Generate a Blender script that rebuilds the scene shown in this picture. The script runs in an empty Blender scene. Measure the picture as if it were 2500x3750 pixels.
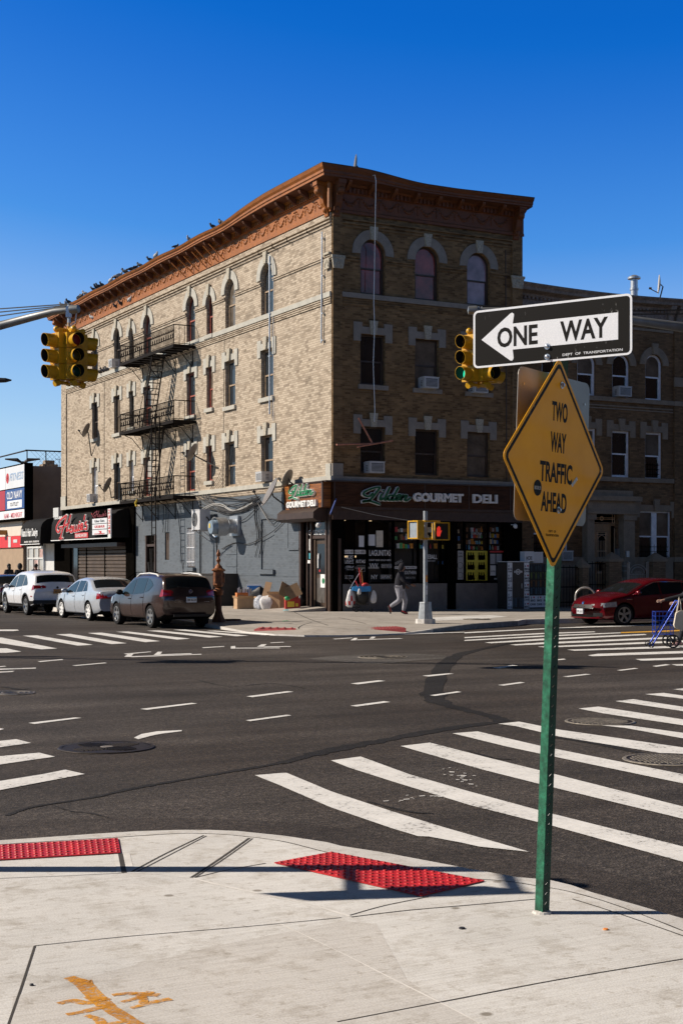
import bpy, bmesh, math, random
from mathutils import Vector as V, Matrix as Mx
from mathutils.geometry import tessellate_polygon
R=math.radians; PI=math.pi
rnd=random.Random(7)
sc=bpy.context.scene; COL=sc.collection
# ---------------------------------------------------------------- camera numbers
F=50/24*2500; CX=1250.0; HY=2066.0
YAW=R(28.36); ca,sa=math.cos(YAW),math.sin(YAW)
EX=V((ca,-sa,0)); EY=V((sa,ca,0))
CO=V((0,0,1.9))-EX*-0.372-EY*52.4
def ray(x,y): return EX*((x-CX)/F)+EY+V((0,0,(HY-y)/F))
def gp(x,y,z=0.0): r=ray(x,y); return CO+r*((z-CO.z)/r.z)      # photo pixel -> point on a level plane
def dp(x,y,d): return CO+ray(x,y)*d                             # photo pixel -> point at a depth
def lf(x,y,o=0): r=ray(x,y); p=CO+r*((-o-CO.x)/r.x); return p.y,p.z   # on the long facade
def rf(x,y,o=0): r=ray(x,y); p=CO+r*((-o-CO.y)/r.y); return p.x,p.z   # on the short facade
def cw(x,d,z): return CO*1+EX*x+EY*d+V((0,0,z-CO.z))            # camera-aligned metres -> world
# ---------------------------------------------------------------- materials
MATS={}
def nt(name):
    m=bpy.data.materials.new(name); m.use_nodes=True; t=m.node_tree; b=t.nodes['Principled BSDF']
    return m,t,b
def N(t,ty,**k):
    n=t.nodes.new(ty)
    for a,v in k.items(): setattr(n,a,v)
    return n
def ramp(t,src,stops,interp='LINEAR'):
    r=N(t,'ShaderNodeValToRGB'); r.color_ramp.interpolation=interp
    e=r.color_ramp.elements
    while len(e)<len(stops): e.new(.5)
    for i,(p,c) in enumerate(stops): e[i].position=p; e[i].color=(*c,1) if len(c)==3 else c
    t.links.new(src,r.inputs[0]); return r.outputs[0]
def noise(t,vec,scale,detail=4,rough=.6):
    n=N(t,'ShaderNodeTexNoise'); n.inputs['Scale'].default_value=scale; n.inputs['Detail'].default_value=detail; n.inputs['Roughness'].default_value=rough
    if vec: t.links.new(vec,n.inputs['Vector'])
    return n.outputs['Fac']
def mulc(t,a,b,f=1,mode='MULTIPLY'):
    m=N(t,'ShaderNodeMix',data_type='RGBA',blend_type=mode); 
    if isinstance(f,(int,float)): m.inputs[0].default_value=f
    else: t.links.new(f,m.inputs[0])
    for i,s in ((6,a),(7,b)):
        if isinstance(s,tuple): m.inputs[i].default_value=(*s[:3],1)
        else: t.links.new(s,m.inputs[i])
    return m.outputs[2]
def bump(t,b,h,st=.3,dist=.01):
    n=N(t,'ShaderNodeBump'); n.inputs['Strength'].default_value=st; n.inputs['Distance'].default_value=dist
    t.links.new(h,n.inputs['Height']); t.links.new(n.outputs[0],b.inputs['Normal'])
def pm(name,col,rough=.6,metal=0,var=.18,scale=4,bmp=0,coat=0,spec=.5,fine=None,stretch=None):
    if name in MATS: return MATS[name]
    m,t,b=nt(name)
    tc=N(t,'ShaderNodeTexCoord').outputs['Object']
    if stretch:
        mp=N(t,'ShaderNodeMapping'); mp.inputs['Scale'].default_value=stretch; t.links.new(tc,mp.inputs[0]); tc=mp.outputs[0]
    f=noise(t,tc,scale,5)
    lo=tuple(c*(1-var) for c in col); hi=tuple(min(1,c*(1+var)) for c in col)
    c=ramp(t,f,[(.3,lo),(.7,hi)])
    if fine:
        g=noise(t,tc,fine[0],2); c=mulc(t,c,ramp(t,g,[(.3,(1-fine[1],)*3),(.7,(1,1,1))]))
    t.links.new(c,b.inputs['Base Color'])
    b.inputs['Roughness'].default_value=rough; b.inputs['Metallic'].default_value=metal
    b.inputs['Specular IOR Level'].default_value=spec
    if coat: b.inputs['Coat Weight'].default_value=coat; b.inputs['Coat Roughness'].default_value=.04
    if bmp: bump(t,b,noise(t,tc,scale*6,4),bmp)
    MATS[name]=m; return m
def wallvec(t):
    """(along the wall, height) for walls that face either street"""
    g=N(t,'ShaderNodeNewGeometry'); s=N(t,'ShaderNodeSeparateXYZ'); t.links.new(g.outputs['Position'],s.inputs[0])
    n=N(t,'ShaderNodeSeparateXYZ'); t.links.new(g.outputs['Normal'],n.inputs[0])
    ab=N(t,'ShaderNodeMath',operation='ABSOLUTE'); t.links.new(n.outputs[0],ab.inputs[0])
    gt=N(t,'ShaderNodeMath',operation='GREATER_THAN'); t.links.new(ab.outputs[0],gt.inputs[0]); gt.inputs[1].default_value=.6
    mx=N(t,'ShaderNodeMix'); t.links.new(gt.outputs[0],mx.inputs[0]); t.links.new(s.outputs[0],mx.inputs[2]); t.links.new(s.outputs[1],mx.inputs[3])
    c=N(t,'ShaderNodeCombineXYZ'); t.links.new(mx.outputs[0],c.inputs[0]); t.links.new(s.outputs[2],c.inputs[1])
    return c.outputs[0]
def brickmat(name,c1,c2,mortar,bw=.225,rh=.072,ms=.007,bias=-.2,stain=.35,bmp=.4,rough=.85,dark=.5):
    m,t,b=nt(name); v=wallvec(t)
    br=N(t,'ShaderNodeTexBrick'); br.offset=.5; t.links.new(v,br.inputs['Vector'])
    I=br.inputs; I['Color1'].default_value=(*c1,1); I['Color2'].default_value=(*c2,1); I['Mortar'].default_value=(*mortar,1)
    I['Scale'].default_value=1; I['Mortar Size'].default_value=ms; I['Mortar Smooth'].default_value=.1; I['Bias'].default_value=bias
    I['Brick Width'].default_value=bw; I['Row Height'].default_value=rh
    # second brick grid of the same size picks the odd dark bricks
    b2=N(t,'ShaderNodeTexBrick'); b2.offset=.5; t.links.new(v,b2.inputs['Vector'])
    J=b2.inputs; J['Color1'].default_value=(1,1,1,1); J['Color2'].default_value=(0,0,0,1); J['Mortar'].default_value=(1,1,1,1)
    J['Scale'].default_value=1; J['Mortar Size'].default_value=0; J['Bias'].default_value=0; J['Brick Width'].default_value=bw; J['Row Height'].default_value=rh
    k=ramp(t,b2.outputs['Color'],[(.13,(dark*.62,dark*.56,dark*.48)),(.34,(dark*1.6,dark*1.55,dark*1.48)),(.52,(1,1,1))])
    n1=noise(t,v,.9,6,.65); c=mulc(t,br.outputs['Color'],ramp(t,n1,[(.28,(1-stain,)*3),(.62,(1.0,1.0,1.0))]))
    mp=N(t,'ShaderNodeMapping'); mp.inputs['Scale'].default_value=(.55,3.2,1); t.links.new(v,mp.inputs[0]); n2=noise(t,mp.outputs[0],1.5,3); kk=mulc(t,k,(1,1,1),ramp(t,n2,[(.34,(.55,.55,.55)),(.62,(1,1,1))]),'MIX')
    c=mulc(t,c,kk)
    t.links.new(c,b.inputs['Base Color']); b.inputs['Roughness'].default_value=rough; b.inputs['Specular IOR Level'].default_value=.25
    inv=N(t,'ShaderNodeMath',operation='SUBTRACT'); inv.inputs[0].default_value=1; t.links.new(br.outputs['Fac'],inv.inputs[1])
    bump(t,b,inv.outputs[0],bmp,.012)
    MATS[name]=m; return m
def glassmat(name,tint=(.9,.95,.95),k=1.0):
    m=bpy.data.materials.new(name); m.use_nodes=True; t=m.node_tree; t.nodes.clear()
    o=N(t,'ShaderNodeOutputMaterial'); tr=N(t,'ShaderNodeBsdfTransparent'); tr.inputs[0].default_value=(*tint,1)
    gl=N(t,'ShaderNodeBsdfGlossy'); gl.inputs['Roughness'].default_value=.03; gl.inputs[0].default_value=(.8*k,.85*k,.9*k,1)
    fr=N(t,'ShaderNodeFresnel'); fr.inputs[0].default_value=1.45
    mx=N(t,'ShaderNodeMixShader'); t.links.new(fr.outputs[0],mx.inputs[0]); t.links.new(tr.outputs[0],mx.inputs[1]); t.links.new(gl.outputs[0],mx.inputs[2])
    t.links.new(mx.outputs[0],o.inputs[0]); MATS[name]=m; return m
def emis(name,col,st,base=(.02,.02,.02)):
    m,t,b=nt(name); b.inputs['Base Color'].default_value=(*base,1); b.inputs['Emission Color'].default_value=(*col,1); b.inputs['Emission Strength'].default_value=st
    MATS[name]=m; return m
# ---------------------------------------------------------------- mesh builder
class Fm:
    """a flat frame: u along, v up, d outward; td = reading direction along u"""
    def __init__(s,O,U,Vv,Nn,td=1): s.O,s.U,s.V,s.N,s.td=V(O),V(U),V(Vv),V(Nn),td
    def p(s,u,v,d=0): return s.O+s.U*u+s.V*v+s.N*d
LFm=Fm((0,0,0),(0,1,0),(0,0,1),(-1,0,0),-1)
RFm=Fm((0,0,0),(1,0,0),(0,0,1),(0,-1,0),1)
GFm=Fm((0,0,0),(1,0,0),(0,1,0),(0,0,1),1)
def text_geo(s,bold=0,sp=1.0,shear=0):
    cu=bpy.data.curves.new('t','FONT'); cu.body=s; cu.size=1; cu.extrude=.5; cu.offset=bold; cu.space_character=sp; cu.shear=shear; cu.resolution_u=3
    cu.align_x='CENTER'
    ob=bpy.data.objects.new('t',cu); COL.objects.link(ob)
    dg=bpy.context.evaluated_depsgraph_get(); dg.update()
    me=bpy.data.meshes.new_from_object(ob.evaluated_get(dg))
    vs=[tuple(v.co) for v in me.vertices]; fs=[tuple(p.vertices) for p in me.polygons]
    bpy.data.objects.remove(ob); bpy.data.curves.remove(cu); bpy.data.meshes.remove(me)
    return vs,fs
class MB:
    def __init__(s): s.v=[]; s.f=[]; s.m=[]; s.k=0; s.c=[]
    def mat(s,k): s.k=k; return s
    def cut(s): s.c.append((len(s.v),len(s.f))); return s
    def add(s,vs,fs,k=None):
        b=len(s.v); s.v+= [V(x) for x in vs]
        for f in fs: s.f.append(tuple(i+b for i in f)); s.m.append(s.k if k is None else k)
        return s
    def quad(s,*p): return s.add(p,[tuple(range(len(p)))])
    def box(s,a,b):
        x0,y0,z0=a; x1,y1,z1=b
        return s.add([(x0,y0,z0),(x1,y0,z0),(x1,y1,z0),(x0,y1,z0),(x0,y0,z1),(x1,y0,z1),(x1,y1,z1),(x0,y1,z1)],
            [(0,3,2,1),(4,5,6,7),(0,1,5,4),(1,2,6,5),(2,3,7,6),(3,0,4,7)])
    def hexa(s,p8): return s.add(p8,[(0,3,2,1),(4,5,6,7),(0,1,5,4),(1,2,6,5),(2,3,7,6),(3,0,4,7)])
    def fbox(s,f,u0,u1,v0,v1,d0,d1):
        return s.hexa([f.p(u0,v0,d0),f.p(u1,v0,d0),f.p(u1,v0,d1),f.p(u0,v0,d1),f.p(u0,v1,d0),f.p(u1,v1,d0),f.p(u1,v1,d1),f.p(u0,v1,d1)])
    def fpoly(s,f,pts,d0,d1,back=True):
        n=len(pts); A=[f.p(u,v,d1) for u,v in pts]; B=[f.p(u,v,d0) for u,v in pts]
        fs=[tuple(range(n))]
        if d1!=d0:
            fs+=[(i,i+n,(i+1)%n+n,(i+1)%n) for i in range(n)]
            if back: fs.append(tuple(range(2*n-1,n-1,-1)))
            return s.add(A+B,fs)
        return s.add(A,fs)
    def ftext(s,f,txt,u,v,w,h,d0,dep,bold=0,sp=1.0,shear=0,rot=0):
        vs,fs=text_geo(txt,bold,sp,shear)
        if not vs: return s
        xs=[a[0] for a in vs]; ys=[a[1] for a in vs]
        sx=w/(max(xs)-min(xs)); sy=h/(max(ys)-min(ys)) if h else sx
        mx=(max(xs)+min(xs))/2; my=(max(ys)+min(ys))/2
        c,q=math.cos(rot),math.sin(rot); o=[]
        for a in vs:
            x=(a[0]-mx)*sx; y=(a[1]-my)*sy
            o.append(f.p(u+f.td*(x*c-y*q),v+x*q+y*c,d0+dep*(a[2]+.5)))
        return s.add(o,fs)
    def tube(s,pts,r,n=8,cap=True,up=None):
        pts=[V(p) for p in pts]; L=len(pts); rs=r if isinstance(r,(list,tuple)) else [r]*L
        b=len(s.v); pa=None
        for i in range(L):
            d=(pts[min(i+1,L-1)]-pts[max(i-1,0)]).normalized()
            if pa is None: 
                a=V((0,0,1)) if abs(d.z)<.9 else V((1,0,0))
                pa=d.cross(a).normalized()
            else: pa=(pa-d*pa.dot(d)).normalized()
            q=d.cross(pa)
            for j in range(n):
                t=2*PI*j/n; s.v.append(pts[i]+(pa*math.cos(t)+q*math.sin(t))*rs[i])
        for i in range(L-1):
            for j in range(n):
                s.f.append((b+i*n+j,b+i*n+(j+1)%n,b+(i+1)*n+(j+1)%n,b+(i+1)*n+j)); s.m.append(s.k)
        if cap:
            s.f.append(tuple(b+j for j in range(n-1,-1,-1))); s.m.append(s.k)
            s.f.append(tuple(b+(L-1)*n+j for j in range(n))); s.m.append(s.k)
        return s
    def lathe(s,prof,c,n=16,ax=(0,0,1),a0=0,a1=2*PI,cap=True):
        ax=V(ax).normalized(); a=V((1,0,0)) if abs(ax.x)<.9 else V((0,1,0)); p=ax.cross(a).normalized(); q=ax.cross(p)
        b=len(s.v); c=V(c); full=abs(a1-a0-2*PI)<1e-6; nn=n if full else n+1
        for r,z in prof:
            for j in range(nn):
                t=a0+(a1-a0)*j/n; s.v.append(c+ax*z+(p*math.cos(t)+q*math.sin(t))*r)
        for i in range(len(prof)-1):
            for j in range(n):
                j2=(j+1)%nn
                s.f.append((b+i*nn+j,b+i*nn+j2,b+(i+1)*nn+j2,b+(i+1)*nn+j)); s.m.append(s.k)
        if cap and full:
            if prof[0][0]>1e-5: s.f.append(tuple(b+j for j in range(nn-1,-1,-1))); s.m.append(s.k)
            if prof[-1][0]>1e-5: s.f.append(tuple(b+(len(prof)-1)*nn+j for j in range(nn))); s.m.append(s.k)
        return s
    def ell(s,c,r,n=10,rot=None):
        prof=[(math.sin(PI*i/n),-math.cos(PI*i/n)) for i in range(n+1)]
        b=len(s.v); s.lathe(prof,(0,0,0),n+2)
        for i in range(b,len(s.v)):
            p=V((s.v[i].x*r[0],s.v[i].y*r[1],s.v[i].z*r[2]))
            if rot: p=rot@p
            s.v[i]=p+V(c)
        return s
    def holes(s,f,outer,hs,d,rev=0,k2=None):
        """flat face with holes, and reveals going rev inward"""
        loops=[[V((u,v,0)) for u,v in outer]]+[[V((u,v,0)) for u,v in h] for h in hs]
        tri=tessellate_polygon(loops); flat=[p for l in loops for p in l]
        s.add([f.p(p.x,p.y,d) for p in flat],[tuple(t) for t in tri])
        if rev:
            for h in hs:
                n=len(h); s.add([f.p(u,v,d) for u,v in h]+[f.p(u,v,d-rev) for u,v in h],[(i,(i+1)%n,(i+1)%n+n,i+n) for i in range(n)],k2)
        return s
    def xf(s,M,a=0):
        for i in range(a,len(s.v)): s.v[i]=M@s.v[i]
        return s
    def each(s,name,mats,parent,**k):
        """every piece added since the last cut() becomes a part of its own"""
        a=(0,0); out=[]
        for c in sorted(set(s.c+[(len(s.v),len(s.f))])):
            if c[1]>a[1]:
                q=MB(); q.v=s.v[a[0]:c[0]]; q.f=[tuple(i-a[0] for i in f) for f in s.f[a[1]:c[1]]]; q.m=s.m[a[1]:c[1]]
                out.append(q.build(name,mats,parent,**k))
            a=c
        return out
    def build(s,name,mats,parent=None,loc=None,smooth=None,world=True,fix=True):
        if not isinstance(mats,(list,tuple)): mats=[mats]
        off=V((0,0,0))
        if loc is not None: off=V(loc)
        elif parent is not None and world: off=wloc(parent)
        me=bpy.data.meshes.new(name); me.from_pydata([tuple(p-off) for p in s.v],[],s.f)
        for m in mats: me.materials.append(m)
        me.polygons.foreach_set('material_index',s.m)
        if fix:
            bm=bmesh.new(); bm.from_mesh(me); bmesh.ops.recalc_face_normals(bm,faces=bm.faces); bm.to_mesh(me); bm.free()
        if smooth is not None:
            me.polygons.foreach_set('use_smooth',[True]*len(me.polygons)); me.set_sharp_from_angle(angle=R(smooth))
        me.update(); o=bpy.data.objects.new(name,me); COL.objects.link(o)
        if parent is not None: o.parent=parent
        if loc is not None: o.location=off if parent is None else off-wloc(parent)
        return o
def wloc(o):
    p=V((0,0,0))
    while o is not None: p+=o.location; o=o.parent
    return p
def tag(o,label=None,cat=None,group=None,kind=None):
    if label: o['label']=label
    if cat: o['category']=cat
    if group: o['group']=group
    if kind: o['kind']=kind
    return o
def thing(name,label,cat,loc=(0,0,0),group=None):
    o=bpy.data.objects.new(name,None); o.empty_display_size=.2; COL.objects.link(o); o.location=loc
    return tag(o,label,cat,group)
def struct(o,label=None,cat=None): 
    o['kind']='structure'
    if label: o['label']=label
    if cat: o['category']=cat
    return o
def kids(o): return [c for c in bpy.data.objects if c.parent==o]
def copy_tree(o,parent=None,ch=None):
    if ch is None:
        ch={}
        for c in bpy.data.objects:
            if c.parent: ch.setdefault(c.parent.name,[]).append(c)
    c=o.copy(); COL.objects.link(c); c.parent=parent
    for k in ch.get(o.name,[]): copy_tree(k,c,ch)
    return c
def arc(cx,cz,r,a0,a1,n): return [(cx+r*math.cos(a0+(a1-a0)*i/n),cz+r*math.sin(a0+(a1-a0)*i/n)) for i in range(n+1)]
def strokes(mb,f,paths,u,v,w,h,wd,d0,dep,shear=0):
    """hand lettering: each path a polyline in a 0..1 box (y up), swept with a flat pen"""
    for pth in paths:
        P=[]
        n=len(pth)
        for i in range(n-1):      # catmull-rom
            p0,p1,p2,p3=[V((*pth[min(max(i+j,0),n-1)],0)) for j in (-1,0,1,2)]
            for q in range(5):
                t=q/5; P.append(.5*((2*p1)+(p2-p0)*t+(2*p0-5*p1+4*p2-p3)*t*t+(3*p1-p0-3*p2+p3)*t**3))
        P.append(V((*pth[-1],0)))
        P=[V((p.x*w+shear*p.y*h-w/2,p.y*h-h/2,0)) for p in P]
        Lr=[]
        for i in range(len(P)):
            d=P[min(i+1,len(P)-1)]-P[max(i-1,0)]
            d=d.normalized() if d.length>1e-6 else V((1,0,0))
            nn=V((-d.y,d.x,0)); ww=wd*(.62+.38*abs(d.y))/2
            Lr.append((P[i]+nn*ww,P[i]-nn*ww))
        # round ends by stretching half a pen width
        d=(P[0]-P[1]).normalized()*wd*.3; Lr.insert(0,(Lr[0][0]*.65+Lr[0][1]*.35+d,Lr[0][1]*.65+Lr[0][0]*.35+d))
        d=(P[-1]-P[-2]).normalized()*wd*.3; Lr.append((Lr[-1][0]*.65+Lr[-1][1]*.35+d,Lr[-1][1]*.65+Lr[-1][0]*.35+d))
        b=len(mb.v)
        for a,c in Lr:
            for q in (a,c):
                mb.v.append(f.p(u+f.td*q.x,v+q.y,d0+dep)); mb.v.append(f.p(u+f.td*q.x,v+q.y,d0))
        fs=[]
        for i in range(len(Lr)-1):
            a=b+4*i; c=a+4
            fs+=[(a,a+2,c+2,c),(a,c,c+1,a+1),(a+2,a+3,c+3,c+2)]
        fs+=[(b,b+1,b+3,b+2),(b+4*len(Lr)-4,b+4*len(Lr)-2,b+4*len(Lr)-1,b+4*len(Lr)-3)]
        for q in fs: mb.f.append(q); mb.m.append(mb.k)
# ---------------------------------------------------------------- camera, sun, sky
cam=bpy.data.cameras.new('camera'); co=bpy.data.objects.new('camera',cam); COL.objects.link(co); sc.camera=co
cam.sensor_fit='HORIZONTAL'; cam.sensor_width=24; cam.lens=50; cam.shift_y=(HY-1875)/2500; cam.clip_end=5000; cam.clip_start=.1
co.location=CO; co.rotation_euler=(PI/2,0,-YAW)
SE=R(33.8); sd=-EX*math.cos(SE)+V((0,0,math.sin(SE)))           # towards the sun
sun=bpy.data.lights.new('sun','SUN'); sun.energy=5.0; sun.angle=R(.5); sun.color=(1,.90,.79)
so=bpy.data.objects.new('sun',sun); COL.objects.link(so); so.rotation_euler=sd.to_track_quat('Z','Y').to_euler(); so.location=(0,0,60)
w=bpy.data.worlds.new('World'); sc.world=w; w.use_nodes=True; t=w.node_tree; bg=t.nodes['Background']
sky=N(t,'ShaderNodeTexSky',sky_type='NISHITA'); sky.sun_disc=False; sky.sun_elevation=SE; sky.sun_rotation=math.atan2(sd.x,sd.y)
sky.altitude=0; sky.air_density=1.0; sky.dust_density=0; sky.ozone_density=6.0
sp=N(t,'ShaderNodeSeparateColor'); t.links.new(sky.outputs[0],sp.inputs[0]); cb=N(t,'ShaderNodeCombineColor')
CURVE=([(0,0),(.116,.003),(.128,.014),(.172,.057),(.207,.160),(.347,.34),(.6,.43)],[(0,0),(.2274,.108),(.255,.138),(.329,.236),(.388,.345),(.564,.53),(.9,.60)],[(0,0),(.452,.471),(.508,.536),(.584,.626),(.66,.690),(.75,.73),(1,.75)])
for i,cv in enumerate(CURVE):   # deep polarised blue of a clear winter noon
    a=N(t,'ShaderNodeMath',operation='MULTIPLY'); a.inputs[1].default_value=.12; t.links.new(sp.outputs[i],a.inputs[0])
    q=ramp(t,a.outputs[0],[(x,(y,y,y)) for x,y in cv]); c=N(t,'ShaderNodeMath',operation='MULTIPLY'); c.inputs[1].default_value=10; t.links.new(q,c.inputs[0]); t.links.new(c.outputs[0],cb.inputs[i])
gz=N(t,'ShaderNodeTexCoord'); sz=N(t,'ShaderNodeSeparateXYZ'); t.links.new(gz.outputs['Generated'],sz.inputs[0])
zen=ramp(t,sz.outputs[2],[(.375,(0,0,0)),(.47,(1,1,1))]); t.links.new(mulc(t,cb.outputs[0],(.10,.102,.11),zen,'MIX'),bg.inputs[0]); bg.inputs[1].default_value=.1  # sky above the view swapped for neutral grey, cutting blue fill in shadows
sc.view_settings.view_transform='Standard'; sc.view_settings.look='None'; sc.view_settings.gamma=1; sc.view_settings.exposure=.3
sc.render.film_transparent=False
try: sc.cycles.use_denoising=True
except Exception: pass
# ---------------------------------------------------------------- ground materials
def asphaltmat(name,base,var=.3,speck=.5,warm=(1,1,1),crack=True):
    m,t,b=nt(name); tc=N(t,'ShaderNodeTexCoord').outputs['Object']
    c=ramp(t,noise(t,tc,.35,6,.6),[(.3,tuple(x*(1-var) for x in base)),(.7,tuple(x*(1+var) for x in base))]); c=mulc(t,c,ramp(t,noise(t,tc,.11,5,.65),[(.36,(.74,.67,.61)),(.5,(1,1,1)),(.64,(1.26,1.28,1.31))])); c=mulc(t,c,ramp(t,noise(t,tc,1.3,5,.7),[(.22,(.55,.52,.5)),(.36,(1,1,1))]))
    vo=N(t,'ShaderNodeTexVoronoi'); vo.inputs['Scale'].default_value=70; t.links.new(tc,vo.inputs['Vector'])
    c=mulc(t,c,ramp(t,vo.outputs['Color'],[(.25,(1-speck,)*3),(.75,(1.0,)*3),(.93,(1+speck*1.6,)*3)]))
    g=noise(t,tc,16,3,.7); c=mulc(t,c,ramp(t,g,[(.3,(.5,.48,.46)),(.52,(1,1,1)),(.72,(1.6,1.58,1.55))]))
    # tyre wear and oil along both streets
    mp=N(t,'ShaderNodeMapping'); mp.inputs['Scale'].default_value=(.25,2.2,1); t.links.new(tc,mp.inputs[0])
    c=mulc(t,c,ramp(t,noise(t,mp.outputs[0],.5,4,.6),[(.33,(.62,.59,.56)),(.62,(1.22,1.22,1.23))]))
    t.links.new(c,b.inputs['Base Color']); b.inputs['Roughness'].default_value=.82; b.inputs['Specular IOR Level'].default_value=.35
    bump(t,b,vo.outputs['Distance'],.55,.01); MATS[name]=m; return m
M_road=asphaltmat('asphalt',(.068,.056,.047)); M_road2=asphaltmat('asphalt_new',(.048,.038,.031),.3,.4); M_patch=asphaltmat('asphalt_patch',(.10,.09,.08),.2,.4)
M_tar=asphaltmat('tar',(.017,.0145,.013),.2,.2)
def paintmat(name,col,wear=.25):
    m,t,b=nt(name); tc=N(t,'ShaderNodeTexCoord').outputs['Object']
    f=noise(t,tc,2.2,7,.72); g=noise(t,tc,28,4,.7); ad=N(t,'ShaderNodeMath',operation='ADD'); t.links.new(f,ad.inputs[0]); t.links.new(g,ad.inputs[1])
    hv=N(t,'ShaderNodeMath',operation='MULTIPLY'); hv.inputs[1].default_value=.5; t.links.new(ad.outputs[0],hv.inputs[0])
    c=ramp(t,hv.outputs[0],[(wear,(.07,.06,.055)),(wear+.05,tuple(x*.78 for x in col)),(wear+.22,col)])
    t.links.new(c,b.inputs['Base Color']); b.inputs['Roughness'].default_value=.7; MATS[name]=m; return m
M_white=paintmat('road_paint_white',(.84,.82,.78),.385); M_yel=paintmat('road_paint_yellow',(.70,.36,.03),.34)
def concmat(name,col,var=.14,streak=True):
    m,t,b=nt(name); tc=N(t,'ShaderNodeTexCoord').outputs['Object']
    c=ramp(t,noise(t,tc,.55,7,.68),[(.3,tuple(x*(1-var) for x in col)),(.68,tuple(min(.9,x*(1+var*.7)) for x in col))])
    c=mulc(t,c,ramp(t,noise(t,tc,4.5,6,.75),[(.3,(.74,.71,.67)),(.5,(1,1,1))]))
    c=mulc(t,c,ramp(t,noise(t,tc,14,4,.7),[(.28,(.72,.69,.65)),(.44,(1,1,1))]))
    c=mulc(t,c,ramp(t,noise(t,tc,120,2,.6),[(.3,(.80,.79,.78)),(.6,(1.05,1.05,1.05))]))
    vo=N(t,'ShaderNodeTexVoronoi'); vo.inputs['Scale'].default_value=2.3; t.links.new(tc,vo.inputs['Vector'])     # gum spots
    c=mulc(t,c,ramp(t,vo.outputs['Distance'],[(.045,(.45,.42,.38)),(.075,(1,1,1))]))
    if streak:
        mp=N(t,'ShaderNodeMapping'); mp.inputs['Rotation'].default_value=(0,0,R(25)); mp.inputs['Scale'].default_value=(2,60,1); t.links.new(tc,mp.inputs[0])
        c=mulc(t,c,ramp(t,noise(t,mp.outputs[0],1,3),[(.3,(.88,.87,.86)),(.6,(1.03,1.03,1.03))]))
    t.links.new(c,b.inputs['Base Color']); b.inputs['Roughness'].default_value=.85; b.inputs['Specular IOR Level'].default_value=.25
    bump(t,b,noise(t,tc,60,4,.7),.25,.006); MATS[name]=m; return m
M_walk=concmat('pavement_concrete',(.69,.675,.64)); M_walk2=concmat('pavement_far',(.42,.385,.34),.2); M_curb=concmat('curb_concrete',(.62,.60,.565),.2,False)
M_walk3=concmat('pavement_stained',(.615,.59,.55)); M_steel=pm('curb_steel',(.22,.215,.21),.6,.1,.35,6); M_joint=pm('joint_dark',(.05,.043,.036),.9); M_jlight=pm('joint_light',(.72,.69,.64),.8)
# ---------------------------------------------------------------- road
mb=MB(); mb.quad((-700,-700,0),(900,-700,0),(900,900,0),(-700,900,0)); struct(mb.build('road',M_road,loc=(0,0,0)))
ZN=.10; ZF=.15
cA=lambda x,y:(x/1.2544,2250+y/1.2544); cB=lambda x,y:(1250+x/1.2544,2250+y/1.2544)
cC=lambda x,y:(x/1.2544,2950+y/1.2544); cD=lambda x,y:(1250+x/1.2544,2950+y/1.2544)
cR=lambda x,y:(1700+x/1.96,1650+y/1.96); cG=lambda x,y:(1200+x/2.24,1650+y/2.24); cF=lambda x,y:(x*1.59439,y*1.59439)
def flat(mb,pts,z): 
    P=[gp(*p,z) for p in pts]; tri=tessellate_polygon([P]); mb.add(P,[tuple(q) for q in tri]); return mb
def ribbon(mb,pts,z,wd,jit=0):
    P=[gp(*p,z) if not isinstance(p,V) else p for p in pts]; n=len(P); Q=[]
    for i in range(n-1):
        p0,p1,p2,p3=[P[min(max(i+j,0),n-1)] for j in (-1,0,1,2)]
        for q in range(6):
            u=q/6; Q.append(.5*((2*p1)+(p2-p0)*u+(2*p0-5*p1+4*p2-p3)*u*u+(3*p1-p0-3*p2+p3)*u**3))
    Q.append(P[-1]); b=len(mb.v)
    for i,p in enumerate(Q):
        d=(Q[min(i+1,len(Q)-1)]-Q[max(i-1,0)]); d.z=0; d.normalize(); nn=V((-d.y,d.x,0)); ww=(wd[min(int(i/6),len(wd)-1)] if isinstance(wd,list) else wd)/2*(1+jit*rnd.uniform(-1,1))
        mb.v+=[p+nn*ww,p-nn*ww]
    for i in range(len(Q)-1): mb.f.append((b+2*i,b+2*i+1,b+2*i+3,b+2*i+2)); mb.m.append(mb.k)
    return mb
# darker gutter strip along the near corner, seams, patch
mb=MB(); top=[cC(-300,95),cC(0,72),cC(300,63),cC(560,60),cC(830,60),cC(1100,66),cC(1300,76),cC(1568,103),cD(180,142),cD(600,212),cD(850,235),cD(1100,275),cD(1300,330),cD(1568,405),cD(2200,600)]
bot=[cD(2200,900),cD(1568,560),cD(1150,440),cD(700,360),cD(180,240),cC(1300,170),cC(1000,150),cC(500,160),cC(0,190),cC(-300,220)]
flat(mb,top+bot,.004); struct(mb.build('gutter_strip',M_road2))
mb=MB(); flat(mb,[cB(-150,205),cB(-60,192),cB(0,188),cB(150,181),cB(320,178),cB(500,192),cB(470,204),cB(330,214),cB(180,228),cB(60,223),cB(-60,213)],.004); struct(mb.build('road_patch',M_patch))
mb=MB()
ribbon(mb,[cA(30,925),cA(150,885),cA(420,842),cA(600,802),cA(850,758),cA(1100,715),cA(1300,680),cA(1440,643),cA(1568,615),cB(180,581),cB(400,540),cB(600,509),cB(745,492)],.004,[.05,.06,.06,.07,.08,.1,.13,.2,.22,.2,.2,.18],.35)
ribbon(mb,[cB(745,491),cB(690,468),cB(560,437),cB(450,405),cB(422,372),cB(430,310),cB(468,240),cB(530,190),cB(620,165),cB(830,120)],.0045,[.22,.22,.22,.3,.34,.34,.3,.26,.2,.12],.25)
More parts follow.
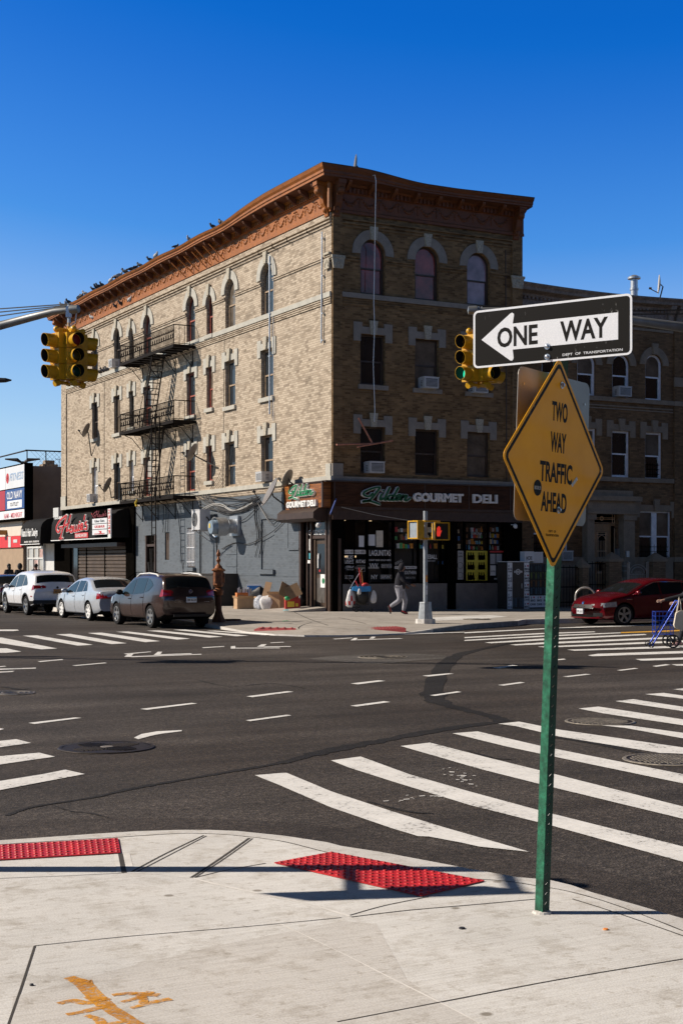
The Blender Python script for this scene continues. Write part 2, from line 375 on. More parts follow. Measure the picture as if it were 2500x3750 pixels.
ribbon(mb,[cB(980,565),cB(1200,600),cB(1400,640),cB(1568,648)],.004,.12,.3)
ribbon(mb,[cA(250,880),cA(330,905),cA(420,915),cA(520,940)],.004,.02,.8); ribbon(mb,[cB(120,860),cB(300,905),cB(420,915)],.004,.03,.8); ribbon(mb,[cB(560,620),cB(700,660),cB(800,665)],.004,.03,.9); ribbon(mb,[cA(900,300),cA(1050,330),cA(1250,318),cA(1400,340)],.004,.03,.9); ribbon(mb,[cA(-150,335),cA(0,333),cA(90,345),cA(130,342)],.004,.08,.4)
struct(mb.build('road_seam',M_tar))
# ---------------------------------------------------------------- painted markings
ZP=.006
mb=MB()
for q in ([(-70,100),(10,107),(262,157),(190,161),(-70,122)],[(103,98),(170,97),(427,140),(357,144)],[(257,92),(325,90),(583,133),(512,137)],[(403,86),(468,84),(735,123),(668,128)],[(532,80),(590,79),(873,112),(812,116)],[(672,75),(730,74),(1023,103),(962,107)],[(795,71),(850,70),(1142,98),(1085,101)],[(945,76),(985,75),(1265,93),(1215,96)],[(-60,157),(30,156),(98,171),(30,177),(-60,177)],[(-40,70),(80,70),(88,74),(60,77),(-40,77)]): flat(mb,[cA(*p) for p in q],ZP)
struct(mb.build('crosswalk_marking',M_white))
mb=MB()
for q in ([(-120,600),(0,582),(75,574),(143,591),(-120,628)],[(-150,672),(0,652),(180,636),(252,654),(-150,712)],[(-150,800),(0,766),(200,734),(300,714),(390,734),(145,780),(0,808),(-150,838)]): flat(mb,[cA(*p) for p in q],ZP)
struct(mb.build('crosswalk_marking',M_white))
mb=MB()
flat(mb,[cF(*p) for p in [(585,1781),(657,1775),(760,1818),(900,1864),(1020,1901),(1150,1938),(1215,1957),(1100,1945),(1060,1936),(985,1922),(960,1921),(900,1903),(760,1855),(640,1803)]],ZP)
flat(mb,[cF(*p) for p in [(760,1747),(828,1738),(940,1779),(1080,1819),(1250,1865),(1568,1945),(1750,1992),(1750,2030),(1568,1980),(1260,1895),(1080,1850),(900,1795),(800,1763)]],ZP)
flat(mb,[cF(*p) for p in [(920,1714),(987,1706),(1110,1738),(1240,1770),(1568,1853),(1750,1898),(1750,1925),(1568,1881),(1270,1809),(1100,1766),(1000,1737)]],ZP)
for q in ([(510,547),(625,538),(915,605),(1568,735),(1800,780),(1800,825),(1568,777),(980,655),(760,608)],[(720,503),(815,493),(1000,530),(1568,612),(1800,645),(1800,690),(1568,645),(1480,640),(1000,562),(800,514)],[(1190,510),(1330,512),(1568,545),(1800,576),(1800,600),(1568,570),(1300,522)],[(1088,433),(1180,424),(1568,483),(1800,517),(1800,545),(1568,510),(1200,455)],[(1257,399),(1340,390),(1568,425),(1800,460),(1800,480),(1568,445)],[(1393,367),(1480,361),(1800,408),(1800,425),(1568,388)],[(1520,345),(1568,340),(1800,370),(1800,384),(1568,350)]): flat(mb,[cB(*p) for p in q],ZP)
struct(mb.build('crosswalk_marking',M_white))
mb=MB()
for q in ([(0,1305),(560,1277),(900,1263),(1568,1244),(1800,1238),(1800,1242),(1568,1249),(900,1269),(560,1283),(0,1312)],[(0,1340),(560,1310),(930,1299),(942,1304),(560,1318),(0,1347)],[(0,1360),(570,1328),(1120,1306),(1120,1311),(570,1337),(0,1367)],[(145,1378),(570,1350),(1290,1317),(1310,1324),(570,1362),(190,1384)],[(325,1394),(570,1377),(1568,1335),(1900,1321),(1900,1331),(1568,1346),(570,1390),(370,1399)],[(525,1408),(1568,1364),(1900,1350),(1900,1362),(1568,1377),(580,1415)],[(735,1430),(1568,1400),(1900,1388),(1900,1402),(1568,1415),(790,1438)],[(885,1470),(960,1459),(1568,1439),(1900,1428),(1900,1444),(1568,1456),(920,1477)],[(1225,1497),(1568,1486),(1900,1475),(1900,1490),(1568,1501),(1270,1509)]): flat(mb,[cR(*p) for p in q],ZP)
for q in ([(0,1503),(700,1480),(1120,1471),(1120,1475),(700,1486),(0,1509)],[(235,1515),(1120,1488),(1120,1492),(320,1520)]): flat(mb,[cG(*p) for p in q],ZP)
struct(mb.build('crosswalk_marking',M_white))
mb=MB(); flat(mb,[cR(*p) for p in [(1122,1304),(1568,1287),(1900,1275),(1900,1284),(1568,1296),(1122,1311)]],ZP); struct(mb.build('centre_line_marking',M_yel))
mb=MB()
for q in ([(172,216),(285,206),(292,209),(185,219)],[(330,235),(480,222),(492,224),(350,237)],[(-60,245),(20,237),(30,239),(-60,250)],[(-60,252),(165,245),(165,249),(-60,257)],[(-60,266),(68,260),(55,265),(-60,271)],[(568,181),(690,171),(695,173),(580,184)],[(570,195),(590,181),(613,182),(600,196)],[(602,193),(925,182),(925,185),(602,197)],[(705,187),(725,172),(745,172),(735,187)],[(737,184),(880,179),(880,182),(737,187)],[(927,152),(1030,146),(1030,149),(935,155)],[(1060,147),(1080,145),(1083,157),(1060,158)],[(1085,154),(1285,153),(1285,156),(1085,157)],[(1180,149),(1200,138),(1225,137),(1210,149)],[(1212,148),(1335,146),(1335,149),(1212,151)],[(1240,130),(1300,127),(1305,129),(1245,132)],[(130,499),(345,474),(375,476),(160,504)],[(643,435),(880,407),(905,410),(675,439)],[(1130,377),(1320,353),(1348,356),(1160,381)],[(1128,487),(1320,461),(1338,465),(1150,491)],[(615,567),(650,550),(720,538),(835,532),(835,537),(740,549),(690,559),(635,574)],[(-80,530),(0,524),(20,527),(0,532),(-80,541)]): flat(mb,[cA(*p) for p in q],ZP)
for q in ([(40,318),(170,303),(203,306),(75,322)],[(370,282),(490,271),(517,273),(400,286)],[(718,325),(820,311),(843,314),(745,328)],[(40,420),(195,399),(225,403),(70,424)],[(405,372),(530,354),(552,357),(430,375)],[(1015,286),(1120,274),(1147,276),(1040,288)],[(1263,257),(1345,247),(1363,249),(1285,259)],[(970,208),(1020,204),(1032,207),(985,212)],[(1427,238),(1490,229),(1512,232),(1445,241)],[(1515,230),(1700,226),(1700,236),(1540,236)],[(690,246),(785,233),(810,235),(725,249)]): flat(mb,[cB(*p) for p in q],ZP)
for q in ([(40,1545),(200,1535),(200,1539),(60,1549)],[(185,1557),(215,1538),(245,1537),(230,1557)],[(340,1543),(360,1528),(392,1528),(375,1543)],[(238,1551),(590,1540),(620,1543),(238,1556)]): flat(mb,[cG(*p) for p in q],ZP)
for q in range(20):        # flaked remains of older paint
    x=rnd.uniform(440,640); y=690+(x-440)*.4+rnd.uniform(-25,40); s=rnd.uniform(3,13); flat(mb,[cB(x,y),cB(x+s*2,y+s*.1),cB(x+s*2.2,y+s*.35),cB(x+s*.5,y+s*.3)],ZP)
for q in range(12):
    x=rnd.uniform(170,450); y=850+rnd.uniform(-22,22); s=rnd.uniform(3,10); flat(mb,[cB(x,y),cB(x+s*3,y-s*.2),cB(x+s*3.2,y+s*.1),cB(x+s*.5,y+s*.25)],ZP)
struct(mb.build('lane_marking',M_white))
# ---------------------------------------------------------------- near corner pavement
edge=[cC(-260,195),cC(0,161),(180,3066),(351,3054),(500,3045),(662,3040),(770,3040),(869,3044),(1036,3061),(1196,3085),(1250,3099),(1393,3121),(1560,3152),(1728,3184),(1888,3212),(2015,3224),(2090,3242),(2167,3269),(2330,3315),(2500,3365),(2900,3500)]
P=[gp(*p,ZN) for p in edge]; back=[CO+EX*16-EY*2,CO+EX*16-EY*25,CO-EX*16-EY*25,CO-EX*16+EY*8]
back=[V((p.x,p.y,ZN)) for p in back]
mb=MB(); O=P+back; tri=tessellate_polygon([O]); mb.add(O,[tuple(q) for q in tri])
for i in range(len(P)-1):
    a,b=P[i],P[i+1]; mb.quad(a,b,V((b.x,b.y,-.05)),V((a.x,a.y,-.05)))
struct(mb.build('pavement',M_walk))
mb=MB(); flat(mb,[cC(60,880),cC(580,745),cC(1000,645),cC(1568,532),cD(160,545),cD(300,800),cD(450,903),cD(600,985),cD(700,1060),cC(40,1060)],ZN+.0007); struct(mb.build('pavement_slab',M_walk3))
# raised curb band is a strip of its own concrete, 4 mm above
inn=[cC(-260,215),cC(0,180),cC(200,167),cC(420,153),cC(545,146),cC(830,129),cC(1000,132),cC(1120,142),cC(1300,166),cC(1500,215),cD(130,252),cD(450,322),cD(620,338),cD(760,349),cD(900,370),cD(1050,397),cD(1250,455),cD(1568,577),cD(2000,760)]
mb=MB(); flat(mb,edge+inn[::-1],ZN+.0008); struct(mb.build('curb',M_curb))
mb=MB()
for q,wd in (([cC(553,222),cC(570,310)],.03),([cC(605,305),cC(760,222),cC(935,138)],.014),([cC(630,305),cC(790,222),cC(948,140)],.010),([cC(878,332),cC(1010,245),cC(1145,150)],.018),([cC(895,332),cC(1030,245),cC(1160,152)],.010),([cC(895,332),cC(1040,298),cC(1220,266)],.010),
    ([cC(160,645),cC(600,601),cC(1100,560),cC(1568,516)],.007),([cC(160,645),cC(100,830),cC(40,1004),cC(25,1060)],.011),([cC(-200,345),cC(0,336),cC(300,324),cC(570,311)],.006),
    ([cD(45,513),cD(300,483),cD(600,457),cD(890,431)],.011),([cD(38,505),cD(200,460),cD(400,420)],.010),([cD(-20,995),cD(450,905),cD(1000,800),cD(1568,706),cD(1900,650)],.010),([cD(1060,430),cD(1250,490),cD(1568,600),cD(1900,730)],.010)):
    ribbon(mb,q,ZN+.0016,wd)
ribbon(mb,inn[1:],ZN+.0015,.010,.3)
struct(mb.build('pavement_joint',M_joint))
mb=MB()
for q,wd in (([cC(570,314),cC(690,314),cC(872,333)],.012),([cC(890,336),cC(1050,375),cC(1400,450),cC(1568,498),cD(40,510)],.02),([cC(1280,540),cC(1568,678),cD(200,780),cD(450,905),cD(640,1004)],.009),([cC(536,224),cC(548,306)],.03),([cC(577,220),cC(592,285)],.05)): ribbon(mb,q,ZN+.0013,wd)
struct(mb.build('pavement_joint',M_jlight))
# utility mark sprayed on the slabs
M_spray=None
m,t,b=nt('spray_paint'); tc=N(t,'ShaderNodeTexCoord').outputs['Object']
b.inputs['Base Color'].default_value=(.72,.30,.015,1); b.inputs['Roughness'].default_value=.8
f1=noise(t,tc,40,5,.8); al=ramp(t,f1,[(.34,(0,0,0)),(.58,(.95,.95,.95))]); t.links.new(al,b.inputs['Alpha']); t.links.new(ramp(t,noise(t,tc,7,3),[(.35,(.55,.22,.01)),(.65,(.80,.36,.02))]),b.inputs['Base Color']); M_spray=m
mb=MB(); k=0
for q,wd in (([(315,790),(355,805),(390,828),(430,870),(500,930),(590,985),(680,1040),(760,1100)],.075),([(330,800),(400,812),(425,812)],.07),([(270,912),(330,898),(400,908),(470,888)],.05),([(305,962),(400,944),(510,912)],.045),([(395,880),(440,896),(500,885)],.04),([(395,965),(450,983),(470,1010)],.045),([(470,1008),(580,992)],.04),([(515,872),(600,864),(730,872)],.045),([(560,904),(640,882),(695,855)],.04),([(600,932),(700,906),(785,889)],.04),([(610,862),(650,880),(660,910)],.04)):
    ribbon(mb,[cC(*p) for p in q],ZN+.0020+k*.0002,[wd*.75,wd,wd*1.05,wd,wd*.9,wd*.8],.03); k+=1
tag(mb.build('spray_paint_mark',M_spray),'orange sprayed utility arrow and letters on the near pavement slabs','paint mark',kind='structure')
# tactile pads
def domes_pad(quadpx,z,nu,nv,label,M,extra=None,dome=.0065,rad=.0115):
    a,b,c,d=[gp(*p,zz) for p,zz in zip(quadpx,z if isinstance(z,list) else [z]*4)]; mb=MB(); h=V((0,0,.005))
    dn=V((0,0,-.10 if isinstance(z,list) else 0)); mb.hexa([a+dn,b+dn,c+dn,d+dn,a+h,b+h,c+h,d+h])
    for i in range(nu):
        for j in range(nv):
            u=(i+.5)/nu; v=(j+.5)/nv; p=(a*(1-u)+b*u)*(1-v)+(d*(1-u)+c*u)*v+h
            mb.lathe([(rad*1.2,0),(rad*.8,dome)],p,7)
    o=mb.build('tactile_paving',M,loc=(a+b+c+d)/4); tag(o,label,'tactile paving','red tactile paving pads at the crossings')
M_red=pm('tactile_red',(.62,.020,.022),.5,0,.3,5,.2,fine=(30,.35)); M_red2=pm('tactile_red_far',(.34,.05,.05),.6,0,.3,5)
domes_pad([cC(-330,205),cC(541,153),cC(553,220),cC(-330,272)],ZN+.004,30,6,'wide red studded pad at the left of the near kerb ramp',M_red)
domes_pad([(1004,3162),(1214,3123),(1773,3228),(1541,3284)],ZN+.004,9,22,'red studded diamond-shaped pad beside the green sign post',M_red)
# ---------------------------------------------------------------- far pavement
far=[(-7.6,120),(-7.6,-2),(-7.9,-7.5),(-8.3,-10.6),(-8.2,-12.2),(-7.75,-13.1),(-6.9,-13.55),(-5.9,-13.6),(-4.84,-13.35),(-3.57,-12.75),(-1.5,-11.6),(.2,-10.75),(1.0,-10.35),(1.5,-9.85),(1.9,-9.55),(60,-9.55)]
P=[V((x,y,.035 if 3<=i<=8 else (.09 if i in (2,9) else ZF))) for i,(x,y) in enumerate(far)]
PI_=[]
for i,p in enumerate(P):
    a=P[max(i-1,0)]; b=P[min(i+1,len(P)-1)]; d=b-a; d.z=0; d.normalize(); PI_.append(V((p.x-d.y*1.3,p.y+d.x*1.3,ZF)))
O=PI_+[V((60,-.4,ZF)),V((60,2,ZF)),V((0,2,ZF)),V((2,120,ZF))]
mb=MB(); tri=tessellate_polygon([O]); mb.add(O,[tuple(q) for q in tri])
for i in range(len(P)-1): mb.quad(P[i],P[i+1],PI_[i+1],PI_[i])
struct(mb.build('pavement',M_walk2))
mb=MB(); w=.16
for i in range(len(P)-1):
    a,b=P[i],P[i+1]; d=(b-a).normalized(); n=V((-d.y,d.x,0))
    k=0 if i<6 else 1
    dz=.09 if 2<=i<=8 else 0
    mb.mat(1 if i>=9 and i<12 else 0).add([a,b,V((b.x,b.y,-.03)),V((a.x,a.y,-.03)),a+n*w+V((0,0,.005)),b+n*w+V((0,0,.005)),a+V((0,0,.005)),b+V((0,0,.005))],[(0,1,2,3),(6,7,5,4),(0,6,7,1)])
struct(mb.build('curb',[M_curb,M_steel]))
mb=MB()
for x in [-6.2,-4.7,-3.2,-1.7]: ribbon(mb,[V((x,y,ZF+.004)) for y in (60,20,0,-6,-12.6 if x<-4 else -10.8)],0,.018)
for y in [-1.6,-3.3,-5,-6.7,-8.3]: ribbon(mb,[V((x,y,ZF+.0045)) for x in (-7.6,0,20,50)],0,.018)
for y in range(2,60,2): ribbon(mb,[V((-7.4,y,ZF+.0045)),V((-.05,y,ZF+.0045))],0,.018)
for i in range(26): ribbon(mb,[V((x,-1.6,ZF+.004)) for x in (0,)]+[V((0,-1.7,ZF+.004))],0,.01)
for q in ([(1040,2223),(1120,2262),(1200,2290)],[(1090,2300),(1110,2288),(1140,2280)],[(905,2268),(960,2266)],[(1240,2262),(1290,2272),(1340,2285)]): ribbon(mb,q,ZF+.005,.03,.5)
struct(mb.build('pavement_joint',M_joint))
mb=MB(); flat(mb,[(1540,2263),(1690,2256),(1800,2253),(1860,2258),(1740,2268),(1600,2273)],ZF+.004); struct(mb.build('pavement_slab',M_walk))
domes_pad([(930,2306),(950,2298),(1083,2301),(1065,2308)],[.095,.160,.160,.095],12,5,'red studded pad on the far corner by the call box',M_red2,None,.02,.03)
domes_pad([(1319,2300),(1450,2296),(1486,2301),(1345,2308)],[.12,.165,.16,.095],12,5,'red studded pad on the far corner by the signal pole',M_red2,None,.02,.03)
# ---------------------------------------------------------------- iron covers
M_iron=pm('cast_iron',(.035,.027,.021),.55,.5,.4,9,.4); M_ironl=pm('cast_iron_worn',(.24,.21,.17),.5,.2,.5,14)
def manhole(px,r,label,style,z=.004):
    c=gp(*px,z); mb=MB(); mb.lathe([(r*1.10,0),(r*1.08,.008),(r*1.0,.009)],c,36,cap=False); mb.mat(1).lathe([(r*.99,.001),(r*.98,.006),(.0,.006)],c,36,cap=False)
    mb.mat(2)
    if style=='grid':
        n=9
        for i in range(-n,n+1):
            for j in range(-n,n+1):
                x,y=i*r/n*.94,j*r/n*.94
                x+=(j%2)*r/n*.47
                if math.hypot(x,y)<r*.88: mb.box((c.x+x-r*rnd.uniform(.025,.05),c.y+y-r*.022,c.z+.006),(c.x+x+r*rnd.uniform(.03,.055),c.y+y+r*.030,c.z+.011))
    elif style=='rays':
        for s in range(4):
            for k in range(8):
                a=s*PI/2+.35; o=r*(.18+.085*k); d=V((math.cos(a),math.sin(a),0)); n=V((-d.y,d.x,0)); l=math.sqrt(max(.01,(r*.9)**2-o*o))*.42
                for sg in (-1,):
                    p=c+d*o+V((0,0,.006)); q=[p-n*l+n*l*.1,p+n*l,p+n*l+d*r*.035,p-n*l+d*r*.035+n*l*.1]
                    mb.hexa(q+[x+V((0,0,.007)) for x in q])
        mb.mat(3).lathe([(r*.15,.006),(r*.14,.012),(0,.012)],c,18)
    else:
        for rr in (.35,.6,.82): mb.lathe([(r*rr,.006),(r*rr,.011),(r*(rr+.06),.011),(r*(rr+.06),.006)],c,28,cap=False)
    o=mb.build('manhole_cover',[M_ironl if style!='rays' else M_iron,M_iron,M_iron if style=='rays' else M_ironl,M_ironl],loc=c,smooth=30)
    tag(o,label,'manhole cover','iron covers set in the road')
manhole(cA(490,612),.455,'large round iron cover with slotted rays at the left of the junction','rays')
manhole(cB(1187,493),.385,'round iron cover with a chequered face at the end of a crosswalk stripe','grid')
manhole(cB(1500,668),.40,'chequered iron cover at the right edge below the crosswalk stripes','grid')
manhole(cB(190,197),.47,'worn iron cover in the pale asphalt patch mid junction','rings')
manhole(cA(48,362),.33,'small iron cover at the left edge of the junction','rings')
manhole((1745,2268),.40,'rusty brown cover in the far pavement beside the signal pole','rings',ZF+.009)
# ================================================================ the corner building
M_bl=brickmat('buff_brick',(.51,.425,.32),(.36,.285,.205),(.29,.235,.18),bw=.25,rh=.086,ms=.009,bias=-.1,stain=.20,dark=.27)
M_br=brickmat('buff_brick_shaded',(.295,.18,.082),(.17,.10,.044),(.235,.155,.085),bias=.0,stain=.45,dark=.38)  # same brick for the short facade, its shade put into the colour
M_grey=brickmat('grey_painted_brick',(.122,.140,.158),(.110,.127,.145),(.088,.102,.118),ms=.005,stain=.15,bmp=.5,rough=.5,dark=.88)
M_stone=pm('limestone',(.44,.42,.36),.8,0,.14,3,.15,fine=(25,.18)); M_stonec=pm('carved_stone',(.40,.36,.28),.85,0,.35,16,.6)
M_stoned=pm('limestone_shaded',(.285,.25,.21),.8,0,.14,3,.15,fine=(25,.2))  # limestone copy darkened to carry the short facade's shade
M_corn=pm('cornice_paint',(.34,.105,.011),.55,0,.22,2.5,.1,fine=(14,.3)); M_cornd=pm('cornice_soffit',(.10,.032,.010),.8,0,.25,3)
M_corns=pm('cornice_paint_shaded',(.16,.046,.009),.6,0,.25,2.5,.1,fine=(14,.3))  # cornice paint copy with the street side's shade in its colour
M_tarroof=pm('roof_edge',(.035,.03,.028),.8,0,.3,5)
M_frame=pm('window_frame_brown',(.055,.035,.022),.5,0,.25,6); M_framet=pm('window_frame_tan',(.30,.21,.13),.6,0,.2,6); M_framer=pm('window_frame_red',(.30,.07,.045),.6,0,.2,6)
M_framew=pm('window_frame_white',(.78,.80,.84),.5,0,.12,6)
def pane(name,col,var=.3): return pm(name,col,.06,0,var,1.3,0,0,.4)
G_dark=pane('pane_dark',(.012,.012,.013)); G_blue=pane('pane_clear',(.025,.03,.036)); G_red=pane('pane_red_curtain',(.24,.045,.04),.7); G_lil=pane('pane_lilac_curtain',(.30,.20,.25),.4); G_white=pane('pane_blind',(.42,.40,.36),.12); G_net=pane('pane_net_curtain',(.13,.105,.08),.5)
M_black=pm('black_paint',(.004,.0035,.003),1,0,.3,5,0,0,0); M_brown=pm('brown_metal',(.060,.036,.026),.45,.2,.25,5,.1)
L,Wd,HB=32.8,8.55,15.05
bld=thing('corner_building','four storey buff brick corner building with orange-brown cornice and grey painted ground floor','building',(0,0,.15))
def archpts(c,hw,zs,n=12): return [(c+hw*math.cos(PI*i/n),zs+hw*math.sin(PI*i/n)) for i in range(n+1)]
def win_outline(w):
    c,hw,z0,z1,ar=w
    return [(c-hw,z0),(c+hw,z0)]+(archpts(c,hw,z1-hw) if ar else [(c+hw,z1),(c-hw,z1)])
LW=[]; RW=[]
for c,hw,st in ((5.52,.56,0),(9.16,.52,0),(11.38,.35,0),(13.55,.50,0),(19.07,.50,0),(21.3,.33,0),(23.45,.48,0),(26.98,.48,0)):
    LW.append((c,hw,11.98,14.02 if hw>.4 else 13.72,True)); LW.append((c,hw,8.62 if hw>.4 else 8.75,10.56,False)); LW.append((c,hw,5.22 if hw>.4 else 5.55,7.10,False))
for c in (1.75,4.13,6.49):
    RW.append((c,.53,12.0,14.05,True)); RW.append((c,.53,8.6,10.5,False)); RW.append((c,.53,5.3,7.05,False))
mb=MB(); T0=-.02
# long facade: brick from the ledge up, grey ground floor below
mb.mat(0).holes(LFm,[(0,4.98),(L,4.98),(L,HB),(0,HB)],[win_outline(w) for w in LW],0,.22)
gh=[[(13.05,1.75),(13.95,1.75),(13.95,3.55),(13.05,3.55)],[(17.85,.30),(19.25,.30),(19.25,3.3),(17.85,3.3)],[(16.2,2.1),(16.75,2.1),(16.75,3.4),(16.2,3.4)],[(4.85,1.68),(6.08,1.68),(6.08,3.72),(4.85,3.72)],[(2.62,2.52),(3.5,2.52),(3.5,3.95),(2.62,3.95)]]
mb.mat(2).holes(LFm,[(2.55,.1),(20.7,.1),(20.7,4.75),(2.55,4.75)],gh[:4],.0,.10)
mb.mat(2).fbox(LFm,2.62,3.5,2.52,3.95,0,.035)
mb.mat(2).fbox(LFm,4.86,6.07,1.69,3.71,-.10,-.06)
# short facade upper floors
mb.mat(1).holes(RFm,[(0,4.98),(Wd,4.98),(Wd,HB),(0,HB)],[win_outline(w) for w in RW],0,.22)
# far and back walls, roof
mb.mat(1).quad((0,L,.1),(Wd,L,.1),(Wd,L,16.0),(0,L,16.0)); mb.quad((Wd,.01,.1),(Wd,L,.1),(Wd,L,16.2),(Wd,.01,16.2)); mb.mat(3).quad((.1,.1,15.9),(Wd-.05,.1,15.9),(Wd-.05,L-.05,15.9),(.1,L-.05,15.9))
# corner pilasters of brick on the street front
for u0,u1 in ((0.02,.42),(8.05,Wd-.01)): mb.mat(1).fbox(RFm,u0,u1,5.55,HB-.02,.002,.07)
mb.mat(0).fbox(LFm,31.9,L-.01,5.1,HB-.1,.002,.06)
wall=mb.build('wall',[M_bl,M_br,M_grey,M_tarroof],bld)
# string courses, brick rolls, ledges
mb=MB()
def band(f,a,b,z0,z1,d,k): mb.mat(k).fbox(f,a,b,z0,z1,.001,d)
segs=lambda ws,a,b:[(x0,x1) for x0,x1 in zip([a]+[w[0]+w[1]+.02 for w in ws],[w[0]-w[1]-.02 for w in ws]+[b])]
topL=sorted([w for w in LW if w[4]]); topR=sorted([w for w in RW if w[4]])
band(LFm,0,L,4.98,5.16,.10,1); band(RFm,0,Wd,4.98,5.14,.14,2); mb.mat(1).box((-.1,-.14,4.98),(-.0005,-.0005,5.158))
for z in (4.78,4.86,4.935): band(LFm,2.5,20.7,z,z+.035,.045,0)
band(LFm,2.5,20.7,4.75,4.98,.02,0)
for z in (11.70,11.62,11.54): band(LFm,.0,L-.9,z,z+.045,.045,0)
band(LFm,0,L-.9,11.78,11.97,.07,1); band(RFm,.42,8.05,11.80,11.98,.08,2)
for z in (11.72,11.63,11.54): band(RFm,.42,8.05,z,z+.045,.03,3)
for a,b in segs(topL,.0,L-.9): 
    if b-a>.1: band(LFm,a,b,13.28,13.34,.06,0); band(LFm,a,b,13.20,13.25,.04,0)
for a,b in segs(topR,.42,8.05):
    if b-a>.1: band(RFm,a,b,13.28,13.36,.05,3); band(RFm,a,b,13.18,13.23,.04,3)
for z,d in ((14.42,.05),(14.54,.07),(14.66,.09)): band(LFm,0,L-.9,z,z+.05,d,0)
band(LFm,0,L,14.72,14.88,.05,0)
for z,d in ((14.40,.04),(14.52,.06),(14.66,.08)): band(RFm,.42,8.05,z,z+.06,d,3)
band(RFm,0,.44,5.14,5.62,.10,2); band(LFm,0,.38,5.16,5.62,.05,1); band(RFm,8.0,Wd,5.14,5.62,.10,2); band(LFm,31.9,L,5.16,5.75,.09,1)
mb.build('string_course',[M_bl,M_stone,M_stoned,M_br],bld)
mb=MB()
for u0,u1 in ((0.0,.46),(8.02,Wd)):
    mb.fpoly(RFm,[(u0+.03,12.82),(u1-.03,12.82),(u1+.03,13.2),(u0-.03,13.2)],.0705,.13); mb.fbox(RFm,u0-.05,u1+.05,13.2,13.3,.0705,.16)
    for i in range(7): a=PI*i/6; mb.ell(RFm.p((u0+u1)/2+.14*math.cos(a),12.92+.16*math.sin(a),.13),(.035,.03,.07),6)
    mb.cut()
mb.fpoly(LFm,[(.03,12.82),(.37,12.82),(.42,13.2),(0,13.2)],.0605,.10); mb.fbox(LFm,0,.45,13.3501,13.42,.001,.12)
for i in range(7): a=PI*i/6; mb.ell(LFm.p(.2+.12*math.cos(a),12.94+.16*math.sin(a),.10),(.03,.035,.07),6)
mb.each('pilaster_capital',M_stonec,bld)
# windows
def window(f,w,st,i):
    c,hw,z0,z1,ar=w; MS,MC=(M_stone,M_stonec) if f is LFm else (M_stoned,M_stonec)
    fr,gl=st; d=-.13; ol=win_outline((c,hw-.001,z0+.001,z1-.001,ar)); inn=[]
    t=.075
    if ar: zs=z1-hw; inn=[(c-hw+t,z0+t),(c+hw-t,z0+t)]+archpts(c,hw-t,zs)
    else: inn=[(c-hw+t,z0+t),(c+hw-t,z0+t),(c+hw-t,z1-t),(c-hw+t,z1-t)]
    mb=MB(); n=len(ol)
    A=[f.p(u,v,d) for u,v in ol]; B=[f.p(u,v,d) for u,v in inn]; C=[f.p(u,v,d-.08) for u,v in inn]
    mb.add(A+B+C,[(j,(j+1)%n,(j+1)%n+n,j+n) for j in range(n)]+[(j+n,(j+1)%n+n,(j+1)%n+2*n,j+2*n) for j in range(n)])
    zm=z0+(z1-z0)*.47; mb.fbox(f,c-hw+t,c+hw-t,zm-.03,zm+.03,d-.05,d-.012)
    s=hw-t
    for q in (-1,1): mb.fbox(f,c+q*s-.02*(q+1),c+q*s+.02*(1-q),z0+t,zm-.03,d-.05,d-.02)
    o=mb.build('window',fr,bld)
    mb=MB(); mb.fpoly(f,[(c-hw+t,zm),(c+hw-t,zm)]+([p for p in inn[2:]]),d-.041,d-.041); mb.fpoly(f,[(c-hw+t,z0+t),(c+hw-t,z0+t),(c+hw-t,zm),(c-hw+t,zm)],d-.056,d-.056)
    mb.build('pane',gl,o,fix=False)
    mb=MB()
    if ar:
        zs=z1-hw; r0,r1=hw+.01,hw+.36; a0=-.06
        pts=[(c+r1*math.cos(a),zs+r1*math.sin(a)) for a in [a0+(PI-2*a0)*k/18 for k in range(19)]]+[(c+r0*math.cos(a),zs+r0*math.sin(a)) for a in [PI-a0-(PI-2*a0)*k/18 for k in range(19)]]
        for k in range(18): mb.fpoly(f,[pts[k],pts[k+1],pts[36-k],pts[37-k]],.001,.055,False)
        mb.mat(1).fpoly(f,[(c-.10,z1-.02),(c+.10,z1-.02),(c+.17,z1+.46),(c-.17,z1+.46)],.05,.13)
    else:
        e=.30; h=.34
        mb.fpoly(f,[(c-hw-e,z1-.28),(c-hw-.002,z1-.28),(c-hw-.002,z1),(c+hw+.002,z1),(c+hw+.002,z1-.28),(c+hw+e,z1-.28),(c+hw+e,z1+h+.08),(c+hw-.06,z1+h+.08),(c+hw-.06,z1+h-.08),(c-hw+.06,z1+h-.08),(c-hw+.06,z1+h+.08),(c-hw-e,z1+h+.08)],.001,.045)
        mb.mat(1).fpoly(f,[(c-.10,z1-.02),(c+.10,z1-.02),(c+.17,z1+.5),(c-.17,z1+.5)],.03,.12)
    mb.build('lintel',[MS,MC],o)
    if (not ar) or hw<.4:
        if z0>5.3 : mb=MB(); mb.fbox(f,c-hw-.1,c+hw+.1,z0-.17,z0-.002,.001,.10); mb.build('sill',MS,o)
    return o
stL=[(M_frame,G_blue),(M_framet,G_blue),(M_frame,G_blue)]
k=0; WIN={}
for w in LW:
    big=w[1]>.4; fr=M_framet if w[0] in (5.52,9.16) else (M_framer if w[0] in (13.55,19.07,11.38) else M_frame)
    gl=[G_blue,G_blue,G_dark,G_net][k%4]
    if w[0]==13.55 and not w[4]: gl=G_blue
    if w[0] in (21.3,26.98) and w[3]<8: gl=G_white; fr=M_framew
    if w[0]==19.07 and w[3]<8: gl=G_white
    WIN[(w[0],round(w[3]))]=window(LFm,w,(fr,gl),k); k+=1
for w,gl in zip(RW,(G_red,G_dark,G_dark,G_red,G_net,G_dark,G_lil,G_dark,G_net)): window(RFm,w,(M_frame,gl),0)
